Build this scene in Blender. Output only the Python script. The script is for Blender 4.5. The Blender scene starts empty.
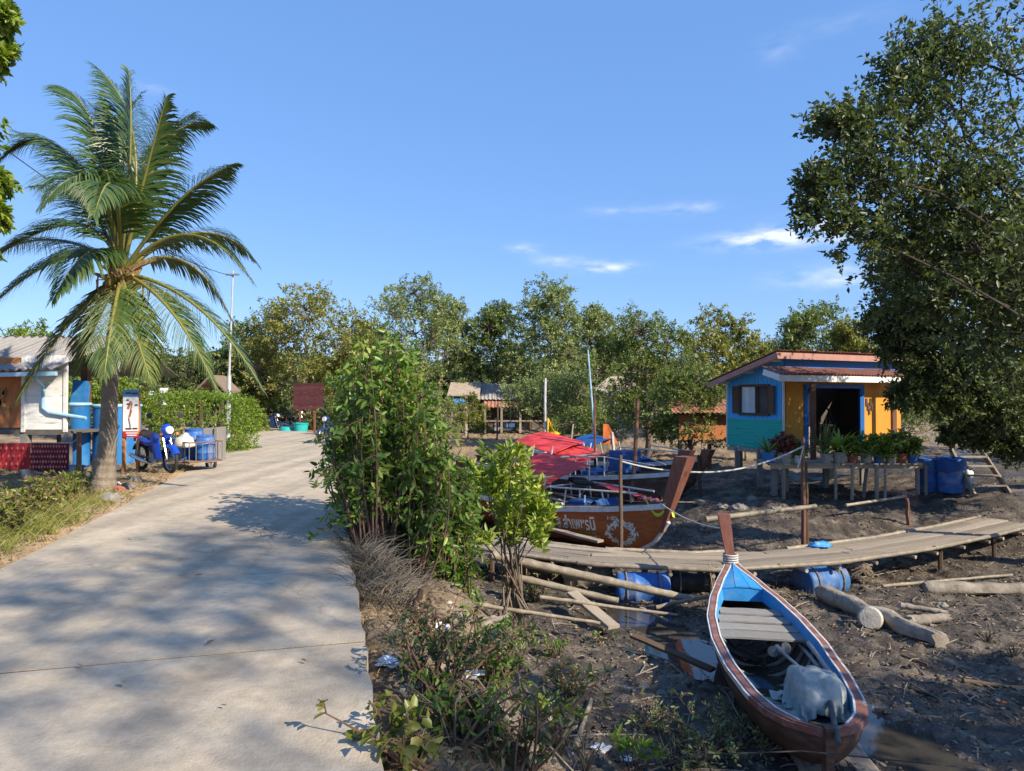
import bpy, math, random
import numpy as np
from mathutils import Vector, Matrix, Euler, noise as mnoise

# ------------------------------------------------------------------ camera, sky, sun, exposure
sc = bpy.context.scene
FPX, HY = 700.0, 397.0                      # focal length in pixels, horizon row
cam_d = bpy.data.cameras.new('camera')
cam_d.sensor_width = 36.0
cam_d.lens = FPX / 1024 * 36.0
cam_d.clip_start = 0.05
cam_d.clip_end = 3000
cam = bpy.data.objects.new('camera', cam_d)
sc.collection.objects.link(cam)
cam.location = (0, 0, 1.6)
cam.rotation_euler = (math.radians(90) + math.atan((HY - 385.5) / FPX), 0, 0)
sc.camera = cam

SUN_EL = math.radians(35)
SUN_AZ = math.atan2(0.80, -0.60)            # clockwise from +Y: right of and a little behind the camera
to_sun = Vector((math.sin(SUN_AZ) * math.cos(SUN_EL), math.cos(SUN_AZ) * math.cos(SUN_EL), math.sin(SUN_EL)))
sun_d = bpy.data.lights.new('sun', 'SUN')
sun_d.energy = 4.6
sun_d.angle = math.radians(0.53)
sun_d.color = (1.0, 0.88, 0.69)
sun = bpy.data.objects.new('sun', sun_d)
sun.rotation_euler = to_sun.to_track_quat('Z', 'Y').to_euler()
sc.collection.objects.link(sun)

world = bpy.data.worlds.new('World')
sc.world = world
world.use_nodes = True
wn, wl = world.node_tree.nodes, world.node_tree.links
wn.clear()
w_out = wn.new('ShaderNodeOutputWorld')
w_bg = wn.new('ShaderNodeBackground')
w_bg.inputs['Strength'].default_value = 0.117
w_sky = wn.new('ShaderNodeTexSky')
w_sky.sky_type = 'NISHITA'
w_sky.sun_disc = False
w_sky.sun_elevation = SUN_EL
w_sky.sun_rotation = SUN_AZ
w_sky.altitude = 0
w_sky.air_density = 1.0
w_sky.dust_density = 0.2
w_sky.ozone_density = 3.5
w_tc = wn.new('ShaderNodeTexCoord')
w_sep = wn.new('ShaderNodeSeparateXYZ')
wl.new(w_tc.outputs['Generated'], w_sep.inputs[0])


def wmath(op, a, b=None, c=None):
    n = wn.new('ShaderNodeMath')
    n.operation = op
    for i, v in enumerate((a, b, c)):
        if v is None:
            continue
        if isinstance(v, (int, float)):
            n.inputs[i].default_value = v
        else:
            wl.new(v, n.inputs[i])
    return n.outputs[0]


w_az = wmath('ARCTAN2', w_sep.outputs[0], w_sep.outputs[1])
w_el = wmath('ARCSINE', w_sep.outputs[2])
w_no = wn.new('ShaderNodeTexNoise')
w_no.inputs['Scale'].default_value = 26.0
w_no.inputs['Detail'].default_value = 6.0
w_map = wn.new('ShaderNodeMapping')
w_map.inputs['Scale'].default_value = (1, 1, 3.2)
wl.new(w_tc.outputs['Generated'], w_map.inputs[0])
wl.new(w_map.outputs[0], w_no.inputs['Vector'])
mask = None
for cpx, cpy, hw, hh, st in ((607, 267, 30, 6, 1.0), (560, 260, 26, 6, .5), (525, 248, 20, 6, .4), (775, 238, 62, 9, 1.0),
                             (830, 228, 60, 12, .8), (690, 208, 30, 7, .35), (780, 48, 24, 12, .12), (620, 210, 40, 7, .18),
                             (855, 275, 70, 12, .5), (150, 85, 20, 6, .2), (840, 20, 50, 10, .08)):
    az, el = math.atan((cpx - 512) / FPX), math.atan((HY - cpy) / math.hypot(FPX, cpx - 512))
    u = wmath('MULTIPLY', wmath('SUBTRACT', w_az, az), FPX / hw)
    v = wmath('MULTIPLY', wmath('SUBTRACT', w_el, el), FPX / hh)
    r2 = wmath('ADD', wmath('MULTIPLY', u, u), wmath('MULTIPLY', v, v))
    g = wmath('MULTIPLY', wmath('EXPONENT', wmath('MULTIPLY', r2, -1.6)), st)
    mask = g if mask is None else wmath('ADD', mask, g)
cl = wmath('MULTIPLY', mask, wmath('MAXIMUM', wmath('MULTIPLY', wmath('SUBTRACT', w_no.outputs['Fac'], 0.36), 3.2), 0.0))
cl = wmath('MINIMUM', cl, 0.7)
w_mix = wn.new('ShaderNodeMixRGB')
w_mix.inputs[2].default_value = (5.6, 5.7, 6.0, 1)
wl.new(cl, w_mix.inputs[0])
w_even = wn.new('ShaderNodeMixRGB')                    # clear tropical air: an even blue over the physical sky
w_even.inputs[0].default_value = 0.62
w_even.inputs[2].default_value = (.78, 1.85, 4.35, 1)
wl.new(w_sky.outputs[0], w_even.inputs[1])
wl.new(w_even.outputs[0], w_mix.inputs[1])
wl.new(w_mix.outputs[0], w_bg.inputs['Color'])
wl.new(w_bg.outputs[0], w_out.inputs['Surface'])

sc.view_settings.view_transform = 'Standard'
sc.view_settings.look = 'None'
sc.view_settings.exposure = 0.9
sc.view_settings.gamma = 1.0
sc.view_settings.use_curve_mapping = False
sc.render.engine = 'CYCLES'
sc.cycles.use_denoising = True
sc.cycles.max_bounces = 6
sc.cycles.diffuse_bounces = 3
sc.cycles.transmission_bounces = 4
sc.cycles.transparent_max_bounces = 8

R = random.Random(7)
COL = sc.collection


def pix(px, py, y):
    """Photo pixel at depth y (metres in front of the camera) -> point."""
    return Vector(((px - 512) / FPX * y, y, 1.6 - (py - HY) / FPX * y))


# ------------------------------------------------------------------ numpy noise, terrain height
_perm = np.random.RandomState(3).permutation(512)


def _grad(ix, iy):
    h = _perm[(_perm[ix & 511] + iy) & 511]
    a = h * (2 * np.pi / 512)
    return np.cos(a), np.sin(a)


def pnoise(x, y):
    x, y = np.asarray(x, float), np.asarray(y, float)
    x0, y0 = np.floor(x).astype(int), np.floor(y).astype(int)
    fx, fy = x - x0, y - y0
    u, v = fx * fx * fx * (fx * (fx * 6 - 15) + 10), fy * fy * fy * (fy * (fy * 6 - 15) + 10)
    out = 0
    for i in (0, 1):
        for j in (0, 1):
            gx, gy = _grad(x0 + i, y0 + j)
            w = (u if i else 1 - u) * (v if j else 1 - v)
            out = out + w * (gx * (fx - i) + gy * (fy - j))
    return out * 1.4


def fbm(x, y, o=4, g=0.5):
    s, a, f = 0, 1.0, 1.0
    for k in range(o):
        s = s + a * pnoise(x * f + 17.3 * k, y * f - 9.1 * k)
        a *= g
        f *= 2.03
    return s


def ss(a, b, x):
    t = np.clip((np.asarray(x, float) - a) / (b - a), 0, 1)
    return t * t * (3 - 2 * t)


def road_right(y):
    y = np.asarray(y, float)
    return 0.24 - 0.263 * y - 0.03 * np.maximum(y - 26, 0) ** 2


def seg_dist(x, y, pts):
    d = np.full(np.shape(x), 1e9)
    for (ax, ay), (bx, by) in zip(pts[:-1], pts[1:]):
        vx, vy = bx - ax, by - ay
        t = np.clip(((x - ax) * vx + (y - ay) * vy) / (vx * vx + vy * vy), 0, 1)
        d = np.minimum(d, np.hypot(x - ax - t * vx, y - ay - t * vy))
    return d


CHANNEL = [(1.9, 10.9), (2.3, 9.6), (2.9, 8.2), (3.75, 7.0), (3.95, 6.0), (4.1, 4.5)]
RW = 3.28                                                     # road width measured along X


def ground(x, y, fine=True):
    x, y = np.asarray(x, float), np.asarray(y, float)
    d = (x - road_right(y)) * 0.967
    dl = -(x - road_right(y) + RW) * 0.967
    zb = (-1.74 + 0.74 * ss(13.6, 18.6, y) * ss(2.5, 6.5, x) + 0.5 * ss(17, 25, y) * ss(3.5, 0, x)
          + 0.75 * ss(22, 40, y) + 0.55 * ss(9.5, 13.5, x) + 0.9 * ss(24, 36, y) * ss(-3, -8, x))
    zb = np.minimum(zb, -0.12)
    zb = zb - 0.16 * np.exp(-(seg_dist(x, y, CHANNEL) / 0.42) ** 2)
    wob = fbm(x * 0.9, y * 0.9, 2) * 0.35
    t = ss(0.0, 2.5, d + wob * ss(0.1, 0.8, d))
    right = -0.13 + 0.16 * fbm(x * 1.1 + 3, y * 1.1, 3) * ss(.9, .1, d) + (zb + 0.13) * t
    left = 0.004 - 0.16 * ss(0.3, 3.0, dl) + 0.25 * ss(3, 9, dl)
    z = np.where(d > 0, right, np.where(dl > 0, left, -0.24 + 0.24 * ss(-0.14, 0.02, dl) - 0.0 * d))
    if fine:
        off = np.maximum(np.maximum(d, dl) - 0.02, 0)
        k = np.clip(off / 0.25, 0, 1)
        mud = ss(0.4, 2.0, d)
        z = z + k * (fbm(x * 1.3, y * 1.3, 3) * 0.05 * (0.5 + mud * 0.5)
                     + fbm(x * 4.2, y * 4.2, 3) * (0.020 + 0.026 * mud)
                     + np.abs(fbm(x * 9.0 + 5, y * 9.0, 3)) * 0.045 * mud
                     - 0.018 * mud)
        z = z + np.where(dl > -0.16, fbm(x * 2.1, y * 2.1, 4) * 0.035 * ss(-0.2, 0.05, dl), 0)
    return z


def gz(x, y):
    return float(ground(np.array([x]), np.array([y]))[0])


# ------------------------------------------------------------------ materials
def lin(h):
    h = h.lstrip('#')
    return tuple(((int(h[i:i + 2], 16) / 255) / 12.92 if int(h[i:i + 2], 16) / 255 < .04045 else ((int(h[i:i + 2], 16) / 255 + .055) / 1.055) ** 2.4) for i in (0, 2, 4)) + (1,)


def col(c):
    if isinstance(c, str):
        return lin(c)
    return tuple(c)[:3] + (1,)


def mat(name, c1, c2=None, scale=6.0, rough=0.7, bump=0.15, bscale=None, metal=0.0, spec=0.35, stretch=(1, 1, 1), rnd=0.0,
        dirt=None, dirt_amt=0.5, dirt_scale=2.5, coat=0.0, detail=5, rough2=None, island=0.0):
    m = bpy.data.materials.new(name)
    m.use_nodes = True
    N, L = m.node_tree.nodes, m.node_tree.links
    b = N['Principled BSDF']
    tc = N.new('ShaderNodeTexCoord')
    mp = N.new('ShaderNodeMapping')
    mp.inputs['Scale'].default_value = stretch
    L.new(tc.outputs['Object'], mp.inputs[0])
    vec = mp.outputs[0]
    if rnd:
        oi = N.new('ShaderNodeObjectInfo')
        va = N.new('ShaderNodeVectorMath')
        va.operation = 'MULTIPLY_ADD'
        va.inputs[1].default_value = (31, 17, 23)
        L.new(oi.outputs['Random'], va.inputs[0])
        L.new(vec, va.inputs[2])
        vec = va.outputs[0]
    n1 = N.new('ShaderNodeTexNoise')
    n1.inputs['Scale'].default_value = scale
    n1.inputs['Detail'].default_value = detail
    n1.inputs['Roughness'].default_value = 0.62
    L.new(vec, n1.inputs['Vector'])
    c2 = c2 or tuple(v * 0.7 for v in col(c1)[:3])
    cr = N.new('ShaderNodeValToRGB')
    cr.color_ramp.elements[0].position = 0.33
    cr.color_ramp.elements[1].position = 0.67
    cr.color_ramp.elements[0].color = col(c2)
    cr.color_ramp.elements[1].color = col(c1)
    L.new(n1.outputs['Fac'], cr.inputs[0])
    cur = cr.outputs[0]
    if rnd:
        hs = N.new('ShaderNodeHueSaturation')
        mr = N.new('ShaderNodeMapRange')
        mr.inputs['To Min'].default_value = 1 - rnd
        mr.inputs['To Max'].default_value = 1 + rnd
        L.new(oi.outputs['Random'], mr.inputs[0])
        L.new(mr.outputs[0], hs.inputs['Value'])
        L.new(cur, hs.inputs['Color'])
        cur = hs.outputs[0]
    if dirt:
        n2 = N.new('ShaderNodeTexNoise')
        n2.inputs['Scale'].default_value = dirt_scale
        n2.inputs['Detail'].default_value = 8
        n2.inputs['Roughness'].default_value = 0.7
        L.new(vec, n2.inputs['Vector'])
        r2 = N.new('ShaderNodeMapRange')
        r2.inputs['From Min'].default_value = 0.48
        r2.inputs['From Max'].default_value = 0.68
        r2.inputs['To Max'].default_value = dirt_amt
        L.new(n2.outputs['Fac'], r2.inputs[0])
        mx = N.new('ShaderNodeMixRGB')
        mx.inputs[2].default_value = col(dirt)
        L.new(r2.outputs[0], mx.inputs[0])
        L.new(cur, mx.inputs[1])
        cur = mx.outputs[0]
    L.new(cur, b.inputs['Base Color'])
    b.inputs['Roughness'].default_value = rough
    if rough2 is not None:
        rr = N.new('ShaderNodeMapRange')
        rr.inputs['To Min'].default_value = rough
        rr.inputs['To Max'].default_value = rough2
        L.new(n1.outputs['Fac'], rr.inputs[0])
        L.new(rr.outputs[0], b.inputs['Roughness'])
    b.inputs['Metallic'].default_value = metal
    b.inputs['Specular IOR Level'].default_value = spec
    b.inputs['Coat Weight'].default_value = coat
    if bump:
        n3 = N.new('ShaderNodeTexNoise')
        n3.inputs['Scale'].default_value = bscale or scale * 4
        n3.inputs['Detail'].default_value = 4
        L.new(vec, n3.inputs['Vector'])
        bp = N.new('ShaderNodeBump')
        bp.inputs['Strength'].default_value = bump
        bp.inputs['Distance'].default_value = 0.02
        L.new(n3.outputs['Fac'], bp.inputs['Height'])
        L.new(bp.outputs[0], b.inputs['Normal'])
    return m


def leafmat(name, dark, mid, light, trans=0.3, rough=0.42, spec=0.5):
    """Leaf colour runs over the per-leaf attribute 'var' (leaf age)."""
    m = bpy.data.materials.new(name)
    m.use_nodes = True
    N, L = m.node_tree.nodes, m.node_tree.links
    b = N['Principled BSDF']
    at = N.new('ShaderNodeAttribute')
    at.attribute_name = 'var'
    cr = N.new('ShaderNodeValToRGB')
    e = cr.color_ramp.elements
    e[0].position, e[0].color = 0.0, col(dark)
    e[1].position, e[1].color = 1.0, col(light)
    k = e.new(0.55)
    k.color = col(mid)
    L.new(at.outputs['Fac'], cr.inputs[0])
    L.new(cr.outputs[0], b.inputs['Base Color'])
    b.inputs['Roughness'].default_value = rough
    b.inputs['Specular IOR Level'].default_value = spec
    tr = N.new('ShaderNodeBsdfTranslucent')
    br = N.new('ShaderNodeMixRGB')
    br.blend_type = 'MULTIPLY'
    br.inputs[0].default_value = 1
    br.inputs[2].default_value = (1.5, 1.6, 0.6, 1)
    L.new(cr.outputs[0], br.inputs[1])
    L.new(br.outputs[0], tr.inputs['Color'])
    mx = N.new('ShaderNodeMixShader')
    mx.inputs[0].default_value = trans
    L.new(b.outputs[0], mx.inputs[1])
    L.new(tr.outputs[0], mx.inputs[2])
    L.new(mx.outputs[0], N['Material Output'].inputs['Surface'])
    return m


M = {}
M['concrete'] = mat('road_concrete', (.52, .44, .335), (.42, .355, .27), 1.1, .88, .35, 70, dirt=(.27, .225, .17), dirt_amt=.55, dirt_scale=.9, detail=9)

def road_wear(m):
    N, L = m.node_tree.nodes, m.node_tree.links
    b = N['Principled BSDF']
    src = b.inputs['Base Color'].links[0].from_socket
    tc = N.new('ShaderNodeTexCoord')
    wob = N.new('ShaderNodeTexNoise')
    wob.inputs['Scale'].default_value = 2.2
    wob.inputs['Detail'].default_value = 6
    L.new(tc.outputs['Object'], wob.inputs['Vector'])
    av = N.new('ShaderNodeVectorMath')
    av.operation = 'MULTIPLY_ADD'
    av.inputs[1].default_value = (.55, .55, 0)
    L.new(wob.outputs['Color'], av.inputs[0])
    L.new(tc.outputs['Object'], av.inputs[2])
    vo = N.new('ShaderNodeTexVoronoi')
    vo.feature = 'DISTANCE_TO_EDGE'
    vo.inputs['Scale'].default_value = .23
    L.new(av.outputs[0], vo.inputs['Vector'])
    mr = N.new('ShaderNodeMapRange')
    mr.inputs['From Min'].default_value = .0012
    mr.inputs['From Max'].default_value = .004
    mr.inputs['To Min'].default_value = .86
    mr.inputs['To Max'].default_value = 1.0
    L.new(vo.outputs['Distance'], mr.inputs[0])
    st = N.new('ShaderNodeTexNoise')
    st.inputs['Scale'].default_value = 7
    st.inputs['Detail'].default_value = 10
    st.inputs['Roughness'].default_value = .75
    L.new(tc.outputs['Object'], st.inputs['Vector'])
    sr = N.new('ShaderNodeMapRange')
    sr.inputs['From Min'].default_value = .35
    sr.inputs['From Max'].default_value = .65
    sr.inputs['To Min'].default_value = .78
    sr.inputs['To Max'].default_value = 1.1
    L.new(st.outputs['Fac'], sr.inputs[0])
    mp = N.new('ShaderNodeMapping')                     # streaks along the direction of travel: wheel tracks
    mp.inputs['Rotation'].default_value = (0, 0, -.257)
    mp.inputs['Scale'].default_value = (2.4, .06, 1)
    L.new(tc.outputs['Object'], mp.inputs[0])
    tr = N.new('ShaderNodeTexNoise')
    tr.inputs['Scale'].default_value = 1.0
    tr.inputs['Detail'].default_value = 4
    L.new(mp.outputs[0], tr.inputs['Vector'])
    tm = N.new('ShaderNodeMapRange')
    tm.inputs['From Min'].default_value = .35
    tm.inputs['From Max'].default_value = .65
    tm.inputs['To Min'].default_value = .78
    tm.inputs['To Max'].default_value = 1.06
    L.new(tr.outputs['Fac'], tm.inputs[0])
    cur = None
    for o_ in (mr.outputs[0], sr.outputs[0], tm.outputs[0]):
        if cur is None:
            cur = o_
        else:
            q = N.new('ShaderNodeMath')
            q.operation = 'MULTIPLY'
            L.new(cur, q.inputs[0])
            L.new(o_, q.inputs[1])
            cur = q.outputs[0]
    mx = N.new('ShaderNodeMixRGB')
    mx.blend_type = 'MULTIPLY'
    mx.inputs[0].default_value = 1
    L.new(src, mx.inputs[1])
    L.new(cur, mx.inputs[2])
    L.new(mx.outputs[0], b.inputs['Base Color'])


road_wear(M['concrete'])
M['wood_grey'] = mat('weathered_wood', (.37, .31, .245), (.21, .175, .135), 5, .85, .4, 30, stretch=(.35, 4, 4), rnd=.32, dirt=(.15, .125, .10), dirt_amt=.5)
M['wood_dark'] = mat('dark_wood', (.13, .085, .055), (.07, .045, .03), 5, .8, .4, 30, stretch=(.5, 4, 4), rnd=.2)
M['wood_brown'] = mat('brown_wood', (.20, .10, .06), (.12, .055, .035), 6, .6, .3, 30, stretch=(3, 3, .4), rnd=.1)
M['bamboo'] = mat('bamboo_pole', (.34, .285, .215), (.19, .16, .12), 9, .6, .2, 30, rnd=.25, dirt=(.14, .11, .08), dirt_amt=.7)
M['driftwood'] = mat('driftwood', (.33, .29, .24), (.17, .14, .11), 4, .9, .6, 22, rnd=.1, dirt=(.09, .08, .07), dirt_amt=.7)
M['bark'] = mat('bark', (.20, .155, .115), (.10, .075, .055), 7, .95, .7, 22, stretch=(1, 1, .35), dirt=(.26, .26, .22), dirt_amt=.5)
M['bark_red'] = mat('reddish_stem', (.17, .10, .07), (.10, .06, .045), 9, .9, .5, 30)
M['bark_dark'] = mat('dark_bark', (.085, .068, .052), (.045, .036, .028), 7, .95, .6, 22, stretch=(1, 1, .35))
M['palm_trunk'] = mat('palm_trunk', (.25, .205, .16), (.14, .115, .09), 6, .95, .6, 25, dirt=(.12, .09, .07), dirt_amt=.5)
M['husk'] = mat('palm_husk', (.33, .22, .11), (.20, .13, .06), 8, .95, .5, 30)
M['blue_barrel'] = mat('blue_plastic', (.03, .14, .44), (.02, .095, .34), 3, .5, .1, dirt=(.28, .25, .21), dirt_amt=.75, dirt_scale=4.5)
M['blue_dirty'] = mat('muddy_blue_plastic', (.035, .13, .33), (.03, .10, .25), 3, .55, .1, dirt=(.26, .23, .19), dirt_amt=.8, dirt_scale=3.2)
M['blue_bright'] = mat('bright_blue_paint', (.02, .27, .70), (.02, .23, .62), 4, .55, .15, dirt=(.25, .30, .36), dirt_amt=.35)
M['hull_orange'] = mat('varnished_hull', (.44, .125, .04), (.30, .08, .027), 3.5, .38, .18, 14, stretch=(1, 1, 5), dirt=(.20, .065, .03), dirt_amt=.6, coat=.12)
M['hull_brown'] = mat('brown_hull', (.115, .062, .042), (.065, .036, .026), 5, .7, .3, 20, stretch=(1, 1, 3), dirt=(.17, .15, .13), dirt_amt=.5)
M['stem_brown'] = mat('stem_wood', (.21, .078, .052), (.13, .048, .034), 7, .62, .35, 30, stretch=(3, 3, .6), dirt=(.23, .16, .13), dirt_amt=.4)
M['boat_white'] = mat('chalky_white_paint', (.62, .63, .63), (.50, .51, .52), 8, .6, .15, dirt=(.30, .23, .20), dirt_amt=.65, dirt_scale=5)
M['boat_blue'] = mat('faded_blue_paint', (.035, .27, .60), (.03, .21, .50), 5, .55, .2, dirt=(.22, .26, .30), dirt_amt=.5, dirt_scale=4)
M['boat_rim'] = mat('red_brown_rim', (.24, .095, .07), (.16, .07, .055), 8, .6, .2, dirt=(.38, .33, .30), dirt_amt=.45, dirt_scale=6)
M['bilge'] = mat('bilge_wood', (.10, .09, .08), (.05, .045, .04), 5, .6, .4, 20, stretch=(4, .5, 4))
M['thwart'] = mat('grey_thwart', (.30, .285, .265), (.19, .18, .17), 6, .8, .35, 30, stretch=(.5, 5, 5), rnd=.15)
M['tarp_grey'] = mat('grey_tarpaulin', (.36, .39, .375), (.26, .285, .275), 5, .6, .35, 26, dirt=(.20, .19, .17), dirt_amt=.6, dirt_scale=4)
M['red_canvas'] = mat('red_canvas', (.64, .05, .055), (.52, .036, .042), 5, .75, .2, 40, dirt=(.33, .09, .08), dirt_amt=.4)
M['blue_tarp'] = mat('blue_tarp', (.014, .085, .29), (.012, .06, .21), 5, .6, .25, 20)
M['pipe_white'] = mat('painted_pipe', (.56, .57, .57), (.42, .43, .43), 9, .5, .1, dirt=(.28, .17, .11), dirt_amt=.5)
M['metal_grey'] = mat('galvanised_steel', (.33, .34, .35), (.24, .25, .26), 9, .45, .1, metal=.6, dirt=(.22, .13, .08), dirt_amt=.4)
M['dull_metal'] = mat('dull_metal', (.085, .09, .095), (.055, .06, .065), 9, .6, .1, metal=.2)
M['rope_dark'] = mat('dark_rope', (.05, .045, .04), (.03, .027, .024), 30, .9, .2)
M['rust'] = mat('rusty_steel', (.24, .11, .065), (.14, .07, .045), 9, .8, .3)
M['rubber'] = mat('black_rubber', (.022, .022, .023), (.03, .03, .03), 12, .75, .15)
M['black'] = mat('black_plastic', (.02, .02, .022), (.03, .03, .032), 9, .45, .05)
M['chrome'] = mat('chrome', (.6, .6, .6), (.5, .5, .5), 9, .22, 0, metal=1)
M['bike_blue'] = mat('bike_blue', (.01, .065, .46), (.01, .05, .38), 6, .25, 0, coat=.5)
M['bike_dark'] = mat('bike_dark_blue', (.012, .03, .10), (.01, .025, .08), 6, .3, 0, coat=.4)
M['headlamp'] = mat('headlamp_glass', (.75, .77, .78), (.6, .62, .63), 6, .12, 0)
M['lamp_red'] = mat('red_lens', (.45, .02, .02), (.4, .02, .02), 6, .2, 0)
M['house_blue'] = mat('house_blue_paint', (.055, .43, .90), (.045, .37, .82), 3, .65, .15, dirt=(.16, .34, .52), dirt_amt=.6, stretch=(3, 3, .5))
M['house_blue_dark'] = mat('house_deep_blue', (.015, .15, .50), (.014, .12, .42), 3, .6, .1)
M['house_teal'] = mat('house_teal_paint', (.008, .42, .34), (.008, .35, .29), 3, .65, .15, dirt=(.07, .25, .22), dirt_amt=.6, dirt_scale=4)
M['house_orange'] = mat('house_orange_paint', (.62, .265, .024), (.52, .22, .022), 2, .75, .1, dirt=(.36, .18, .05), dirt_amt=.5)
M['trim_white'] = mat('white_trim', (.72, .71, .68), (.62, .61, .58), 4, .6, .1, dirt=(.44, .38, .32), dirt_amt=.4)
M['trim_pink'] = mat('pinkish_trim', (.40, .21, .17), (.33, .17, .14), 4, .65, .15)
M['roof_tile'] = mat('brown_roof_sheet', (.24, .095, .07), (.17, .07, .055), 3, .75, .2, dirt=(.14, .11, .09), dirt_amt=.5)
M['roof_grey'] = mat('grey_roof_sheet', (.33, .31, .29), (.24, .225, .21), 2.5, .85, .3, dirt=(.16, .145, .13), dirt_amt=.6, rnd=.12)
M['roof_tan'] = mat('tan_roof', (.40, .33, .26), (.30, .245, .19), 3, .85, .3, dirt=(.22, .18, .14), dirt_amt=.5)
M['roof_rust'] = mat('rusty_awning', (.30, .10, .065), (.40, .19, .13), 4, .75, .3, dirt=(.45, .33, .26), dirt_amt=.5, rnd=.15)
M['thatch'] = mat('thatch', (.26, .20, .14), (.15, .11, .08), 9, .95, .8, 40, stretch=(1, 5, 1))
M['plank_white'] = mat('white_planks', (.74, .74, .72), (.64, .64, .62), 3, .65, .15, dirt=(.50, .46, .40), dirt_amt=.4, rnd=.05)
M['plank_rust'] = mat('orange_brown_board', (.42, .16, .055), (.33, .12, .042), 4, .7, .2, rnd=.08)
M['plank_old'] = mat('old_dark_boards', (.14, .115, .095), (.08, .066, .055), 4, .9, .4, rnd=.25)
M['grey_wall'] = mat('grey_render', (.30, .29, .28), (.22, .215, .21), 3, .9, .2)
M['concrete_post'] = mat('concrete_post', (.26, .245, .225), (.18, .17, .155), 5, .9, .3, dirt=(.16, .14, .12), dirt_amt=.6)
M['glass'] = mat('window_glass', (.42, .52, .60), (.36, .46, .55), 2, .06, 0, spec=.8)
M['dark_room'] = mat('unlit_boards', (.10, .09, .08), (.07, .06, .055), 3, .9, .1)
M['aqua'] = mat('aqua_tank', (.02, .17, .45), (.02, .14, .38), 2, .45, .05, dirt=(.20, .34, .48), dirt_amt=.35)
M['aqua_light'] = mat('light_blue_gutter', (.32, .52, .64), (.26, .45, .58), 4, .5, .05)
M['turquoise'] = mat('turquoise_plastic', (.02, .42, .42), (.02, .36, .36), 4, .4, .05)
M['cloth_red'] = mat('red_cloth', (.33, .022, .032), (.27, .018, .028), 8, .9, .2, 60)
M['cloth_maroon'] = mat('maroon_cloth', (.16, .016, .05), (.12, .012, .04), 8, .9, .2, 60)
M['cloth_gold'] = mat('ochre_thread', (.42, .20, .12), (.34, .15, .10), 9, .9, .1)
M['sign_white'] = mat('sign_white', (.80, .80, .79), (.76, .76, .75), 3, .5, 0)
M['sign_red'] = mat('sign_red', (.52, .035, .03), (.48, .03, .03), 3, .5, 0)
M['sign_blue'] = mat('sign_blue', (.12, .30, .46), (.10, .26, .42), 3, .5, 0)
M['sign_ink'] = mat('sign_ink', (.05, .055, .07), (.04, .045, .06), 3, .6, 0)
M['sign_skin'] = mat('sign_brown_figure', (.40, .17, .10), (.33, .13, .08), 3, .6, 0)
M['post_orange'] = mat('orange_wood_post', (.50, .24, .09), (.40, .18, .065), 7, .75, .25, stretch=(3, 3, .5))
M['maroon_board'] = mat('maroon_board', (.085, .022, .026), (.06, .016, .02), 5, .7, .2, rnd=.25)
M['rope'] = mat('pale_rope', (.50, .50, .47), (.40, .40, .38), 30, .85, .3)
M['rope_brown'] = mat('brown_rope', (.26, .20, .14), (.18, .14, .10), 30, .9, .3)
M['yellow'] = mat('yellow_cloth', (.75, .48, .02), (.65, .40, .02), 6, .8, .1)
M['lime'] = mat('lime_ribbon', (.52, .55, .05), (.42, .47, .05), 8, .7, .1)
M['pink'] = mat('pink_flowers', (.62, .10, .12), (.70, .32, .30), 18, .8, .2)
M['bag_white'] = mat('white_plastic_bag', (.68, .70, .72), (.52, .54, .57), 7, .5, .3, 18)
M['sack'] = mat('pale_sack', (.58, .56, .50), (.46, .44, .40), 7, .8, .3, 40)
M['pot_grey'] = mat('cement_pot', (.34, .33, .31), (.25, .24, .23), 7, .85, .2)
M['pot_brown'] = mat('terracotta_pot', (.26, .11, .07), (.19, .08, .05), 7, .8, .2)
M['orange_cloth'] = mat('orange_net', (.60, .16, .04), (.48, .12, .03), 8, .8, .2)
M['rock'] = mat('grey_rock', (.26, .24, .215), (.15, .14, .125), 6, .9, .5, 20)
M['tile_red'] = mat('red_rubble', (.36, .13, .09), (.24, .09, .065), 6, .9, .3)
M['buoy'] = mat('foam_buoy', (.42, .39, .34), (.30, .275, .24), 9, .9, .4)
M['hill'] = mat('wooded_hill', (.055, .095, .045), (.03, .058, .028), .06, .95, .3, .5)
M['coconut'] = mat('coconut', (.30, .26, .06), (.22, .17, .045), 7, .6, .1)
M['lamp_grey'] = mat('lamp_pole_paint', (.42, .44, .46), (.35, .37, .39), 4, .5, .05)
M['joint_dirt'] = mat('joint_dirt', (.075, .062, .05), (.045, .037, .03), 20, .95, .3)
M['lettering'] = mat('pale_lettering', (.72, .72, .66), (.62, .62, .56), 9, .6, 0)
M['lettering_green'] = mat('green_lettering', (.20, .36, .10), (.16, .30, .08), 9, .6, 0)
# leaves
M['leaf_mid'] = leafmat('leaf_mangrove', (0.0705, 0.1087, 0.0306), (0.1409, 0.1914, 0.0497), (0.3289, 0.3263, 0.0862))
M['leaf_dark'] = leafmat('leaf_dark', (0.042, 0.062, 0.024), (0.08, 0.108, 0.04), (0.165, 0.18, 0.068), rough=0.48, spec=0.45)
M['leaf_olive'] = leafmat('leaf_olive', (0.1115, 0.1281, 0.0304), (0.2128, 0.2232, 0.054), (0.405, 0.3493, 0.0929))
M['leaf_grey'] = leafmat('leaf_greygreen', (0.1065, 0.1451, 0.0585), (0.2155, 0.2621, 0.1014), (0.431, 0.4446, 0.1755))
M['leaf_yellow'] = leafmat('leaf_yellowgreen', (0.09, 0.12, 0.0168), (0.18, 0.204, 0.03), (0.36, 0.324, 0.06))
M['leaf_bright'] = leafmat('leaf_bright', (0.085, 0.135, 0.016), (0.19, 0.27, 0.032), (0.38, 0.43, 0.07))
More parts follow.
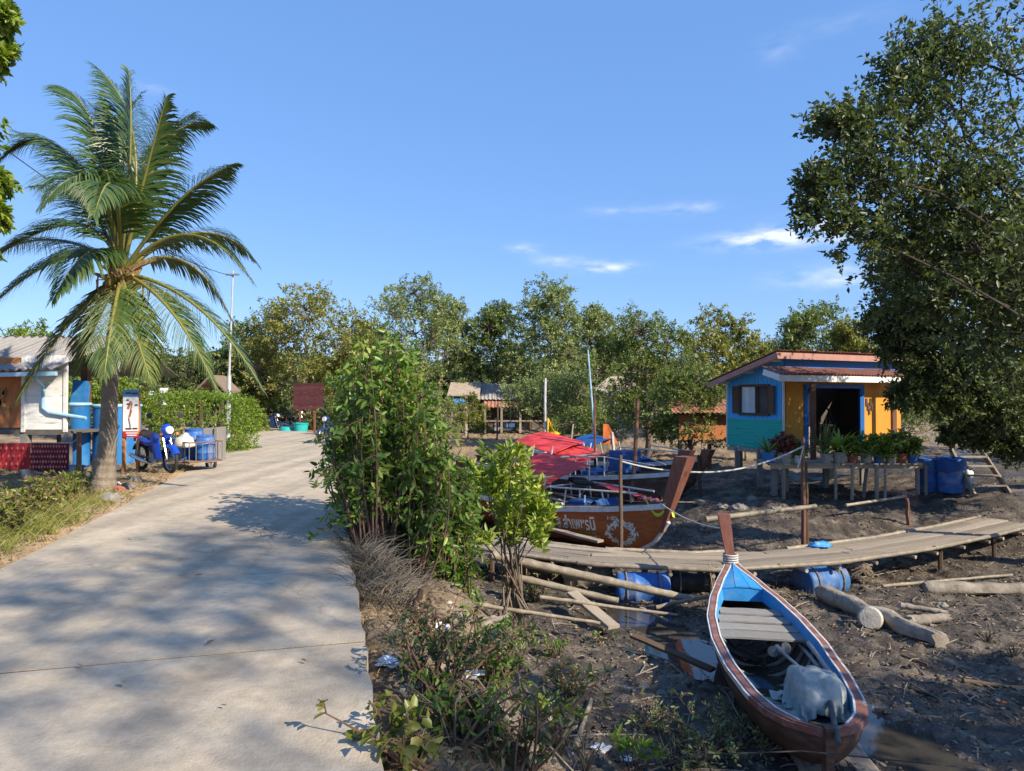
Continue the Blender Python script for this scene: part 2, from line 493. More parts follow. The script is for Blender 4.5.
M['leaf_bush'] = leafmat('leaf_bush', (0.055, 0.115, 0.016), (0.125, 0.225, 0.03), (0.34, 0.39, 0.08))
M['leaf_hedge'] = leafmat('leaf_hedge', (0.077, 0.143, 0.0132), (0.154, 0.242, 0.022), (0.308, 0.374, 0.055))
M['leaf_palm'] = leafmat('leaf_palm', (0.032, 0.07, 0.02), (0.066, 0.118, 0.034), (0.26, 0.24, 0.06), trans=0.22, rough=0.4)
M['leaf_grass'] = leafmat('leaf_grass', (0.085, 0.105, 0.02), (0.17, 0.185, 0.035), (0.34, 0.31, 0.09))
M['leaf_dry'] = leafmat('leaf_dry', (.13, .095, .055), (.26, .20, .12), (.42, .34, .22), trans=.15, rough=.8, spec=.2)
M['leaf_twig'] = leafmat('leaf_bare', (.09, .075, .06), (.15, .13, .105), (.22, .19, .15), trans=.05, rough=.9, spec=.1)
M['leaf_red'] = leafmat('leaf_red', (.10, .03, .025), (.20, .06, .04), (.30, .12, .06))


# ------------------------------------------------------------------ mesh helpers
class MB:
    def __init__(s):
        s.v, s.f, s.m = [], [], []

    def add(s, verts, faces, mi=0):
        o = len(s.v)
        s.v += [tuple(v) for v in verts]
        s.f += [tuple(i + o for i in f) for f in faces]
        s.m += [mi] * len(faces)
        return s

    def box(s, c, size, rot=None, mi=0, taper=1.0):
        hx, hy, hz = size[0] / 2, size[1] / 2, size[2] / 2
        c = Vector(c)
        vs = []
        for z in (-1, 1):
            k = taper if z > 0 else 1
            for x, y in ((-1, -1), (1, -1), (1, 1), (-1, 1)):
                p = Vector((x * hx * k, y * hy * k, z * hz))
                vs.append(c + (rot @ p if rot is not None else p))
        return s.add(vs, [(3, 2, 1, 0), (4, 5, 6, 7), (0, 1, 5, 4), (1, 2, 6, 5), (2, 3, 7, 6), (3, 0, 4, 7)], mi)

    def bar(s, a, b, w, h, mi=0, up=(0, 0, 1)):
        a, b = Vector(a), Vector(b)
        d = (b - a)
        L = d.length
        d.normalize()
        u = Vector(up)
        if abs(d.dot(u)) > .98:
            u = Vector((0, 1, 0))
        sd = d.cross(u).normalized()
        u = sd.cross(d)
        rot = Matrix((d, sd, u)).transposed()
        return s.box((a + b) / 2, (L, w, h), rot, mi)

    def tube(s, pts, rad, n=8, mi=0, cap=True, squash=1.0):
        pts = [Vector(p) for p in pts]
        if not hasattr(rad, '__len__'):
            rad = [rad] * len(pts)
        k = len(pts)
        u = None
        vs = []
        for i, p in enumerate(pts):
            d = (pts[min(i + 1, k - 1)] - pts[max(i - 1, 0)])
            if d.length < 1e-9:
                d = Vector((0, 0, 1))
            d.normalize()
            if u is None:
                u = d.orthogonal().normalized()
            u = (u - d * u.dot(d))
            if u.length < 1e-6:
                u = d.orthogonal()
            u.normalize()
            w = d.cross(u)
            for j in range(n):
                a = 2 * math.pi * j / n
                vs.append(p + u * math.cos(a) * rad[i] + w * math.sin(a) * rad[i] * squash)
        fs = []
        for i in range(k - 1):
            for j in range(n):
                fs.append((i * n + j, i * n + (j + 1) % n, (i + 1) * n + (j + 1) % n, (i + 1) * n + j))
        if cap:
            fs.append(tuple(reversed(range(n))))
            fs.append(tuple((k - 1) * n + j for j in range(n)))
        return s.add(vs, fs, mi)

    def lathe(s, prof, c=(0, 0, 0), n=20, mi=0, rot=None):
        c = Vector(c)
        vs, fs = [], []
        for r, z in prof:
            for j in range(n):
                a = 2 * math.pi * j / n
                p = Vector((r * math.cos(a), r * math.sin(a), z))
                vs.append(c + (rot @ p if rot is not None else p))
        k = len(prof)
        for i in range(k - 1):
            for j in range(n):
                fs.append((i * n + j, i * n + (j + 1) % n, (i + 1) * n + (j + 1) % n, (i + 1) * n + j))
        fs.append(tuple(reversed(range(n))))
        fs.append(tuple((k - 1) * n + j for j in range(n)))
        return s.add(vs, fs, mi)

    def torus(s, c, axis, Rr, r, n=28, m=8, mi=0):
        q = Vector((0, 0, 1)).rotation_difference(Vector(axis).normalized()).to_matrix()
        c = Vector(c)
        vs, fs = [], []
        for i in range(n):
            a = 2 * math.pi * i / n
            for j in range(m):
                b = 2 * math.pi * j / m
                vs.append(c + q @ Vector(((Rr + r * math.cos(b)) * math.cos(a), (Rr + r * math.cos(b)) * math.sin(a), r * math.sin(b))))
        for i in range(n):
            for j in range(m):
                fs.append((i * m + j, ((i + 1) % n) * m + j, ((i + 1) % n) * m + (j + 1) % m, i * m + (j + 1) % m))
        return s.add(vs, fs, mi)

    def grid(s, rows, mi=0, closed=False):
        """rows: list of equally long point lists."""
        n = len(rows[0])
        vs = [p for r in rows for p in r]
        fs = []
        for i in range(len(rows) - 1):
            for j in range(n if closed else n - 1):
                fs.append((i * n + j, i * n + (j + 1) % n, (i + 1) * n + (j + 1) % n, (i + 1) * n + j))
        return s.add(vs, fs, mi)

    def slab(s, rows, th, mi=0):
        """A sheet (rows of points) given thickness along -Z."""
        n, k = len(rows[0]), len(rows)
        lo = [[Vector(p) - Vector((0, 0, th)) for p in r] for r in rows]
        s.grid(rows, mi)
        s.grid([list(reversed(r)) for r in lo], mi)
        top = [Vector(p) for p in rows[0]] + [Vector(r[-1]) for r in rows[1:]] + [Vector(p) for p in reversed(rows[-1][:-1])] + [Vector(r[0]) for r in reversed(rows[1:-1])]
        m = len(top)
        s.add(top + [p - Vector((0, 0, th)) for p in top], [(i, i + m, (i + 1) % m + m, (i + 1) % m) for i in range(m)], mi)
        return s

    def mesh(s, name, mats, smooth=False):
        me = bpy.data.meshes.new(name)
        me.from_pydata(s.v, [], s.f)
        for m in (mats if isinstance(mats, (list, tuple)) else [mats]):
            me.materials.append(M[m] if isinstance(m, str) else m)
        if any(s.m):
            me.polygons.foreach_set('material_index', s.m)
        if smooth:
            me.polygons.foreach_set('use_smooth', [True] * len(me.polygons))
            if smooth != 'all':
                try:
                    me.set_sharp_from_angle(angle=math.radians(45))
                except Exception:
                    pass
        me.update()
        return me

    def obj(s, name, mats, parent=None, smooth=False, world=True):
        o = bpy.data.objects.new(name, s.mesh(name, mats, smooth))
        COL.objects.link(o)
        if parent is not None:
            hang(o, parent, world)
        return o


WM = {}


def hang(o, parent, world=True):
    o.parent = parent
    if world:
        o.matrix_parent_inverse = WM.get(parent.name, Matrix.Identity(4)).inverted()
        WM[o.name] = o.matrix_basis.copy()
    else:
        WM[o.name] = WM.get(parent.name, Matrix.Identity(4)) @ o.matrix_basis


def tag(o, label, cat, group=None, kind=None):
    o['label'] = label
    o['category'] = cat
    if group:
        o['group'] = group
    if kind:
        o['kind'] = kind
    return o


def thing(name, label, cat, loc=(0, 0, 0), rz=0.0, group=None, rot=None, scale=1.0):
    o = bpy.data.objects.new(name, None)
    o.empty_display_size = 0.1
    COL.objects.link(o)
    o.location = loc
    o.rotation_euler = rot if rot is not None else (0, 0, rz)
    o.scale = (scale,) * 3
    WM[o.name] = Matrix.LocRotScale(Vector(loc), o.rotation_euler, o.scale)
    return tag(o, label, cat, group)


def piece(name, me, mtx, parent):
    o = bpy.data.objects.new(name, me)
    COL.objects.link(o)
    o.matrix_basis = mtx
    hang(o, parent, True)
    return o


def frame(a, b, up=(0, 0, 1), w=1.0, h=1.0):
    """Matrix that maps the unit X segment onto a->b, Y width w, Z height h."""
    a, b = Vector(a), Vector(b)
    d = b - a
    L = d.length
    d.normalize()
    u = Vector(up)
    if abs(d.dot(u)) > .98:
        u = Vector((0, 1, 0))
    sd = u.cross(d).normalized()
    u = d.cross(sd)
    m = Matrix((d * L, sd * w, u * h)).transposed().to_4x4()
    m.translation = (a + b) / 2
    return m


def np_mesh(name, verts, faces, mats, var=None, mi=None, smooth=False):
    """verts (n,3); faces (k,c) array of one polygon size."""
    me = bpy.data.meshes.new(name)
    verts = np.ascontiguousarray(verts, dtype=np.float32)
    faces = np.ascontiguousarray(faces, dtype=np.int32)
    k, c = faces.shape
    me.vertices.add(len(verts))
    me.vertices.foreach_set('co', verts.ravel())
    me.loops.add(k * c)
    me.loops.foreach_set('vertex_index', faces.ravel())
    me.polygons.add(k)
    me.polygons.foreach_set('loop_start', np.arange(0, k * c, c, dtype=np.int32))
    for m in (mats if isinstance(mats, (list, tuple)) else [mats]):
        me.materials.append(M[m] if isinstance(m, str) else m)
    if mi is not None:
        me.polygons.foreach_set('material_index', np.asarray(mi, dtype=np.int32))
    if smooth:
        me.polygons.foreach_set('use_smooth', np.ones(k, dtype=bool))
    me.update(calc_edges=True)
    if var is not None:
        a = me.attributes.new('var', 'FLOAT', 'FACE')
        a.data.foreach_set('value', np.asarray(var, dtype=np.float32))
    return me


def unit(v):
    return v / np.maximum(np.linalg.norm(v, axis=-1, keepdims=True), 1e-9)


def leaves_geo(P, U, Nn, L, W, fold=0.18, rich=False, curl=0.0):
    """Leaf blades: base P, axis U, normal Nn, length L, width W (arrays). Two faces each."""
    U = unit(U)
    S = unit(np.cross(Nn, U))
    Nn = np.cross(U, S)
    n = len(P)
    L, W = np.asarray(L).reshape(-1, 1) * np.ones((n, 1)), np.asarray(W).reshape(-1, 1) * np.ones((n, 1))
    tip = P + U * L - Nn * L * curl
    if not rich:
        mid = P + U * L * 0.45 + Nn * W * fold
        V = np.stack([P, mid + S * W * .5, tip, mid - S * W * .5], 1).reshape(-1, 3)
        b = np.arange(n)[:, None] * 4
        F = np.stack([b + [0, 1, 2], b + [0, 2, 3]], 1).reshape(-1, 3)
        return V, F, 2
    a = P + U * L * .28 + Nn * W * fold
    c = P + U * L * .68 + Nn * (W * fold - L * curl * .45)
    V = np.stack([P, a + S * W * .46, c + S * W * .38, tip, c - S * W * .38, a - S * W * .46], 1).reshape(-1, 3)
    b = np.arange(n)[:, None] * 6
    F = np.stack([b + [0, 1, 2, 3], b + [0, 3, 4, 5]], 1).reshape(-1, 4)
    return V, F, 2


def sprigs(rng, C, D, Ls, k, size, spread=0.9, droop=0.0, aspect=0.45, up=0.6, size_var=.35):
    """Leaves set along sprigs: base C, direction D, length Ls; k leaves on each."""
    n = len(C)
    t = (np.arange(k) + 0.5)[None, :] / k + rng.uniform(-.5 / k, .5 / k, (n, k))
    t = np.clip(t, .05, 1)
    D = unit(D)
    P = C[:, None, :] + D[:, None, :] * (Ls[:, None, None] * t[..., None])
    P[..., 2] -= droop * Ls[:, None] * t ** 2
    rv = rng.normal(size=(n, k, 3))
    rv = rv - (rv * D[:, None, :]).sum(-1, keepdims=True) * D[:, None, :]
    U = unit(rv) * spread + D[:, None, :] * rng.uniform(.2, .9, (n, k, 1))
    U[..., 2] -= droop * .6
    Nn = rng.normal(size=(n, k, 3)) * .55
    Nn[..., 2] += up
    sz = size * rng.uniform(1 - size_var, 1 + size_var, (n * k))
    base = np.repeat(rng.normal(0, .18, n), k)
    var = np.clip(.42 + base + rng.normal(0, .17, n * k), 0, 1)
    return P.reshape(-1, 3), U.reshape(-1, 3), Nn.reshape(-1, 3), sz, sz * aspect, var

# ------------------------------------------------------------------ ground sheet
def axis(*spans):
    out = []
    for a, b, st in spans:
        out += list(np.arange(a, b - 1e-6, st))
    return out


def terrain_mat():
    m = bpy.data.materials.new('soil_and_mud')
    m.use_nodes = True
    N, L = m.node_tree.nodes, m.node_tree.links
    b = N['Principled BSDF']
    tc = N.new('ShaderNodeTexCoord')

    def nz(scale, detail=6, rough=.65):
        n = N.new('ShaderNodeTexNoise')
        n.inputs['Scale'].default_value = scale
        n.inputs['Detail'].default_value = detail
        n.inputs['Roughness'].default_value = rough
        L.new(tc.outputs['Object'], n.inputs['Vector'])
        return n.outputs['Fac']

    def ramp(f, stops):
        r = N.new('ShaderNodeValToRGB')
        e = r.color_ramp.elements
        e[0].position, e[0].color = stops[0][0], col(stops[0][1])
        e[1].position, e[1].color = stops[-1][0], col(stops[-1][1])
        for p, c in stops[1:-1]:
            e.new(p).color = col(c)
        L.new(f, r.inputs[0])
        return r.outputs[0]

    def mix(f, a, c):
        x = N.new('ShaderNodeMixRGB')
        L.new(f, x.inputs[0])
        L.new(a, x.inputs[1])
        L.new(c, x.inputs[2])
        return x.outputs[0]

    def attr(n):
        a = N.new('ShaderNodeAttribute')
        a.attribute_name = n
        return a.outputs['Fac']
    mud = ramp(nz(2.3, 9, .7), [(.30, (.032, .027, .023)), (.50, (.085, .070, .057)), (.70, (.25, .205, .16))])
    soil = ramp(nz(3.1, 9, .7), [(.30, (.13, .092, .062)), (.52, (.26, .19, .125)), (.72, (.40, .305, .205))])
    sand = ramp(nz(1.7, 9, .7), [(.30, (.34, .22, .12)), (.50, (.44, .30, .17)), (.72, (.52, .39, .25))])
    c = mix(attr('mud'), soil, mud)
    c = mix(attr('sand'), c, sand)
    sp = ramp(nz(46, 3, .6), [(.42, (.62, .62, .62)), (.60, (1.18, 1.16, 1.12))])
    mm = N.new('ShaderNodeMixRGB')
    mm.blend_type = 'MULTIPLY'
    mm.inputs[0].default_value = .8
    L.new(c, mm.inputs[1])
    L.new(sp, mm.inputs[2])
    L.new(mm.outputs[0], b.inputs['Base Color'])
    r = N.new('ShaderNodeMapRange')
    r.inputs['To Min'].default_value = .92
    r.inputs['To Max'].default_value = .14
    L.new(attr('wet'), r.inputs[0])
    L.new(r.outputs[0], b.inputs['Roughness'])
    b.inputs['Specular IOR Level'].default_value = .4
    bp = N.new('ShaderNodeBump')
    bp.inputs['Strength'].default_value = .75
    bp.inputs['Distance'].default_value = .05
    L.new(nz(17, 7, .7), bp.inputs['Height'])
    L.new(bp.outputs[0], b.inputs['Normal'])
    return m


xs = axis((-3, 9, .055), (9, 15, .17), (-13, -3, .13), (-24, -13, .5), (15, 30, .6))
xs += [30 + 4 * 1.35 ** k for k in range(14)] + [-24 - 4 * 1.35 ** k for k in range(14)]
xs = np.array(sorted(set(np.round(xs, 4))))
ys = axis((2.6, 15, .055), (15, 30, .15), (30, 60, .5), (-10, 2.6, .3))
ys += [60 + 4 * 1.35 ** k for k in range(17)] + [-10 - 4 * 1.35 ** k for k in range(12)]
ys = np.array(sorted(set(np.round(ys, 4))))
GX, GY = np.meshgrid(xs, ys)
GZ = ground(GX, GY)
nx, ny = len(xs), len(ys)
idx = np.arange(nx * ny).reshape(ny, nx)
F = np.stack([idx[:-1, :-1], idx[:-1, 1:], idx[1:, 1:], idx[1:, :-1]], -1).reshape(-1, 4)
me = np_mesh('ground', np.stack([GX, GY, GZ], -1).reshape(-1, 3), F, [terrain_mat()], smooth=True)
d_ = (GX - road_right(GY)) * .967
dl_ = -(GX - road_right(GY) + RW) * .967
n_ = fbm(GX * .7, GY * .7, 3)
in_road = (d_ < -.03) & (dl_ < -.03)
for nm, val in (('mud', np.maximum(ss(.9, 2.3, d_ + n_ * .5) * ss(30, 22, GY + n_ * 3), in_road)),
                ('sand', np.maximum(ss(.9, .1, dl_ + n_ * .5) * (d_ < 0) * (1 - in_road), .75 * ss(-.1, .25, n_) * (dl_ > 0) + .5 * ss(25, 32, GY) * ss(-.2, .3, n_))),
                ('wet', ss(1.2, 2.4, d_) * np.clip(.6 * np.exp(-(seg_dist(GX, GY, CHANNEL) / 1.2) ** 2) + .72 * ss(-.1, .3, fbm(GX * 1.1 + 40, GY * 1.1, 4)), 0, 1))):
    at = me.attributes.new(nm, 'FLOAT', 'POINT')
    at.data.foreach_set('value', np.clip(val, 0, 1).astype(np.float32).ravel())
g = bpy.data.objects.new('ground', me)
COL.objects.link(g)
tag(g, 'sandy roadside soil falling to the grey mud of the creek bed', 'ground', kind='structure')

# standing water in the low places of the creek bed
mw = bpy.data.materials.new('creek_water')
mw.use_nodes = True
b = mw.node_tree.nodes['Principled BSDF']
b.inputs['Base Color'].default_value = (.05, .045, .04, 1)
b.inputs['Roughness'].default_value = .04
b.inputs['Specular IOR Level'].default_value = .6
nw = mw.node_tree.nodes.new('ShaderNodeTexNoise')
nw.inputs['Scale'].default_value = 9
bw = mw.node_tree.nodes.new('ShaderNodeBump')
bw.inputs['Strength'].default_value = .06
bw.inputs['Distance'].default_value = .02
mw.node_tree.links.new(nw.outputs['Fac'], bw.inputs['Height'])
mw.node_tree.links.new(bw.outputs[0], b.inputs['Normal'])
wb = MB().grid([[(x, y, -1.784) for x in (1.3, 2.5, 3.5, 4.5, 5.4)] for y in (3.5, 5.5, 7.5, 9.5, 11.3)])
o = wb.obj('water', [mw])
tag(o, 'shallow tidal water lying in the mud under the blue rimmed boat', 'water', kind='structure')

# hills far behind the trees
hb = MB()
rows = []
for j in range(9):
    row = []
    for i in range(70):
        x = -650 + i * 20
        h = (34 + 14 * mnoise.noise(Vector((x * .006, .3, 0))) + 9 * mnoise.noise(Vector((x * .02, 2, 0)))) * math.sin(math.pi * j / 8)
        h += 4 * mnoise.noise(Vector((x * .05, j, 3))) * math.sin(math.pi * j / 8)
        row.append((x, 420 + j * 45, h - 1))
    rows.append(row)
o = hb.grid(rows).obj('hills', 'hill', smooth='all')
tag(o, 'low wooded hill showing between the trees', 'hill', kind='structure')

# ------------------------------------------------------------------ concrete road: slabs
road = bpy.data.objects.new('road', None)
COL.objects.link(road)
WM[road.name] = Matrix.Identity(4)
tag(road, 'pale concrete village road running towards the trees', 'road', kind='structure')
edges = []                                       # sample the right edge by arc length
yy = np.arange(-9, 40, .02)
xx = road_right(yy)
arc = np.concatenate([[0], np.cumsum(np.hypot(np.diff(xx), np.diff(yy)))])


def road_at(s):
    y = np.interp(s, arc, yy)
    x = np.interp(s, arc, xx)
    t = Vector((np.interp(s + .1, arc, xx) - np.interp(s - .1, arc, xx), np.interp(s + .1, arc, yy) - np.interp(s - .1, arc, yy), 0)).normalized()
    return Vector((x, y, 0)), t, Vector((-t.y, t.x, 0))


s_joint = float(np.interp(4.62, yy, arc))
SL = 3.6
k0 = -3
while True:
    s0, s1 = s_joint + k0 * SL + .012, s_joint + (k0 + 1) * SL - .012
    if s1 > arc[-1] - .2:
        break
    if s0 > .2:
        mb = MB()
        nn, mmn = 26, 8
        top = []
        jig = [0.035 * float(pnoise(k0 * 5.3 + i * .45, 2.2)) + R.uniform(-.006, .006) for i in range(nn)]
        dz = R.uniform(-.006, .006)
        for i in range(nn):
            s = s0 + (s1 - s0) * i / (nn - 1)
            p, t, n = road_at(s)
            row = []
            for j in range(mmn):
                q = p + n * (RW * .967 * j / (mmn - 1) + (jig[i] if j == 0 else 0))
                row.append(Vector((q.x, q.y, dz + .004 * mnoise.noise(q * .7))))
            top.append(list(reversed(row)))
        mb.slab(top, .19)
        mb.obj('concrete_slab', 'concrete', road)
        p0_, t0_, n0_ = road_at(s0 - .012)
        MB().slab([[p0_ - t0_ * .0105 + Vector((0, 0, -.008)), p0_ + t0_ * .0105 + Vector((0, 0, -.008))], [p0_ - t0_ * .0105 + n0_ * RW * .967 + Vector((0, 0, -.008)), p0_ + t0_ * .0105 + n0_ * RW * .967 + Vector((0, 0, -.008))]], .1).obj('joint_filler', 'joint_dirt', road)
    k0 += 1


# ------------------------------------------------------------------ trees
def limb(mb, a, b, r0, r1, rng, wig=.12, k=6, n=6, sag=0.0, mi=0):
    a, b = np.array(a, float), np.array(b, float)
    L = np.linalg.norm(b - a)
    pts, rad = [], []
    w = rng.normal(size=(3,)) * wig * L
    w2 = rng.normal(size=(3,)) * wig * .5 * L
    for i in range(k):
        t = i / (k - 1)
        p = a + (b - a) * t + w * math.sin(math.pi * t) * .5 + w2 * math.sin(2 * math.pi * t) * .4
        p[2] += sag * L * math.sin(math.pi * t)
        pts.append(p)
        rad.append(r0 + (r1 - r0) * t)
    mb.tube(pts, rad, n, mi)
    return pts


def crown_leaves(rng, lobes, per, nsp, k, leaf, sub=.55, droop=.1, up=.6, hollow=.55, aspect=.45, splen=1.0):
    """lobes: (centre, radii). Each gets `per` sub-clumps near its surface, each with nsp sprigs of k leaves."""
    Cs, Ds, Ls, twigs = [], [], [], []
    for c, r in lobes:
        c, r = np.array(c, float), np.array(r, float)
        q = unit(rng.normal(size=(per, 3)))
        q[:, 2] = np.where(q[:, 2] < -.55, -q[:, 2], q[:, 2])
        rad = rng.uniform(hollow, 1.0, (per, 1)) ** .8
        sc_ = c + q * r * rad
        twigs += [(c, s) for s in sc_]
        rr = float(r.mean()) * sub
        dirs = unit(rng.normal(size=(per, nsp, 3)) * .8 + q[:, None, :] * .7 + np.array([0, 0, .15]))
        st = sc_[:, None, :] + rng.normal(size=(per, nsp, 3)) * rr * .33
        Cs.append(st.reshape(-1, 3))
        Ds.append(dirs.reshape(-1, 3))
        Ls.append(rng.uniform(.35, 1.0, per * nsp) * rr * splen)
    C, D, Ln = np.concatenate(Cs), np.concatenate(Ds), np.concatenate(Ls)
    return sprigs(rng, C, D, Ln, k, leaf, droop=droop, up=up, aspect=aspect), twigs, (C, D, Ln)


def tree(name, label, base, lobes, leaf, per, nsp, k, lm, seed, group=None, trunk_r=.16, trunks=None, bark='bark', rich=False,
         droop=.1, sub=.55, hollow=.5, up=.6, twig_every=1, splen=1.0, cat='tree', fork=.45, var_shift=0.0, aspect=.45):
    rng = np.random.RandomState(seed)
    bx, by = base
    bz = gz(bx, by) - .15
    t = thing(name, label, cat, (bx, by, bz + .15), group=group)
    (P, U, Nn, L, W, var), twigs, _ = crown_leaves(rng, lobes, per, nsp, k, leaf, sub, droop, up, hollow, aspect, splen)
    V, Fc, rep = leaves_geo(P, U, Nn, L, W, rich=rich, curl=.1)
    me = np_mesh('crown', V, Fc, lm, np.clip(np.repeat(var, rep) + var_shift, 0, 1))
    o = bpy.data.objects.new('crown', me)
    COL.objects.link(o)
    hang(o, t)
    cen = np.mean([np.array(c) for c, r in lobes], 0)
    low = min(c[2] - r[2] for c, r in lobes)
    mb = MB()
    fk = np.array([bx + (cen[0] - bx) * fork, by + (cen[1] - by) * fork, bz + max(.5, (cen[2] - bz) * fork)])
    for i, off in enumerate(trunks or [(0, 0)]):
        limb(mb, (bx + off[0], by + off[1], bz), fk + np.array([off[0], off[1], 0]) * .6, trunk_r * (1.25 if i == 0 else .9), trunk_r * .75, rng, .05, 7, 9)
    mb.obj('trunk', bark, t, smooth=True)
    mb = MB()
    for c, r in lobes:
        limb(mb, fk - np.array([0, 0, .1]), c, trunk_r * min(.6, 1.25 / math.sqrt(len(lobes))), trunk_r * .12, rng, .16, 8, 6)
    for i, (c, s) in enumerate(twigs):
        if i % twig_every == 0:
            limb(mb, c, s, trunk_r * .17, .008, rng, .15, 4, 4)
    mb.obj('branches', bark, t, smooth=True)
    return t


def lobeset(rng, cx, cy, z0, z1, rx, ry, n, rl=(.32, .5), top=.55):
    """n overlapping lobes filling an egg from z0 to z1; `top` is the width kept near the top."""
    out = []
    H = z1 - z0
    for i in range(n):
        f = (i + .5) / n
        w = (1 - (1 - top) * max(0, (f - .35) / .65) ** 1.3) * (.72 + .28 * min(1, f / .3))
        a = i * 2.399 + rng.uniform(-.4, .4)
        rr = rng.uniform(*rl) * rx
        q = rng.uniform(.5, 1.0) * max(0, 1 - rr / rx * .55) * w
        if f > .9:
            q *= .35
        out.append(((cx + math.cos(a) * q * rx, cy + math.sin(a) * q * ry, z0 + rr * .75 + (H - rr * 1.55) * f), (rr, rr * ry / rx, rr * .82)))
    return out


def bg_tree(px, y, top_py, half_px, bot_py, label, lm, seed, n=9, leaf=.165, per=24, nsp=8, k=13, name='broadleaf_tree', top=.55, rl=(.36, .54), **kw):
    rng = np.random.RandomState(seed * 7 + 1)
    c = pix(px, top_py, y)
    zb = pix(px, bot_py + 6, y).z
    rx = half_px / FPX * y * 1.22
    lobes = lobeset(rng, c.x, y, zb, c.z, rx, rx * .85, n, rl, top)
    return tree(name, label, (c.x, y), lobes, leaf, per, nsp, k, lm, seed, group=kw.pop('group', 'trees beyond the creek'), trunk_r=kw.pop('trunk_r', .16), **kw)


bg_tree(300, 38, 284, 60, 420, 'broad olive green tree above the maroon board at the road end', 'leaf_olive', 11, 12, per=18, top=.7)
bg_tree(247, 40, 322, 36, 425, 'darker leafy tree beside the tall utility pole', 'leaf_mid', 12, 8)
bg_tree(346, 37, 352, 22, 432, 'small yellow green tree just beside the maroon board', 'leaf_yellow', 13, 7, leaf=.11, per=12, trunk_r=.07)
bg_tree(412, 43, 272, 46, 400, 'tall grey green tree rising behind the roadside bush', 'leaf_grey', 14, 11, per=16)
bg_tree(372, 46, 318, 34, 420, 'grey green tree half hidden between olive tree and roadside bush', 'leaf_grey', 15, 8)
bg_tree(452, 47, 296, 28, 405, 'slim grey green tree behind the rust roofed hut, nearest the roadside bush', 'leaf_grey', 16, 8, top=.4)
bg_tree(498, 46, 300, 34, 400, 'dark pointed tree directly above the rust roofed hut', 'leaf_mid', 17, 9, top=.35)
bg_tree(548, 41, 276, 38, 418, 'tallest tree of the middle, above the boat masts', 'leaf_grey', 18, 12, per=17, top=.45)
bg_tree(592, 44, 305, 34, 405, 'grey green tree just above the tan hut roof', 'leaf_grey', 19, 9, top=.5)
bg_tree(553, 33, 372, 46, 428, 'low grey green tree hanging over the huts behind the yellow flag', 'leaf_grey', 20, 7, leaf=.12, trunk_r=.09, top=.9)
bg_tree(648, 29, 306, 44, 452, 'dense dark mangrove tree reaching the mud beside the blue house', 'leaf_mid', 21, 13, leaf=.11, per=20, nsp=8, k=13, name='mangrove_tree', top=.6)
bg_tree(690, 25.5, 362, 40, 452, 'low leafy mangrove tree touching the blue gable wall', 'leaf_mid', 22, 9, leaf=.10, per=17, name='mangrove_tree', trunk_r=.09, top=.75)
bg_tree(722, 34, 308, 42, 420, 'yellow green tree rising behind the blue gable roof', 'leaf_olive', 23, 10, per=15, top=.7)
bg_tree(812, 40, 300, 40, 420, 'dark tree showing above the middle of the house roof', 'leaf_mid', 24, 9, top=.7)
bg_tree(852, 36, 318, 30, 420, 'olive tree above the house roof, beside the big overhanging tree', 'leaf_olive', 25, 8, top=.8)
bg_tree(205, 40, 352, 44, 425, 'dark tree behind the thatched hut and the clipped hedge', 'leaf_dark', 26, 9, top=.8)
bg_tree(98, 27, 366, 40, 432, 'bright leafy tree seen under the roof behind the blue tank', 'leaf_bright', 27, 7, leaf=.12, trunk_r=.08, top=.85)
bg_tree(25, 36, 318, 30, 420, 'green tree just showing over the grey roof behind the palm fronds', 'leaf_bright', 28, 7, leaf=.13)
bg_tree(625, 55, 325, 40, 400, 'far grey green tree filling the gap beside the dark mangrove', 'leaf_grey', 29, 7)
bg_tree(765, 48, 338, 40, 400, 'far olive tree low behind the peak of the blue house', 'leaf_olive', 30, 7)

# far woods closing the view
rng = np.random.RandomState(5)
Cs = []
for i in range(420):
    a = rng.uniform(-.75, .8)
    r = rng.uniform(60, 78)
    x, y = math.sin(a) * r, math.cos(a) * r
    Cs.append(((x, y, rng.uniform(.5, 4.6)), (1.7, 1.7, 1.3)))
(P, U, Nn, L, W, var), _, _ = crown_leaves(rng, Cs, 9, 4, 9, .26)
V, Fc, rep = leaves_geo(P, U, Nn, L, W)
o = bpy.data.objects.new('far_woods', np_mesh('far_woods', V, Fc, 'leaf_mid', np.repeat(var, rep)))
COL.objects.link(o)
tag(o, 'dark belt of far woods closing the view behind the village', 'woods', kind='stuff')

# the big mangrove at the right: crown over the mud, trunk beside the steps
rng = np.random.RandomState(77)


def px_lobe(px, py, y, r, ry=None, rz=None):
    p = pix(px, py, y)
    return (tuple(p), (r, ry or r, rz or r * .8))


lb = [px_lobe(*a) for a in ((1010, 70, 12.5, 1.1), (1060, 20, 13, 1.4), (950, 95, 12.3, .85), (985, 150, 12.5, 1.0), (905, 120, 12, .62), (925, 165, 12.2, .7),
                            (870, 150, 11.8, .5), (850, 185, 11.7, .5), (835, 125, 11.8, .36), (882, 205, 12, .6), (820, 215, 11.6, .32), (860, 235, 11.7, .38),
                            (940, 220, 12.3, .8), (1000, 230, 12.6, 1.0), (1070, 130, 13, 1.5), (1080, 240, 13, 1.4), (825, 180, 11.6, .28), (930, 55, 12.3, .5), (905, 85, 12.2, .4), (860,130,11.9,.4), (965,60,12.4,.6), (960, 265, 12.8, .8), (1015, 290, 13, .9), (900, 255, 12.4, .5), (920, 300, 12.8, .6), (985, 320, 13, .8), (960, 200, 12, .7), (1010, 180, 12, .8), (980, 250, 11.8, .8), (1030, 260, 11.8, .9), (1000, 330, 12, .7), (945, 300, 12.2, .55), (1040, 330, 12, .8))]
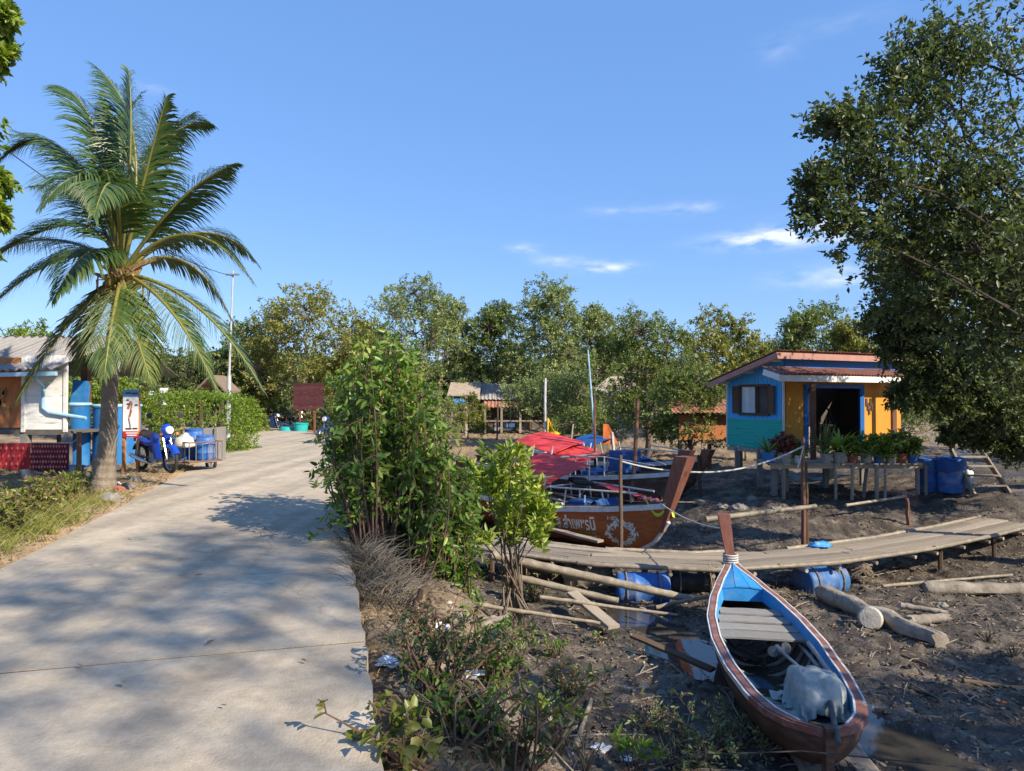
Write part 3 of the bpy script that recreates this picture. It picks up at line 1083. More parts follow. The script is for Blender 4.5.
tree('mangrove_tree', 'big dark tree leaning over the creek, its branches against the sky beside the house', (13.8, 12.6), lb, .115, 14, 6, 12, 'leaf_dark', 41,
     group='mangrove trees by the stilt house', trunk_r=.13, droop=.08, sub=1.15, fork=.55, hollow=.25, splen=1.0, twig_every=2, bark='bark_dark', up=.35)
lb = [px_lobe(*a) for a in ((910, 300, 15.5, .7), (950, 280, 16, .95), (1010, 300, 16, 1.1), (905, 350, 15.8, .55), (930, 350, 16, .9), (990, 370, 16, 1.0), (1050, 350, 16.5, 1.2),
                            (925, 392, 16, .5), (950, 405, 16, .6), (1000, 418, 15.8, .6), (1045, 425, 16, .8), (985, 442, 16.4, .34), (1028, 450, 16.2, .45), (960, 436, 16.5, .3), (910, 400, 15.8, .35), (885, 325, 15.8, .4), (1070, 290, 16, 1.2),(905,262,15.2,.6),(955,245,15.4,.8),(1010,255,15.5,.9),(1060,250,15.6,1.0),(985,290,15,.8),(1030,310,15,.8))]
tree('mangrove_tree', 'dense dark green tree covering the end of the stilt house and the steps', (14.2, 17.2), lb, .105, 34, 8, 14, 'leaf_dark', 42,
     group='mangrove trees by the stilt house', trunk_r=.15, sub=.7, fork=.35, hollow=.3, var_shift=.05, bark='bark_dark')
# trees standing outside the picture on the creek bank beside and behind the camera: their shade lies on road and mud
for i, (c, r, bxy, lab) in enumerate((((12.3, -5.4, 13.0), 2.9, (13.4, -6.6), 'roadside tree shading the near road slab'),
                                     ((9.6, 1.0, 5.4), 1.7, (10.2, .3), 'bank tree shading the small boat'),
                                     ((13.6, 1.2, 5.2), 1.6, (14.4, .4), 'bank tree shading the near mud'))):
    rng = np.random.RandomState(90 + i)
    lb = [((c[0] + rng.uniform(-1, 1) * r, c[1] + rng.uniform(-1, 1) * r * .7, c[2] + rng.uniform(-.6, .6) * r), (r * .45, r * .45, r * .36)) for _ in range(10)]
    tree('bank_tree', lab, bxy, lb, .14, 9 if i else 13, 6, 9, 'leaf_mid', 60 + i, group='trees beside and behind the camera', trunk_r=.13, twig_every=3)
# tree at the left edge of the picture
lb = [px_lobe(*a) for a in ((-22, 20, 9.2, .32), (-40, 70, 9.4, .4), (-16, 50, 9.2, .2), (-60, 130, 9.5, .6), (-22, 185, 9.3, .30), (-14, 215, 9.2, .20), (-70, 230, 9.5, .6), (-90, 20, 9.6, .7), (-6, 8, 9.1, .14))]
tree('broadleaf_tree', 'tree whose twigs reach in at the edge beside the palm', (-8.9, 9.4), lb, .11, 20, 6, 10, 'leaf_bright', 44, trunk_r=.1, rich=True, twig_every=2)

# ------------------------------------------------------------------ coconut palm
PY = 11.8
pc = pix(121, 276, PY)
pb = pix(103, 492, PY)
palm = thing('coconut_palm', 'coconut palm with drooping fronds standing at the road edge', 'palm tree', (pb.x, PY, gz(pb.x, PY)))
mb = MB()
pts, rad = [], []
nseg = 62
for i in range(nseg + 1):
    t = i / nseg
    x = pb.x + (pc.x - pb.x) * (t ** 1.25) + .03 * math.sin(t * 7)
    z = -.15 + (pc.z + .15) * t
    r = .100 + .045 * (1 - t) + .10 * math.exp(-t * 9)
    pts.append((x, PY, z))
    rad.append(r * (1 + (.045 if i % 2 else -.02)) * (1 + .02 * R.uniform(-1, 1)))
mb.tube(pts, rad, 16)
mb.obj('trunk', 'palm_trunk', palm)
mb = MB()                                             # leaf bases and fibre at the crown
for i in range(26):
    a = i * 2.4
    el = R.uniform(.2, 1.3)
    L = R.uniform(.3, .55)
    d = Vector((math.cos(a) * math.cos(el), math.sin(a) * math.cos(el), math.sin(el)))
    p0 = pc + Vector((math.cos(a) * .09, math.sin(a) * .09, R.uniform(-.45, .1)))
    mb.tube([p0, p0 + d * L * .5, p0 + d * L + Vector((0, 0, -.06))], [.07, .05, .02], 6)
for i in range(9):                                    # hanging dry sheaths
    a = R.uniform(0, 6.28)
    p0 = pc + Vector((math.cos(a) * .2, math.sin(a) * .2, -.05))
    q = p0 + Vector((math.cos(a) * R.uniform(.1, .35), math.sin(a) * .25, 0))
    mb.tube([p0, q, q + Vector((R.uniform(-.05, .05), 0, -R.uniform(.25, .5)))], [.03, .028, .008], 5, squash=.4)
mb.obj('crown_base', 'husk', palm, smooth=True)
for i in range(5):
    a = 2.2 + i * 1.1
    mb = MB()
    q = pc + Vector((math.cos(a) * .22, math.sin(a) * .22, -.12 - .05 * (i % 2)))
    mb.lathe([(.005, -.10), (.055, -.08), (.085, -.02), (.08, .05), (.04, .10), (.005, .11)], q, 10)
    mb.obj('coconut', 'coconut', palm, smooth='all')


def frond_mesh(p0, pm, p1, ll, seed, side_up=.10, n=112, yellow=0.0):
    rng = np.random.RandomState(seed)
    p0, pm, p1 = np.array(p0), np.array(pm), np.array(p1)
    ct = 2 * pm - .5 * (p0 + p1)

    def B(t):
        t = np.asarray(t)[..., None]
        return (1 - t) ** 2 * p0 + 2 * t * (1 - t) * ct + t * t * p1

    def T(t):
        t = np.asarray(t)[..., None]
        return unit(2 * (1 - t) * (ct - p0) + 2 * t * (p1 - ct))
    mb = MB()
    tt = np.linspace(0, 1, 14)
    mb.tube([tuple(p) for p in B(tt)], [.034 * (1 - t) ** .8 + .005 for t in tt], 5)
    rv, rf = np.array(mb.v), [f for f in mb.f if len(f) == 4]
    t = np.linspace(.17, .995, n)
    t = np.concatenate([t, t + .004])
    sgn = np.concatenate([np.ones(n), -np.ones(n)])
    t = np.clip(t + rng.uniform(-.003, .003, 2 * n), 0, 1)
    P, D = B(t), T(t)
    upv = np.array([0, 0, 1.0]) + rng.normal(0, .02, 3)
    S = np.cross(D, upv)
    nrm = np.linalg.norm(S, axis=1, keepdims=True)
    alt = unit(np.cross(D, np.array([.9, .1, .3])))
    S = np.where(nrm > .18, S / np.maximum(nrm, 1e-6), alt)
    Nn = np.cross(S, D)
    prof = np.sin(np.clip((t - .10) / .90, 0, 1) ** .72 * np.pi * .90 + .22)
    Ln = ll * np.clip(prof, .22, 1) * rng.uniform(.85, 1.1, 2 * n)
    U = unit(S * sgn[:, None] * (1.0 - .35 * t[:, None]) + D * (.55 + .75 * t[:, None] ** 2) + Nn * side_up + rng.normal(0, .07, (2 * n, 3)))
    wid = .036 * rng.uniform(.8, 1.2, 2 * n)
    K = 5
    rows = []
    cur = P.copy()
    d = U.copy()
    wd = unit(np.cross(U, Nn)) * .5 + unit(D) * .5
    for kx in range(K):
        w = wid * (1, 1.25, 1.05, .7, .06)[kx]
        rows.append(np.stack([cur - wd * w[:, None] * .5, cur + wd * w[:, None] * .5], 1))
        cur = cur + d * (Ln / (K - 1))[:, None]
        d = unit(d + np.array([0, 0, -.30 - .10 * kx]) * rng.uniform(.6, 1.3, (2 * n, 1)))
    LV = np.stack(rows, 1).reshape(-1, 3)
    b = np.arange(2 * n)[:, None] * (K * 2)
    LF = np.concatenate([b + np.array([2 * kx, 2 * kx + 1, 2 * kx + 3, 2 * kx + 2]) for kx in range(K - 1)])
    V = np.concatenate([rv, LV])
    Fc = np.concatenate([np.array(rf), LF + len(rv)])
    var = np.concatenate([np.full(len(rf), .95), np.clip(np.tile(.35 + yellow + rng.normal(0, .14, 2 * n), K - 1), 0, 1)])
    return np_mesh('frond', V, Fc, 'leaf_palm', var)


FR = [((132, 140, .3), (90, 62, .6), 0.87, 0), ((92, 128, .2), (50, 86, .5), 0.84, 0), ((66, 152, .3), (-4, 160, .3), 0.84, 0), ((72, 224, .2), (-22, 268, .2), 0.87, -.1),
      ((62, 258, -.5), (-22, 318, -.9), 0.87, .15), ((72, 318, -.3), (16, 402, -.5), 0.87, .05), ((92, 182, -1.1), (40, 205, -2.0), 0.93, .18), ((160, 150, .3), (208, 122, .5), 0.84, 0),
      ((178, 200, -.3), (234, 163, -.5), 0.77, .05), ((188, 234, -.2), (252, 282, -.3), 0.84, .1), ((198, 232, .7), (256, 262, 1.1), 0.84, 0), ((196, 306, -.4), (263, 390, -.6), 0.77, .25),
      ((168, 308, -.9), (216, 388, -1.3), 0.77, .35), ((132, 322, -1.0), (152, 384, -1.4), 0.77, .4), ((112, 318, -1.1), (104, 378, -1.6), 0.70, .3), ((98, 318, .8), (76, 372, 1.2), 0.77, 0),
      ((142, 180, -.4), (164, 96, -.9), 0.84, .1), ((112, 168, 1.0), (138, 92, 1.7), 0.84, 0), ((80, 200, 1.2), (28, 186, 2.2), 0.84, 0),
      ((112, 188, -1.4), (92, 216, -2.7), 0.87, .12), ((128, 150, -.2), (126, 70, -.2), 0.84, .05),       ((150, 165, .8), (190, 112, 1.6), 0.84, 0), ((86, 178, .6), (8, 128, 1.2), 0.84, -.05), ((92, 250, -1.0), (52, 300, -1.9), 0.82, .1), ((185, 262, .6), (236, 330, .9), 0.82, .05), ((60, 240, .8), (-6, 252, 1.4), 0.84, -.05), ((120, 160, .5), (100, 96, 1.2), 0.84, 0)]
for i, (m_, t_, ll, ye) in enumerate(FR):
    pm, p1 = pix(m_[0], m_[1], PY + m_[2]), pix(t_[0], t_[1], PY + t_[2])
    me = frond_mesh(pc + Vector((0, 0, .05)), pm, p1, ll, 200 + i, yellow=ye * .7)
    o = bpy.data.objects.new('frond', me)
    COL.objects.link(o)
    hang(o, palm)


# ------------------------------------------------------------------ corrugated sheet helper
def corr_sheet(a, b, c, d_, pitch=.16, amp=.018, nl=2, th=.006):
    """Sheet with corners a-b (eave, along which it waves), c-d (ridge, c above b). Returns MB."""
    a, b, c, d_ = map(Vector, (a, b, c, d_))
    L = (b - a).length
    n = max(4, int(L / pitch * 6))
    nrm = (b - a).cross(d_ - a).normalized()
    if nrm.z < 0:
        nrm = -nrm
    mb = MB()
    rows_t, rows_b = [], []
    for j in range(nl):
        v = j / (nl - 1)
        rt, rb = [], []
        for i in range(n + 1):
            u = i / n
            p = (a.lerp(b, u)).lerp(d_.lerp(c, u), v) + nrm * amp * math.sin(u * L / pitch * 2 * math.pi)
            rt.append(p)
            rb.append(p - nrm * th)
        rows_t.append(rt)
        rows_b.append(rb)
    mb.grid(rows_t)
    mb.grid([list(reversed(r)) for r in rows_b])
    mb.grid([rows_b[0], rows_t[0]])
    mb.grid([rows_t[-1], rows_b[-1]])
    mb.grid([[r[0] for r in rows_t], [r[0] for r in rows_b]])
    mb.grid([[r[-1] for r in rows_b], [r[-1] for r in rows_t]])
    return mb


def sheet_roof(parent, a, b, c, d_, w=.9, m='roof_grey', name='roof_sheet', pitch=.16, amp=.018, lift=.012):
    a, b, c, d_ = map(Vector, (a, b, c, d_))
    L = (b - a).length
    k = max(1, round(L / w))
    for i in range(k):
        u0, u1 = i / k - (.02 if i else 0), (i + 1) / k
        z = Vector((0, 0, lift * (i % 2)))
        corr_sheet(a.lerp(b, u0) + z, a.lerp(b, u1) + z, d_.lerp(c, u1) + z, d_.lerp(c, u0) + z, pitch, amp).obj(name, m, parent, smooth='all')


unit_box = MB().box((0, 0, 0), (1, 1, 1)).v
ub_faces = MB().box((0, 0, 0), (1, 1, 1)).f


def warped(name, m, seed, k=6, jit=.05):
    """Unit plank (X long) with uneven edges; shared by many pieces."""
    rr = random.Random(seed)
    mb = MB()
    rows = []
    for i in range(k):
        x = -.5 + i / (k - 1)
        e0, e1, z0 = .5 + rr.uniform(-jit, jit), .5 + rr.uniform(-jit, jit), rr.uniform(-.12, .12)
        rows.append([Vector((x, -e0, -.5 + z0)), Vector((x, e1, -.5 + z0)), Vector((x, e1, .38 + z0)), Vector((x, e1 - .06, .5 + z0)), Vector((x, -e0 + .06, .5 + z0)), Vector((x, -e0, .38 + z0))])
    mb.grid(rows, closed=True)
    mb.add(rows[0], [(5, 4, 3, 2, 1, 0)])
    mb.add(rows[-1], [(0, 1, 2, 3, 4, 5)])
    return mb.mesh(name, m)


PLK = {m: [warped('plank', m, 10 + i) for i in range(4)] for m in ('wood_grey', 'wood_dark', 'plank_white', 'plank_rust', 'plank_old', 'thwart', 'boat_blue', 'maroon_board', 'house_teal', 'trim_white', 'hull_brown')}


def plank(parent, a, b, w, h, m='wood_grey', name='plank', up=(0, 0, 1)):
    return piece(name, R.choice(PLK[m]), frame(a, b, up, w, h), parent)


# ------------------------------------------------------------------ blue, teal and orange house on stilts
HC, HA = Vector((7.5, 19.3, 0)), math.atan2(.444, .896)
house = thing('stilt_house', 'blue, teal and orange wooden house on stilts above the mud', 'house', (7.5, 19.3, gz(7.5, 19.3)))
HM = Matrix.Translation(HC) @ Matrix.Rotation(HA, 4, 'Z')


def H(x, y, z):
    return HM @ Vector((x, y, z))


def roof_z(y):
    return 2.83 - .292 * (y + .3)


FL = .13
HW, HD = 4.9, 2.15
# gable wall: grooved blue boards above, lapped teal boards below
mb = MB()
nb = 26
for i in range(nb):
    y0, y1 = HD * i / nb + .006, HD * (i + 1) / nb - .006
    x = -.012 - .004 * (i % 2)
    segs = [(.95, roof_z((y0 + y1) / 2) - .06)]
    if y1 > .50 and y0 < 1.62:
        segs = [(.95, 1.10), (1.93, roof_z((y0 + y1) / 2) - .06)]
    for z0, z1 in segs:
        a, c = H(x, y0, z0), H(.03, y1, z1)
        vs = [H(*p) for p in ((x, y0, z0), (x, y1, z0), (.03, y1, z0), (.03, y0, z0), (x, y0, z1), (x, y1, z1), (.03, y1, z1), (.03, y0, z1))]
        mb.add(vs, ub_faces)
gw = mb.obj('gable_wall', 'house_blue', house)
tw = bpy.data.objects.new('lower_wall', None)
COL.objects.link(tw)
hang(tw, house)
for i in range(8):
    z0 = FL + .0 + i * .104
    plank(tw, H(-.02, -.0, z0 + .055), H(-.02, HD, z0 + .055), .045, .105, 'house_teal', 'teal_board', up=(0, 0, 1))
# window in the gable wall with an open shutter
win = bpy.data.objects.new('window', None)
COL.objects.link(win)
hang(win, house)
mb = MB()
for (ya, za, yb, zb) in ((.50, 1.10, .50, 1.93), (1.62, 1.10, 1.62, 1.93), (.50, 1.10, 1.62, 1.10), (.50, 1.93, 1.62, 1.93), (.96, 1.1, .96, 1.93)):
    mb.bar(H(-.03, ya, za), H(-.03, yb, zb), .09, .07)
mb.obj('window_frame', 'wood_dark', win)
MB().bar(H(.0, .98, 1.52), H(.0, 1.58, 1.52), .012, .76).obj('pane', 'glass', win)
MB().bar(H(.02, .54, 1.52), H(.02, .94, 1.52), .02, .76).obj('room_shade_panel', 'dark_room', win)  # dark panel in the open half: the room's shade put into its colour
mb = MB()                                                # shutter leaf swung open against the wall
mb.bar(H(-.07, .48, 1.52), H(-.10, .26, 1.52), .03, .80)
mb.obj('shutter', 'wood_dark', win)
mb = MB()
mb.bar(H(-.10, 1.86, 1.52), H(-.06, 1.64, 1.52), .035, .8)
mb.obj('shutter', 'wood_dark', win)
# front wall, orange, with the wide doorway
mb = MB()
mb.bar(H(.04, 0, (FL + 2.36) / 2), H(.77, 0, (FL + 2.36) / 2), .06, 2.36 - FL)
mb.bar(H(3.15, 0, (FL + 2.36) / 2), H(HW, 0, (FL + 2.36) / 2), .06, 2.36 - FL)
mb.bar(H(.77, 0, 2.13), H(3.15, 0, 2.13), .06, .46)
mb.obj('front_wall', 'house_orange', house)
mb = MB()
mb.bar(H(.0, -.01, 2.53), H(HW, -.01, 2.53), .07, .34)
mb.obj('upper_front_wall', 'house_blue_dark', house)
mb = MB()
for xa in (.80, 3.12):
    mb.bar(H(xa, -.035, FL), H(xa, -.035, 1.9), .12, .10)
mb.bar(H(.74, -.037, 1.9), H(3.18, -.037, 1.9), .12, .10)
mb.obj('door_frame', 'house_blue_dark', house)
mb = MB()
mb.bar(H(-.025, 0, FL), H(-.025, 0, 2.34), .07, .05, up=(1, 0, 0))
mb.obj('corner_trim', 'trim_white', house)
MB().bar(H(-.03, HD, FL), H(-.03, HD, 2.0), .05, .05, up=(1, 0, 0)).obj('corner_trim', 'trim_white', house)
# rooms behind: floor, back and side walls so the doorway looks into a real room
mb = MB()
mb.bar(H(0.04, HD / 2, FL - .04), H(HW, HD / 2, FL - .04), HD - .1, .07)
mb.obj('floor', 'plank_old', house)
mb = MB()
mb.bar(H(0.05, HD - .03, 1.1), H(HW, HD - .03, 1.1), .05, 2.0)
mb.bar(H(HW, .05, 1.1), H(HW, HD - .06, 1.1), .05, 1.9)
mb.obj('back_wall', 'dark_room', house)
mb = MB()
mb.bar(H(1.2, .6, 1.45), H(1.9, .6, 1.45), .04, .55)
mb.bar(H(2.1, 1.3, .8), H(2.55, 1.3, .8), .4, 1.3)
mb.obj('cupboard', 'grey_wall', house)
mb = MB()
mb.bar(H(2.5, .8, .75), H(2.9, .8, .75), .35, .05)
for q in ((2.52, .66), (2.88, .66), (2.52, .94), (2.88, .94)):
    mb.bar(H(q[0], q[1], FL), H(q[0], q[1], .75), .04, .04)
mb.bar(H(2.86, .66, .75), H(2.86, .94, 1.25), .04, .04)
mb.obj('stool', 'black', house)
# main roof (falls to the back) and porch roof
sheet_roof(house, H(-.58, -.32, roof_z(-.32) + .035), H(HW + .3, -.32, roof_z(-.32) + .035), H(HW + .3, HD + .28, roof_z(HD + .28) + .035), H(-.58, HD + .28, roof_z(HD + .28) + .035), .85, 'roof_tile', pitch=.12, amp=.014)
mb = MB()
mb.bar(H(-.55, -.27, 2.72), H(HW + .25, -.27, 2.72), .03, .17)
mb.bar(H(-.55, -.29, roof_z(-.29) - .09), H(-.55, HD + .26, roof_z(HD + .26) - .09), .03, .15, up=(0, 0, 1))
mb.obj('fascia', 'trim_pink', house)
mb = MB()
vs = [H(-.53, -.25, roof_z(-.25) - .03), H(HW + .2, -.25, roof_z(-.25) - .03), H(HW + .2, HD + .24, roof_z(HD + .24) - .03), H(-.53, HD + .24, roof_z(HD + .24) - .03)]
mb.slab([[vs[0], vs[1]], [vs[3], vs[2]]], .02)
for y in (.1, 1.1, 2.1):
    mb.bar(H(-.5, y, roof_z(y) - .10), H(HW, y, roof_z(y) - .10), .05, .09)
mb.obj('rafters', 'trim_white', house)
sheet_roof(house, H(-.82, -.62, 2.22), H(HW + .1, -.62, 2.22), H(HW + .1, .0, 2.43), H(-.82, -.0, 2.43), .85, 'roof_tile', 'porch_roof_sheet', pitch=.13, amp=.02)
mb = MB()
mb.bar(H(-.8, -.57, 2.10), H(HW + .08, -.57, 2.10), .03, .17)
mb.bar(H(-.8, -.585, 2.11), H(-.8, -.03, 2.28), .03, .16)
mb.obj('porch_fascia', 'trim_white', house)
for x in (.54, 3.9):
    MB().bar(H(x, -.5, -.1), H(x, -.5, 2.12), .12, .12).obj('porch_post', 'wood_brown', house)
mb = MB()                                                # little hanging things beside the doorway
for i in range(5):
    mb.box(H(3.32 + .06 * i, -.05, 1.45 - .13 * (i % 3)), (.05, .03, .22))
mb.obj('wall_hanging', 'wood_dark', house)
# porch deck boards and stilts
for i in range(24):
    x = 6.7 + i * .165
    yb = 19.3 + (x - 7.5) * .4955 - .06 if x > 7.5 else 19.25
    if x > 10.6:
        break
    plank(house, (x, 17.95 + R.uniform(-.05, .05), -.12), (x, yb, -.12), .155, .035, 'wood_grey', 'deck_board')
mb = MB()
mb.bar((6.66, 18.06, -.19), (10.6, 18.06, -.19), .06, .10)
mb.bar((6.9, 18.9, -.19), (10.6, 18.9, -.19), .06, .10)
mb.obj('deck_beam', 'wood_grey', house)
for px, yy_, r, tz in ((783, 18.1, .05, 0), (835, 18.0, .04, 0), (851, 18.0, .042, .03), (862, 18.3, .045, .12), (876, 18.0, .05, 0), (884, 17.9, .035, .02), (917, 18.1, .05, 0), (925, 17.98, .04, 0)):
    x = (px - 512) / FPX * yy_
    mb = MB()
    z0 = gz(x, yy_)
    mb.tube([(x, yy_, z0 - .12), (x + tz, yy_, -.14)], r, 7)
    mb.obj('stilt', 'wood_grey', house, smooth=True)
for (x, y, tz) in ((7.45, 19.1, .10), (6.72, 20.9, .10), (7.1, 20.1, .10), (10.2, 20.4, .1), (8.9, 19.9, .1), (8.0, 21.3, .1), (10, 22, .1), (6.95, 18.6, -.14)):
    mb = MB()
    mb.box((x, y, (gz(x, y) - .15 + tz) / 2), (.13, .13, tz - gz(x, y) + .15))
    mb.obj('concrete_stilt', 'concrete_post', house)
mb = MB()
mb.bar(H(0, -.02, .06), H(0, HD, .06), .08, .12)
mb.bar(H(0, .04, .06), H(HW, .04, .06), .08, .12)
mb.obj('sill_beam', 'wood_grey', house)

# brown shed beside the house
shed = thing('plank_shed', 'low brown plank shed between the mangrove and the blue gable wall', 'shed', (6.9, 25.2, gz(6.9, 25.2)))
for i in range(6):
    plank(shed, (5.9, 24.8, .15 + i * .15), (8.2, 24.8, .15 + i * .15), .04, .145, 'plank_rust', 'wall_board')
for x in (5.95, 7.0, 8.1):
    MB().box((x, 24.85, -.25), (.12, .12, 1.7)).obj('post', 'wood_dark', shed)
sheet_roof(shed, (5.6, 24.4, 1.05), (8.4, 24.4, 1.05), (8.4, 26.2, 1.5), (5.6, 26.2, 1.5), .9, 'roof_rust')


# ------------------------------------------------------------------ pots and plants on the porch
def blades(rng, c, n, length, width, arch, mat_name, spread=1.0, parent=None, name='leaves', var=.5):
    """A rosette of long arching blades."""
    a = rng.uniform(0, 2 * np.pi, n)
    el = rng.uniform(.35, 1.35, n)
    d = np.stack([np.cos(a) * np.cos(el) * spread, np.sin(a) * np.cos(el) * spread, np.sin(el)], -1)
    cur = np.repeat(np.array(c)[None], n, 0)
    S = unit(np.cross(d, np.array([0, 0, 1.0]) + rng.normal(0, .01, 3)))
    Ln = length * rng.uniform(.6, 1.1, n)
    rows = []
    K = 5
    for k in range(K):
        w = width * (.5, 1, .95, .6, .05)[k]
        rows.append(np.stack([cur - S * w * .5, cur + S * w * .5], 1))
        cur = cur + d * (Ln / (K - 1))[:, None]
        d = unit(d + np.array([0, 0, -arch]))
    V = np.stack(rows, 1).reshape(-1, 3)
    b = np.arange(n)[:, None] * (K * 2)
    Fc = np.concatenate([b + np.array([2 * k, 2 * k + 1, 2 * k + 3, 2 * k + 2]) for k in range(K - 1)])
    o = bpy.data.objects.new(name, np_mesh(name, V, Fc, mat_name, np.clip(np.tile(var + rng.normal(0, .2, n), K - 1), 0, 1)))
    COL.objects.link(o)
    if parent is not None:
        hang(o, parent)
    return o


def leafy(rng, c, rad, n, k, size, mat_name, parent=None, name='leaves', droop=.15, up=.6, rich=False, aspect=.5, shift=0.0, hollow=.2, splen=.6, spread=.9):
    """Leaf mass of n sprigs in an ellipsoid."""
    rad = np.array(rad, float)
    q = unit(rng.normal(size=(n, 3))) * rng.uniform(hollow, 1, (n, 1)) ** .6
    C = np.array(c) + q * rad * .75
    D = unit(q + rng.normal(size=(n, 3)) * .5 + np.array([0, 0, .3]))
    P, U, Nn, L, W, var = sprigs(rng, C, D, rng.uniform(.5, 1, n) * rad.mean() * splen, k, size, droop=droop, up=up, aspect=aspect, spread=spread)
    V, Fc, rep = leaves_geo(P, U, Nn, L, W, rich=rich, curl=.12)
    o = bpy.data.objects.new(name, np_mesh(name, V, Fc, mat_name, np.clip(np.repeat(var, rep) + shift, 0, 1)))
    COL.objects.link(o)
    if parent is not None:
        hang(o, parent)
    return o


POTS = [(768, 'aqua', .20, 'arch', 'leaf_mid', 'dark spiky plant in a blue pot at the porch corner', .5), (785, 'pot_grey', .18, 'red', 'leaf_red', 'reddish leafy plant on the porch next to the corner', .42),
        (797, 'bag_white', .15, 'bush', 'leaf_mid', 'small green plant in a white pot beside the porch post', .35), (826, 'pot_grey', .16, 'tall', 'leaf_dark', 'tall dark plant in the doorway of the orange wall', .75),
        (839, 'pot_grey', .2, 'fern', 'leaf_bright', 'wide bright fern in a grey pot before the doorway', .6), (852, 'pot_brown', .17, 'bush', 'leaf_bush', 'bushy green plant right after the wide bright fern', .4),
        (866, 'pot_grey', .17, 'bush', 'leaf_bush', 'light green bushy plant before the door jamb', .5), (878, 'blue_barrel', .18, 'bush', 'leaf_bright', 'bushy plant in the blue pot in the middle of the porch row', .45),
        (890, 'pot_grey', .17, 'bush', 'leaf_bush', 'green plant in a cement pot before the orange wall', .5), (901, 'pot_brown', .17, 'bush', 'leaf_mid', 'plant in a brown pot second from the blue barrels', .45),
        (912, 'blue_barrel', .19, 'bush', 'leaf_mid', 'plant in a blue pot next to the blue barrels', .4)]
for i, (px, pm_, r, kind, lm, lab, hh) in enumerate(POTS):
    rng = np.random.RandomState(300 + i)
    y = 18.12 if px > 780 else 18.2
    x = (px - 512) / FPX * y
    t = thing('potted_plant', lab, 'potted plant', (x, y, -.1), group='pot plants along the porch')
    z0 = -.10
    r *= R.uniform(.75, 1.05)
    MB().lathe([(r * .68, z0), (r * .95, z0 + r * 1.3), (r * 1.05, z0 + r * 1.35), (r * 1.05, z0 + r * 1.5), (r * .9, z0 + r * 1.5), (r * .85, z0 + r * 1.35)], (x, y, 0), 16).obj('pot', pm_, t, smooth=True)
    c = (x, y, z0 + r * 1.4)
    if kind == 'fern':
        blades(rng, c, 60, .85, .085, .30, lm, parent=t, spread=1.3, var=.65)
    elif kind == 'arch':
        blades(rng, c, 16, .7, .06, .10, lm, parent=t)
    elif kind == 'tall':
        blades(rng, c, 18, .95, .06, .04, lm, spread=.4, parent=t)
    else:
        hh *= R.uniform(1.0, 1.5)
        leafy(rng, (x + R.uniform(-.06, .06), y, z0 + r * 1.5 + hh * .4), (hh * .62, hh * .5, hh * .62), 95, 9, .095, lm, t)


# blue barrels, bag and steps beside the house
def barrel_prof(r, h):
    return [(r * .9, 0), (r * .97, .02), (r, .06), (r, h * .30), (r * 1.035, h * .32), (r * 1.035, h * .35), (r, h * .37), (r, h * .64), (r * 1.035, h * .66), (r * 1.035, h * .69), (r, h * .71), (r, h * .92), (r * .96, h * .97), (r * .9, h), (r * .86, h), (r * .85, h * .97)]


for i, (px, lab, r, h, y) in enumerate(((927, 'blue barrel under the end of the porch, nearer the stilts', .29, .88, 18.35), (950, 'blue barrel with a folded cover, beside the white bag', .31, .86, 17.9))):
    x = (px - 512) / FPX * y
    z = gz(x, y) - .01
    t = thing('barrel', lab, 'barrel', (x, y, z), group='upright blue barrels by the house')
    MB().lathe(barrel_prof(r, h), (x, y, z), 24).obj('body', 'blue_barrel', t, smooth=True)
    if i:
        mb = MB()
        rows = []
        for k in range(7):
            rr = r * (1.06 + .10 * k / 6) if k > 3 else r * 1.04 * k / 3
            zz = z + h + .03 - max(0, k - 3) * .085
            rows.append([Vector((x + (rr + .02 * math.sin(j * 2.3 + k)) * math.cos(j * .3491), y + rr * math.sin(j * .3491), zz + .03 * math.sin(j * 1.7 + k * .8) - (.09 if 8 < j < 14 and k > 4 else 0))) for j in range(18)])
        mb.grid(rows, closed=True)
        mb.obj('cover', 'blue_tarp', t, smooth='all')


def crumple(c, size, seed, n=14, m=10, amp=.25, flat=.2):
    """A crumpled bag-like closed lump resting on z = c.z."""
    mb = MB()
    rows = []
    off = Vector((seed * 3.1, seed * 1.7, 0))
    for i in range(m + 1):
        th = math.pi * i / m
        row = []
        for j in range(n):
            ph = 2 * math.pi * j / n
            d = Vector((math.sin(th) * math.cos(ph), math.sin(th) * math.sin(ph), math.cos(th)))
            k = 1 + amp * (mnoise.noise(d * 2.1 + off) * 1.2 + abs(mnoise.noise(d * 5 + off)) * .9)
            p = Vector((d.x * size[0], d.y * size[1], d.z * size[2])) * k
            p.z = max(p.z, -size[2] * flat)
            row.append(Vector(c) + p + Vector((0, 0, size[2] * flat)))
        rows.append(row)
    mb.grid(rows, closed=True)
    return mb


q = pix(967, 492, 17.9)
tag(crumple((q.x, q.y, gz(q.x, q.y)), (.13, .12, .42), 3, amp=.35).obj('plastic_bag', 'bag_white', smooth='all'), 'white plastic bag hanging limp beside the blue barrel', 'bag')
st = thing('wooden_steps', 'small wooden steps with four open treads beside the white bag', 'steps', (12.0, 17.8, gz(12.0, 17.8)))
zg = gz(12.0, 17.6)
for i in range(4):
    plank(st, (11.40 + .03 * i, 17.45 + .2 * i, zg + .12 + i * .22), (12.25 - .03 * i, 17.45 + .2 * i, zg + .12 + i * .22), .2, .04, 'wood_grey', 'tread')
for x in (11.37, 12.26):
    MB().bar((x, 17.25, zg - .1), (x - .06 * (1 if x > 12 else -1), 18.25, zg + .95), .05, .13).obj('stringer', 'wood_grey', st)

# ------------------------------------------------------------------ white stilt house at the left
wh = thing('stilt_house', 'white and orange brown plank house with grey sheet roof behind the palm', 'house', (-10.8, 16.2, 0.0))
WY = 16.0


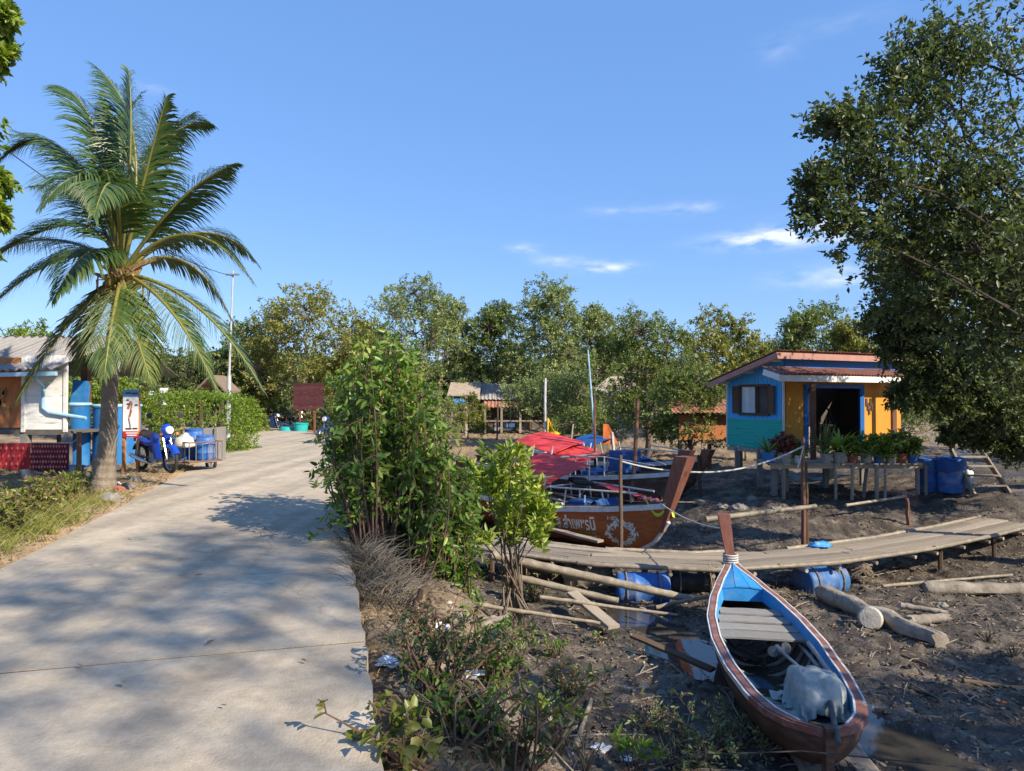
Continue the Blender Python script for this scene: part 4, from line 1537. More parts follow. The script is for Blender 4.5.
def wx(px, y=WY):
    return (px - 512) / FPX * y


x0, x1, x2 = wx(-90), wx(25), wx(66)
for i in range(11):
    z = .84 + i * .155
    plank(wh, (x1 + .03, WY, z + .08), (x2, WY, z + .08), .03, .152, 'plank_white', 'wall_board', up=(0, 0, 1))
for i in range(9):
    x = x0 + (x1 - x0) * i / 9
    plank(wh, (x + .15, WY - .02, .90), (x + .15, WY - .02, 2.5), .03, (x1 - x0) / 9 - .006, 'plank_rust', 'wall_board', up=(1, 0, 0))
mb = MB()
mb.box((x1, WY - .03, 1.66), (.08, .08, 1.72))
mb.obj('corner_post', 'trim_white', wh)
MB().box((x2, WY - .01, 1.66), (.07, .07, 1.72)).obj('corner_post', 'trim_white', wh)
mb = MB()
mb.box(((x0 + x2) / 2, WY + .02, .80), (x2 - x0, .1, .12))
mb.box(((x0 + x2) / 2, WY + 1.9, .78), (x2 - x0, 3.6, .06))
mb.obj('floor_beam', 'plank_old', wh)
for i in range(10):                                   # end wall going back
    z = .84 + i * .155
    plank(wh, (x2 - .02, WY + .04, z + .08), (x2 - 2.4, WY + 3.6, z + .08), .03, .152, 'plank_white', 'wall_board')
mb = MB()
for x in (x0 + .3, x1, x2):
    for y in (WY + .05, WY + 3.4):
        mb2 = MB().box((x, y, (.76 + gz(x, y) - .1) / 2), (.16, .16, .76 - gz(x, y) + .1))
        mb2.obj('stilt', 'concrete_post', wh)
sheet_roof(wh, (x0 - .2, WY - .55, 2.10), (x2 + .12, WY - .55, 2.22), (x2 + .3, WY + 2.2, 3.15), (x0 - .2, WY + 2.2, 3.15), .95, 'roof_grey', pitch=.2, amp=.03)
sheet_roof(wh, (x2 + .3, WY + 4.8, 2.2), (x0 - .2, WY + 4.8, 2.2), (x0 - .2, WY + 2.15, 3.16), (x2 + .3, WY + 2.15, 3.16), .95, 'roof_grey', pitch=.2, amp=.03)
mb = MB()
mb.bar((x0, WY - .5, 2.04), (x2 + .1, WY - .5, 2.12), .09, .09)
mb.tube([(x1 + .52, WY - .48, 2.05), (x1 + .46, WY - .08, 1.85), (x1 + .46, WY - .06, 1.35), (x1 + .6, WY - .06, 1.25), (x2 + .5, WY - .06, 1.12)], .04, 8)
mb.obj('gutter', 'aqua_light', wh)
mb = MB()                                             # dried fish strings on the orange wall
for i in range(12):
    mb.box((wx(4) + R.uniform(-.16, .16), WY - .1, 1.5 + R.uniform(-.25, .25)), (.05, .03, .16), Matrix.Rotation(R.uniform(-.4, .4), 3, 'Y'))
mb.obj('hanging_bundle', 'husk', wh)
# open lean-to roof beside it
lt = thing('lean_to', 'open rusty lean-to roof on posts beside the white plank house', 'shelter', (-9.7, 19.5, 0))
sheet_roof(lt, (wx(58, 18), 18, 2.35), (wx(108, 18), 18, 2.35), (wx(112, 20.5), 20.5, 2.75), (wx(55, 20.5), 20.5, 2.75), .9, 'roof_rust', pitch=.2, amp=.025)
for px, y in ((86, 18.2), (108, 20.3), (62, 20.3)):
    x = wx(px, y)
    MB().box((x, y, 1.15), (.17, .17, 2.5)).obj('post', 'wood_brown', lt)
# blue water tanks
for i, (pa, pb_, z0, z1, y, lab, m) in enumerate(((66, 84, .05, 1.42, 17.2, 'blue cement tank standing against the white plank house', 'aqua'), (83, 127, .05, 1.38, 17.4, 'wide blue cement tank just behind the palm trunk', 'aqua'))):
    xa, xb = wx(pa, y), wx(pb_, y)
    t = thing('water_tank', lab, 'tank', ((xa + xb) / 2, y, z0), group='blue tanks beside the white house')
    mb = MB()
    rr = (xb - xa) / 2
    mb.lathe([(rr, -.1), (rr, z1 - .06), (rr * 1.03, z1 - .05), (rr * 1.03, z1), (rr * .93, z1), (rr * .93, z1 - .5)], ((xa + xb) / 2, y + rr, 0), 28)
    mb.obj('wall', m, t, smooth=True)
    mb = MB().torus(((xa + xb) / 2, y + rr, z1), (0, 0, 1), rr * .99, .045, 28, 6)
    mb.obj('rim', 'aqua_light', t, smooth='all')
mb = MB()
x = wx(72, 17.6)
mb.box((x, 17.9, 1.72), (.34, .1, .62), Matrix.Rotation(.12, 3, 'Y'))
mb.box((x + .2, 17.9, 1.66), (.08, .06, .5), Matrix.Rotation(.1, 3, 'Y'))
tag(mb.obj('plastic_crate', 'aqua'), 'tall blue plastic crate standing on the tank beside the white wall', 'crate')
# clutter under the white house
for i, (px, y, z, m, lab) in enumerate(((47, 15.5, .42, 'black', 'dark round basin leaning under the white house'), (30, 15.4, .30, 'sack', 'pale jug under the orange brown wall'), (70, 15.7, .32, 'blue_dirty', 'blue tub under the corner of the white house'))):
    x = wx(px, y)
    z0 = gz(x, y)
    rot = Euler((1.1, 0, .3)).to_matrix() if i == 0 else None
    mb = MB().lathe([(.05, 0), (.24, .01), (.30, .16), (.32, .2), (.28, .2), (.22, .04)] if i != 1 else [(.10, 0), (.14, .05), (.14, .28), (.06, .38), (.06, .42), (.03, .42)], (x, y, z0 + (.32 if i == 0 else 0)), 18, 0, rot)
    tag(mb.obj('basin' if i != 1 else 'jug', m, smooth=True), lab, 'basin' if i != 1 else 'jug')


# cloths on a line with their posts
def cloth(name, label, pxa, pxb, pya, pyb, y, m, seed, pat):
    a, b = pix(pxa, pya, y), pix(pxb, pya + 1, y)
    zb = pix(pxa, pyb, y).z
    t = thing(name, label, 'cloth', (a.x, y, zb))
    rows = []
    nx_ = 30
    for j in range(9):
        v = j / 8
        rows.append([Vector((a.x + (b.x - a.x) * i / nx_, y + .03 * math.sin(i * .9 + seed) * v + .02 * math.sin(i * .31) * v, a.z + (zb - a.z) * v - .01 * math.sin(i * .5 + seed) * v)) for i in range(nx_ + 1)])
    mb = MB().grid(rows)
    mb.grid([[p + Vector((0, .006, 0)) for p in reversed(r)] for r in rows])
    mb.obj('fabric', m, t, smooth='all')
    mb = MB()
    rr = random.Random(seed)
    for j in range(pat[1]):
        for i in range(pat[0]):
            u, v = (i + .5 + (.5 if j % 2 else 0) * .8) / (pat[0] + .5), (j + .6) / (pat[1] + .3)
            p = Vector((a.x + (b.x - a.x) * u, y - .045, a.z + (zb - a.z) * v))
            s_ = rr.uniform(.014, .024)
            mb.add([p + Vector((-s_, 0, 0)), p + Vector((0, 0, -s_ * 1.6)), p + Vector((s_, 0, 0)), p + Vector((0, 0, s_ * 1.6))], [(0, 1, 2, 3)])
    mb.obj('woven_pattern', 'cloth_gold', t)
    return t


CY = 13.0
cloth('hanging_cloth', 'bright red cloth hung on the line at the picture edge', -60, 31, 443, 469, CY, 'cloth_red', 1, (16, 3))
cloth('hanging_cloth', 'dark maroon patterned cloth hung next to the bright red one', 31.5, 70, 443, 470, CY, 'cloth_maroon', 2, (13, 5))
ln = thing('washing_line', 'line and wooden post holding the red cloths', 'washing line', (wx(77, CY), CY, gz(wx(77, CY), CY)))
p = pix(78, 432, CY)
MB().tube([(p.x, CY + .05, gz(p.x, CY) - .15), (p.x, CY + .05, p.z)], .045, 6).obj('post', 'wood_brown', ln)
q = pix(-80, 441, CY)
MB().tube([(q.x, CY, gz(q.x, CY) - .1), (q.x, CY, q.z + .1)], .04, 6).obj('post', 'wood_brown', ln)
MB().tube([(q.x, CY, q.z), (p.x - .1, CY, pix(0, 443, CY).z), (p.x, CY + .04, p.z - .1)], .008, 5).obj('line', 'rope', ln)
a, b = pix(80, 466, 13.6), pix(118, 425, 14.2)
mb = MB().tube([(a.x, a.y, gz(a.x, a.y) - .05), b], .05, 7)
tag(mb.obj('leaning_pole', 'wood_grey'), 'grey pole leaning up behind the palm trunk', 'pole')

# ------------------------------------------------------------------ roadside sign on two orange posts
SY = 15.2
sg = thing('notice_sign', 'tall white notice sign with blue head and red foot on orange posts', 'sign', (wx(131, SY), SY, gz(wx(131, SY), SY)))
for px in (124.5, 138.5):
    x = wx(px, SY)
    MB().box((x, SY, (gz(x, SY) - .2 + pix(0, 392, SY).z) / 2), (.06, .06, pix(0, 392, SY).z - gz(x, SY) + .2)).obj('post', 'post_orange', sg)
xa, xb = wx(124.5, SY), wx(139.5, SY)


def panel(z0p, z1p, m, name, dy=0.0, xa_=xa, xb_=xb):
    za, zb_ = pix(0, z0p, SY).z, pix(0, z1p, SY).z
    MB().box(((xa_ + xb_) / 2, SY - .045 - dy, (za + zb_) / 2), (xb_ - xa_, .02, za - zb_)).obj(name, m, sg)


panel(397, 431, 'sign_white', 'panel')
panel(389.5, 397, 'sign_blue', 'head_panel')
panel(431, 437, 'sign_red', 'foot_panel')
mb = MB()
S0 = SY - .058
for (ax, ay, bx_, by_, w) in ((131, 401, 128, 409, .05), (133, 402, 131.5, 411, .05), (131.5, 410, 129.5, 417, .045), (129.5, 417, 131.5, 427, .045)):
    p, q = pix(ax, ay, S0), pix(bx_, by_, S0)
    mb.bar((p.x, S0, p.z), (q.x, S0, q.z), .004, w)
mb.obj('printed_figure', 'sign_skin', sg)
mb = MB()
for i, (ax, bx_, y_) in enumerate(((126, 131, 393), (132, 138, 393.4), (126.5, 129, 400), (135, 138, 405), (126, 132, 428.6), (133, 138, 428.4), (127, 130, 404))):
    p, q = pix(ax, y_, S0), pix(bx_, y_, S0)
    mb.bar((p.x, S0 - .004, p.z), (q.x, S0 - .004, q.z), .004, .03)
mb.obj('printed_lines', 'sign_ink', sg)['kind'] = 'stuff'
mb = MB()
for (ax, bx_, y_) in ((126.5, 138, 433), (127.5, 137, 435.2)):
    p, q = pix(ax, y_, S0), pix(bx_, y_, S0)
    mb.bar((p.x, S0 - .004, p.z), (q.x, S0 - .004, q.z), .004, .022)
mb.obj('printed_lines', 'sign_white', sg)['kind'] = 'stuff'
# two small boards on thin posts behind the hedge
for i, (pa, pb_, ya_, yb_, lab) in enumerate(((149, 157, 391, 401, 'small grey white board on a thin post, nearer the palm'), (160, 168, 388, 405, 'taller small blue white board on a thin post above the hedge'))):
    y = 24.0
    t = thing('small_board', lab, 'sign', (wx((pa + pb_) / 2, y), y, 0), group='small boards behind the hedge')
    za, zb_ = pix(0, ya_, y).z, pix(0, yb_, y).z
    MB().box((wx((pa + pb_) / 2, y), y, (za + zb_) / 2), (wx(pb_, y) - wx(pa, y), .03, za - zb_)).obj('panel', 'sign_white', t)
    MB().box((wx((pa + pb_) / 2, y), y - .02, (za * .45 + zb_ * .55)), ((wx(pb_, y) - wx(pa, y)) * .8, .012, (za - zb_) * .35)).obj('printed_band', 'sign_blue', t)
    MB().box((wx((pa + pb_) / 2, y), y + .045, za / 2 - .1), (.05, .05, za + .2)).obj('post', 'metal_grey', t)

# utility pole
ly = 26.0
x = wx(228.5, ly)
lp = thing('utility_pole', 'tall thin pale grey utility pole behind the hedge', 'pole', (x, ly, 0))
MB().tube([(x, ly, -.2), (x + .02, ly, 2.4)], [.09, .075], 12).obj('base_pole', 'lamp_grey', lp, smooth=True)
MB().tube([(x + .02, ly, 2.35), (x + .14, ly, 6.3)], [.045, .03], 10).obj('pole', 'lamp_grey', lp, smooth=True)
MB().box((x + .14, ly - .05, 6.15), (.5, .06, .06)).obj('cross_arm', 'metal_grey', lp)
# cable from the lamp pole to the edge
pts = []
a, b = Vector((x + .1, ly, 6.1)), pix(-60, 100, 14)
for i in range(14):
    t = i / 13
    p = a.lerp(b, t)
    pts.append((p.x, p.y, p.z - 2.0 * t * (1 - t)))
tag(MB().tube(pts, .012, 5).obj('overhead_cable', 'black'), 'thin black overhead cable crossing behind the palm crown', 'cable')

# thatched hut and red building at the road end
ht = thing('thatched_hut', 'small thatched roof hut behind the clipped hedge', 'hut', (wx(218, 29), 29, 0))
x = wx(218, 29)
mb = MB()
for sgn in (-1, 1):
    rows = [[Vector((x + sgn * u * .62, 29 + v * .8, 2.50 - u * .62 + .02 * R.uniform(-1, 1))) for v in (-1, -.5, 0, .5, 1)] for u in (0, .25, .5, .75, 1.0)]
    mb.slab(rows, .09)
mb.obj('roof', 'thatch', ht)
for sx in (-.42, .42):
    for sy in (-.6, .6):
        MB().box((x + sx, 29 + sy, .85), (.1, .1, 2.0)).obj('post', 'wood_dark', ht)
mb = MB().box((x, 29, .55), (.9, 1.2, .08))
mb.obj('bench_floor', 'wood_grey', ht)
rb = thing('wooden_house', 'small reddish wooden house deep in shade at the road end', 'house', (wx(248, 44), 44, 0))
x = wx(246, 44)
for i in range(7):
    plank(rb, (x - 1.3, 44, .35 + i * .2), (x + 1.2, 44, .35 + i * .2), .04, .19, 'plank_rust', 'wall_board')
sheet_roof(rb, (x - 1.7, 43.2, 1.55), (x + 1.6, 43.2, 1.55), (x + 1.6, 45.4, 2.2), (x - 1.7, 45.4, 2.2), .9, 'roof_rust')
for sx in (-1.2, 1.1):
    MB().box((x + sx, 44.1, .6), (.14, .14, 1.9)).obj('post', 'wood_dark', rb)

# maroon board at the road end
by = 33.0
xa, xb = wx(293.5, by), wx(324, by)
bd = thing('maroon_board', 'dark maroon slatted board on two posts at the road end', 'board', ((xa + xb) / 2, by, gz((xa + xb) / 2, by)))
z0, z1 = pix(0, 409.5, by).z, pix(0, 383, by).z
for i in range(8):
    z = z0 + (z1 - z0) * (i + .5) / 8
    plank(bd, (xa, by, z), (xb - .02 * (i % 3), by - .02, z), .03, (z1 - z0) / 8 - .008, 'maroon_board', 'slat')
for x in (xa + .3, xb - .45):
    MB().box((x, by + .06, (z1 + gz(x, by) - .2) / 2), (.09, .09, z1 - gz(x, by) + .2)).obj('post', 'wood_brown', bd)
# turquoise tubs below it
for i, (px, y, r, h, lab, up_) in enumerate(((289, 33.5, .46, .42, 'turquoise tub lying upside down below the maroon board', 1), (301, 33.2, .36, .5, 'smaller turquoise tub next to the board post', 0))):
    x = wx(px, y)
    pr = [(r, 0), (r * 1.02, .03), (r * .9, h * .9), (r * .8, h), (r * .75, h)] if up_ else [(r * .8, 0), (r * .95, h * .9), (r * 1.04, h * .92), (r * 1.04, h), (r * .9, h), (r * .72, h * .1)]
    tag(MB().lathe(pr, (x, y, gz(x, y)), 20).obj('plastic_tub', 'turquoise', smooth=True), lab, 'tub', 'turquoise tubs at the road end')
# far green-white kiosk roofs in the shade
kq = pix(268, 412, 43)
kk = thing('market_stall', 'small pale roofed stall in the shade left of the maroon board', 'stall', (kq.x, 43, 0))
MB().box((kq.x, 43, kq.z), (1.5, 1.2, .12)).obj('roof', 'aqua_light', kk)
for sx in (-.6, .6):
    MB().box((kq.x + sx, 43, kq.z / 2 - .15), (.08, .08, kq.z + .2)).obj('post', 'trim_white', kk)
MB().box((kq.x, 43.1, .25), (1.3, .8, .1)).obj('counter', 'wood_dark', kk)

# ------------------------------------------------------------------ boats
def interp(tab, s):
    return float(np.interp(s, [t[0] for t in tab], [t[1] for t in tab]))


class Boat:
    """Local frame: x stern->bow along the keel, y port(+) / starboard(-), z up. tables over s in 0..1."""

    def __init__(self, stern, bow, beam, sheer, keel, full=2.2):
        self.a, self.b = Vector(stern), Vector(bow)
        d = (self.b - self.a)
        d.z = 0
        self.L = d.length
        self.d = d.normalized()
        self.n = Vector((-self.d.y, self.d.x, 0))
        self.beam, self.sheer, self.keel, self.full = beam, sheer, keel, full

    def pt(self, s, y, z):
        p = self.a + self.d * (self.L * s) + self.n * y
        return Vector((p.x, p.y, z))

    def half(self, s):
        return interp(self.beam, s)

    def zs(self, s):
        return interp(self.sheer, s)

    def zk(self, s):
        return interp(self.keel, s)

    def sec(self, s, v, inset=0.0):
        """v in -1..1 across the section (port gunwale = 1)."""
        w, zt, zb = max(.004, self.half(s) - inset), self.zs(s), self.zk(s) + inset
        av = abs(v)
        y = w * math.sin(av * math.pi / 2) ** .8
        z = zb + (zt - zb) * (av ** self.full)
        return self.pt(s, math.copysign(y, v), z)

    def rail(self, o0, o1, z0, h, name, m, parent, side, s0=0.0, s1=1.0, n=40):
        rows = []
        for i in range(n + 1):
            s = s0 + (s1 - s0) * i / n
            w, z = self.half(s), self.zs(s)
            ya, yb = max(.0, w + o0) * side, max(.0, w + o1) * side
            rows.append([self.pt(s, ya, z + z0), self.pt(s, yb, z + z0), self.pt(s, yb, z + z0 + h), self.pt(s, ya, z + z0 + h)])
        mb = MB().grid(rows, closed=True)
        mb.add(rows[0], [(3, 2, 1, 0)])
        mb.add(rows[-1], [(0, 1, 2, 3)])
        return mb.obj(name, m, parent, smooth=True)

    def shell(self, inset, n=44, m=17, s0=0.0, s1=1.0):
        return [[self.sec(s0 + (s1 - s0) * i / n, -1 + 2 * j / m, inset) for j in range(m + 1)] for i in range(n + 1)]


# ---- small open boat in the near mud
zm = -1.80
sb = Boat((2.62, 5.85, 0), (3.38, 10.85, 0),
          [(0, .03), (.012, .14), (.03, .27), (.07, .40), (.14, .50), (.28, .585), (.45, .62), (.6, .58), (.74, .45), (.86, .28), (.95, .12), (1, .05)],
          [(0, -1.17), (.12, -1.19), (.35, -1.22), (.6, -1.18), (.8, -1.09), (.93, -.99), (1, -.93)],
          [(0, -1.42), (.05, -1.58), (.16, -1.73), (.3, -1.85), (.5, -1.88), (.85, -1.82), (.95, -1.60), (1, -1.15)], 1.7)
bt = thing('wooden_boat', 'small open wooden boat with blue bow and red brown rim lying on the mud', 'boat', (3.0, 8.2, -1.85))
MB().grid(sb.shell(0)).obj('hull', 'hull_brown', bt, smooth='all')
MB().grid([list(reversed(r)) for r in sb.shell(.03, s0=.006, s1=.99)]).obj('hull_lining', 'bilge', bt, smooth='all')
for side in (1, -1):
    sb.rail(.004, .030, -.045, .05, 'outer_rail', 'boat_white', bt, side, .13, 1.0)
    sb.rail(.004, .034, -.05, .056, 'stern_rail', 'boat_rim', bt, side, 0, .13)
    sb.rail(-.068, .004, -.012, .028, 'rim', 'boat_rim', bt, side)
    sb.rail(-.086, -.068, -.02, .044, 'inner_line', 'boat_white', bt, side, .03, .97)
    rows = []
    for i in range(31):                                # painted band along the inside
        s = .05 + .88 * i / 30
        w = sb.half(s)
        rows.append([sb.pt(s, side * (w - .088), sb.zs(s) + .012), sb.pt(s, side * (w - .108), sb.zs(s) - .16), sb.pt(s, side * (w - .096), sb.zs(s) - .16), sb.pt(s, side * (w - .074), sb.zs(s) + .0)])
    MB().grid(rows, closed=True).obj('inner_band', 'boat_blue', bt, smooth=True)
# bow deck of three blue boards
for k in range(3):
    rows = []
    for i in range(11):
        s = .80 + .18 * i / 10
        w = max(.02, sb.half(s) - .075)
        y0, y1 = -w + 2 * w * k / 3 + .003, -w + 2 * w * (k + 1) / 3 - .003
        crown = lambda y: sb.zs(s) + .012 + .03 * (1 - (y / w) ** 2)
        rows.append([sb.pt(s, y0, crown(y0)), sb.pt(s, y1, crown(y1))])
    MB().slab(rows, .02).obj('bow_deck_board', 'boat_blue', bt)
mb = MB()
rows = []
for v in range(13):
    y = (-1 + v / 6) * (sb.half(.80) - .08)
    rows.append([sb.pt(.802, y, sb.zs(.8) + .03 - .25 * (1 - (abs(v - 6) / 6) ** 2) * 0 - .02), sb.pt(.802, y, sb.zs(.8) - .17)])
mb.grid(rows)
mb.obj('bulkhead', 'boat_blue', bt)
# stem post
st_ = []
for t in range(8):
    u = t / 7
    st_.append(sb.pt(.985 + .030 * u, .10 * u, -1.02 + .80 * u))
rows = []
for i, p in enumerate(st_):
    u = i / 7
    w, l = .056 + .036 * u, .075 + .03 * u
    rows.append([p + sb.n * w - sb.d * l, p - sb.n * w - sb.d * l, p - sb.n * w * .9 + sb.d * l, p + sb.n * w * .9 + sb.d * l])
mb = MB().grid(rows, closed=True)
mb.add(rows[-1], [(0, 1, 2, 3)])
mb.obj('bow_post', 'stem_brown', bt)
mb = MB()
for k in range(4):
    mb.torus(st_[1] + Vector((0, 0, .035 * k - .02)), (0, 0, 1), .105, .014, 16, 6)
mb.obj('rope_wrap', 'rope', bt, smooth='all')
# middle platform boards, ribs, stern boards
for k in range(4):
    s = .545 + k * .052
    w = sb.half(s) - .10
    z = sb.zs(s) - .12
    plank(bt, sb.pt(s, -w, z), sb.pt(s, w, z), .245, .028, 'thwart', 'thwart_board')
for k in range(10):
    s = .20 + k * .058
    pts = [sb.sec(s, -.93 + 1.86 * j / 14, .055) for j in range(15)]
    MB().tube(pts, .024, 6).obj('rib', 'thwart', bt, smooth=True)
for k in range(4):
    s = .105 + k * .031
    w = sb.half(s) - .11
    z = sb.zs(s) - .17
    plank(bt, sb.pt(s, -w, z), sb.pt(s, w, z), .14, .025, 'thwart' if k != 1 else 'boat_blue', 'stern_board')
for side, s0, s1 in ((-1, .22, .56), (1, .24, .52)):
    pts = [sb.pt(s0 + (s1 - s0) * i / 8, side * (sb.half(s0 + (s1 - s0) * i / 8) - .13), sb.zs(.4) - .20) for i in range(9)]
    MB().tube(pts, .022, 6).obj('stringer', 'thwart', bt, smooth=True)
MB().grid([[sb.pt(s, y, -1.80) for y in (-.2, 0, .2)] for s in np.linspace(.15, .75, 6)]).obj('bilge_floor', 'bilge', bt)
# stern post
MB().bar(sb.pt(.0, 0, -1.75), sb.pt(.0, 0, -1.13), .07, .09, up=(0, 1, 0)).obj('stern_post', 'hull_brown', bt)
# long-tail engine lying in the stern: shaft, propeller, tiller
eng = thing('long_tail_motor', 'long tail boat motor with two bladed propeller lying in the small boat', 'boat motor', tuple(sb.pt(.12, -.15, -1.2)))
pe = pix(778, 648, 7.35)
a_ = sb.pt(.15, -.12, -1.08)
MB().tube([a_, pe], .017, 8).obj('shaft', 'metal_grey', eng, smooth=True)
dd = (pe - a_).normalized()
for sgn in (-1, 1):
    q_ = pe + Vector((sgn * .068, 0, .02 * sgn))
    mb = MB()
    mb.lathe([(.005, -.008), (.055, -.006), (.057, 0), (.055, .006), (.005, .008)], q_, 18, 0, Vector((0, 0, 1)).rotation_difference(Vector((.25 * sgn, -.85, .45)).normalized()).to_matrix())
    mb.obj('propeller_blade', 'dull_metal', eng, smooth=True)
MB().tube([pe - dd * .05, pe + dd * .06], .032, 10).obj('propeller_hub', 'metal_grey', eng, smooth=True)
MB().tube([sb.pt(.10, -.16, -1.14), sb.pt(-.035, -.03, -1.19)], .024, 10).obj('tail_pipe', 'dull_metal', eng, smooth=True)
MB().tube([sb.pt(.16, -.3, -1.06), sb.pt(.40, -.36, -1.12)], .022, 8).obj('tiller', 'metal_grey', eng, smooth=True)
mb = MB().box(sb.pt(.15, -.10, -1.26), (.20, .24, .18))
mb.obj('engine_block', 'black', eng)
# tarpaulin over it


def drape(o_, ax, ay, nx_, ny_, lx, ly, z0, colliders, floor, squeeze=.80, steps=260, seed=5):
    """Let a sheet fall over ellipsoids: position based springs in numpy."""
    rng_ = np.random.RandomState(seed)
    o_, ax, ay = np.array(o_), np.array(ax), np.array(ay)
    U_, V_ = np.meshgrid(np.linspace(-.5, .5, nx_), np.linspace(-.5, .5, ny_))
    X = o_ + ax * (U_ * lx)[..., None] + ay * (V_ * ly)[..., None]
    X[..., 2] = z0 + .015 * rng_.normal(size=X.shape[:2])
    rest = [(0, 1, lx / (nx_ - 1)), (1, 0, ly / (ny_ - 1)), (1, 1, math.hypot(lx / (nx_ - 1), ly / (ny_ - 1))), (1, -1, math.hypot(lx / (nx_ - 1), ly / (ny_ - 1))), (0, 3, 3 * lx / (nx_ - 1)), (3, 0, 3 * ly / (ny_ - 1))]
    # gather the sheet a little so that it wrinkles
    c_ = X.mean((0, 1))
    X[..., :2] = c_[:2] + (X[..., :2] - c_[:2]) * squeeze
    Pv = X.copy()
    for it in range(steps):
        vel = (X - Pv) * .93
        Pv = X.copy()
        X = X + vel + np.array([0, 0, -.0011])
        for sub_ in range(9):
            for di, dj, L0 in rest:
                i0, i1 = (slice(None, -di or None), slice(di, None)) if di else (slice(None), slice(None))
                if dj >= 0:
                    j0, j1 = (slice(None, -dj or None), slice(dj, None)) if dj else (slice(None), slice(None))
                else:
                    j0, j1 = slice(-dj, None), slice(None, dj)
                a_s, b_s = X[i0, j0], X[i1, j1]
                dv_ = b_s - a_s
                ln2 = np.linalg.norm(dv_, axis=-1, keepdims=True)
                k_ = .5 if max(abs(di), abs(dj)) == 1 else .06
                cor = dv_ * (1 - L0 / np.maximum(ln2, 1e-6)) * .5 * k_
                X[i0, j0] += cor
                X[i1, j1] -= cor
        for cc_, rr_ in colliders:
            q_ = (X - np.array(cc_)) / np.array(rr_)
            ln2 = np.linalg.norm(q_, axis=-1, keepdims=True)
            ins = ln2 < 1
            X = np.where(ins, np.array(cc_) + q_ / np.maximum(ln2, 1e-6) * np.array(rr_), X)
            Pv = np.where(ins, X - (X - Pv) * .3, Pv)
        low = X[..., 2] < floor
        X[..., 2] = np.where(low, floor, X[..., 2])
        Pv[low] = X[low]
    return X


tc_ = sb.pt(.155, -.13, -1.2)
cols = []
for s_, y_, z_, r_ in ((.155, -.10, -1.18, (.20, .22, .19)), (.185, .03, -1.19, (.09, .10, .17)), (.12, -.18, -1.16, (.11, .11, .17)), (.17, -.26, -1.17, (.13, .18, .13)), (.11, -.02, -1.20, (.12, .12, .14))):
    p_ = sb.pt(s_, y_, z_)
    cols.append(((p_.x, p_.y, p_.z), r_))
for s_ in np.linspace(.06, .30, 14):
    for sd_ in (1, -1):
        p_ = sb.pt(s_, sd_ * (sb.half(s_) - .03), sb.zs(s_) + .0)
        cols.append(((p_.x, p_.y, p_.z), (.055, .055, .055)))
TX = drape(tc_, sb.n, sb.d, 80, 80, 1.04, 1.0, -.84, cols, -1.36, squeeze=.56)
for i_ in range(TX.shape[0]):                          # small stiff creases
    for j_ in range(TX.shape[1]):
        u_, v_ = j_ / 79, i_ / 79
        q_ = Vector((u_ * 3.0 + .5 * mnoise.noise(Vector((u_ * 2, v_ * 2, 1))), v_ * 3.0, 2))
        TX[i_, j_, 2] += .085 * (.45 - abs(mnoise.noise(q_))) + .045 * (.4 - abs(mnoise.noise(q_ * 2.3))) + .030 * (.4 - abs(mnoise.noise(q_ * 4.7))) + .016 * (.4 - abs(mnoise.noise(q_ * 9.5)))
tp = MB().grid([[Vector(p) for p in r] for r in TX]).obj('tarpaulin', 'tarp_grey', smooth='all')
sd_m = tp.modifiers.new('thickness', 'SOLIDIFY')
sd_m.thickness = .006
sd_m.offset = 1
tag(tp, 'crumpled grey tarpaulin thrown over the motor in the small boat', 'tarpaulin')
# plank under the stern and mooring line over the stern
a, b = pix(800, 700, 6.7), pix(872, 785, 6.15)
tg = thing('gangplank', 'wide dark plank lying in the water under the small boat stern', 'plank', (3.0, 6.2, -1.76))
for k in range(3):
    off = Vector((.24 * k, 0, 0))
    plank(tg, Vector((2.78, 7.0, -1.755)) + off, Vector((2.52, 5.2, -1.755)) + off, .235, .045, 'wood_grey')
tag(MB().tube([pix(560, 800, 5.2), pix(690, 752, 5.4), pix(800, 748, 5.6), pix(940, 762, 6.0), pix(1060, 774, 6.6)], .006, 6).obj('mooring_rope', 'rope_dark'), 'dark line strung low across the mud past the small boat stern', 'rope')


# ---- big red brown long-tail boats
def big_boat(root_label, stern, bow, L_unused, zb, hull_m, canopy, seed, scale=1.0, name='long_tail_boat'):
    B = Boat(stern, bow,
             [(0, .45), (.1, .62), (.3, .82), (.5, .88), (.68, .80), (.80, .62), (.90, .38), (.96, .20), (1, .06)],
             [(0, zb + 1.0), (.25, zb + .88), (.5, zb + .86), (.7, zb + .90), (.85, zb + 1.02), (.95, zb + 1.13), (1, zb + 1.20)],
             [(0, zb + .25), (.08, zb + .03), (.5, zb), (.8, zb + .02), (.9, zb + .12), (.96, zb + .40), (1, zb + .85)], 1.55)
    t = thing(name, root_label, 'boat', tuple(B.pt(.5, 0, zb)))
    MB().grid(B.shell(0, 50, 20)).obj('hull', hull_m, t, smooth='all')
    MB().grid([list(reversed(r)) for r in B.shell(.035, 40, 16, .01, .985)]).obj('hull_lining', 'bilge', t, smooth='all')
    mb = MB().grid([[B.pt(0, .44 * v, B.zk(0) + (B.zs(0) - B.zk(0)) * abs(v) ** 1.5 * k + (1 - k) * 0) for k in (0, 1)] for v in np.linspace(-1, 1, 9)])
    for side in (1, -1):
        B.rail(.0, .05, -.10, .11, 'rubbing_strake', 'boat_white', t, side)
        B.rail(-.10, .01, -.0, .03, 'gunwale', 'hull_brown', t, side)
    MB().grid([[B.pt(s, y * (B.half(s) - .05), B.zs(s) - .42) for y in (-1, -.5, 0, .5, 1)] for s in np.linspace(.06, .9, 14)]).obj('deck', 'wood_grey', t)
    return t, B


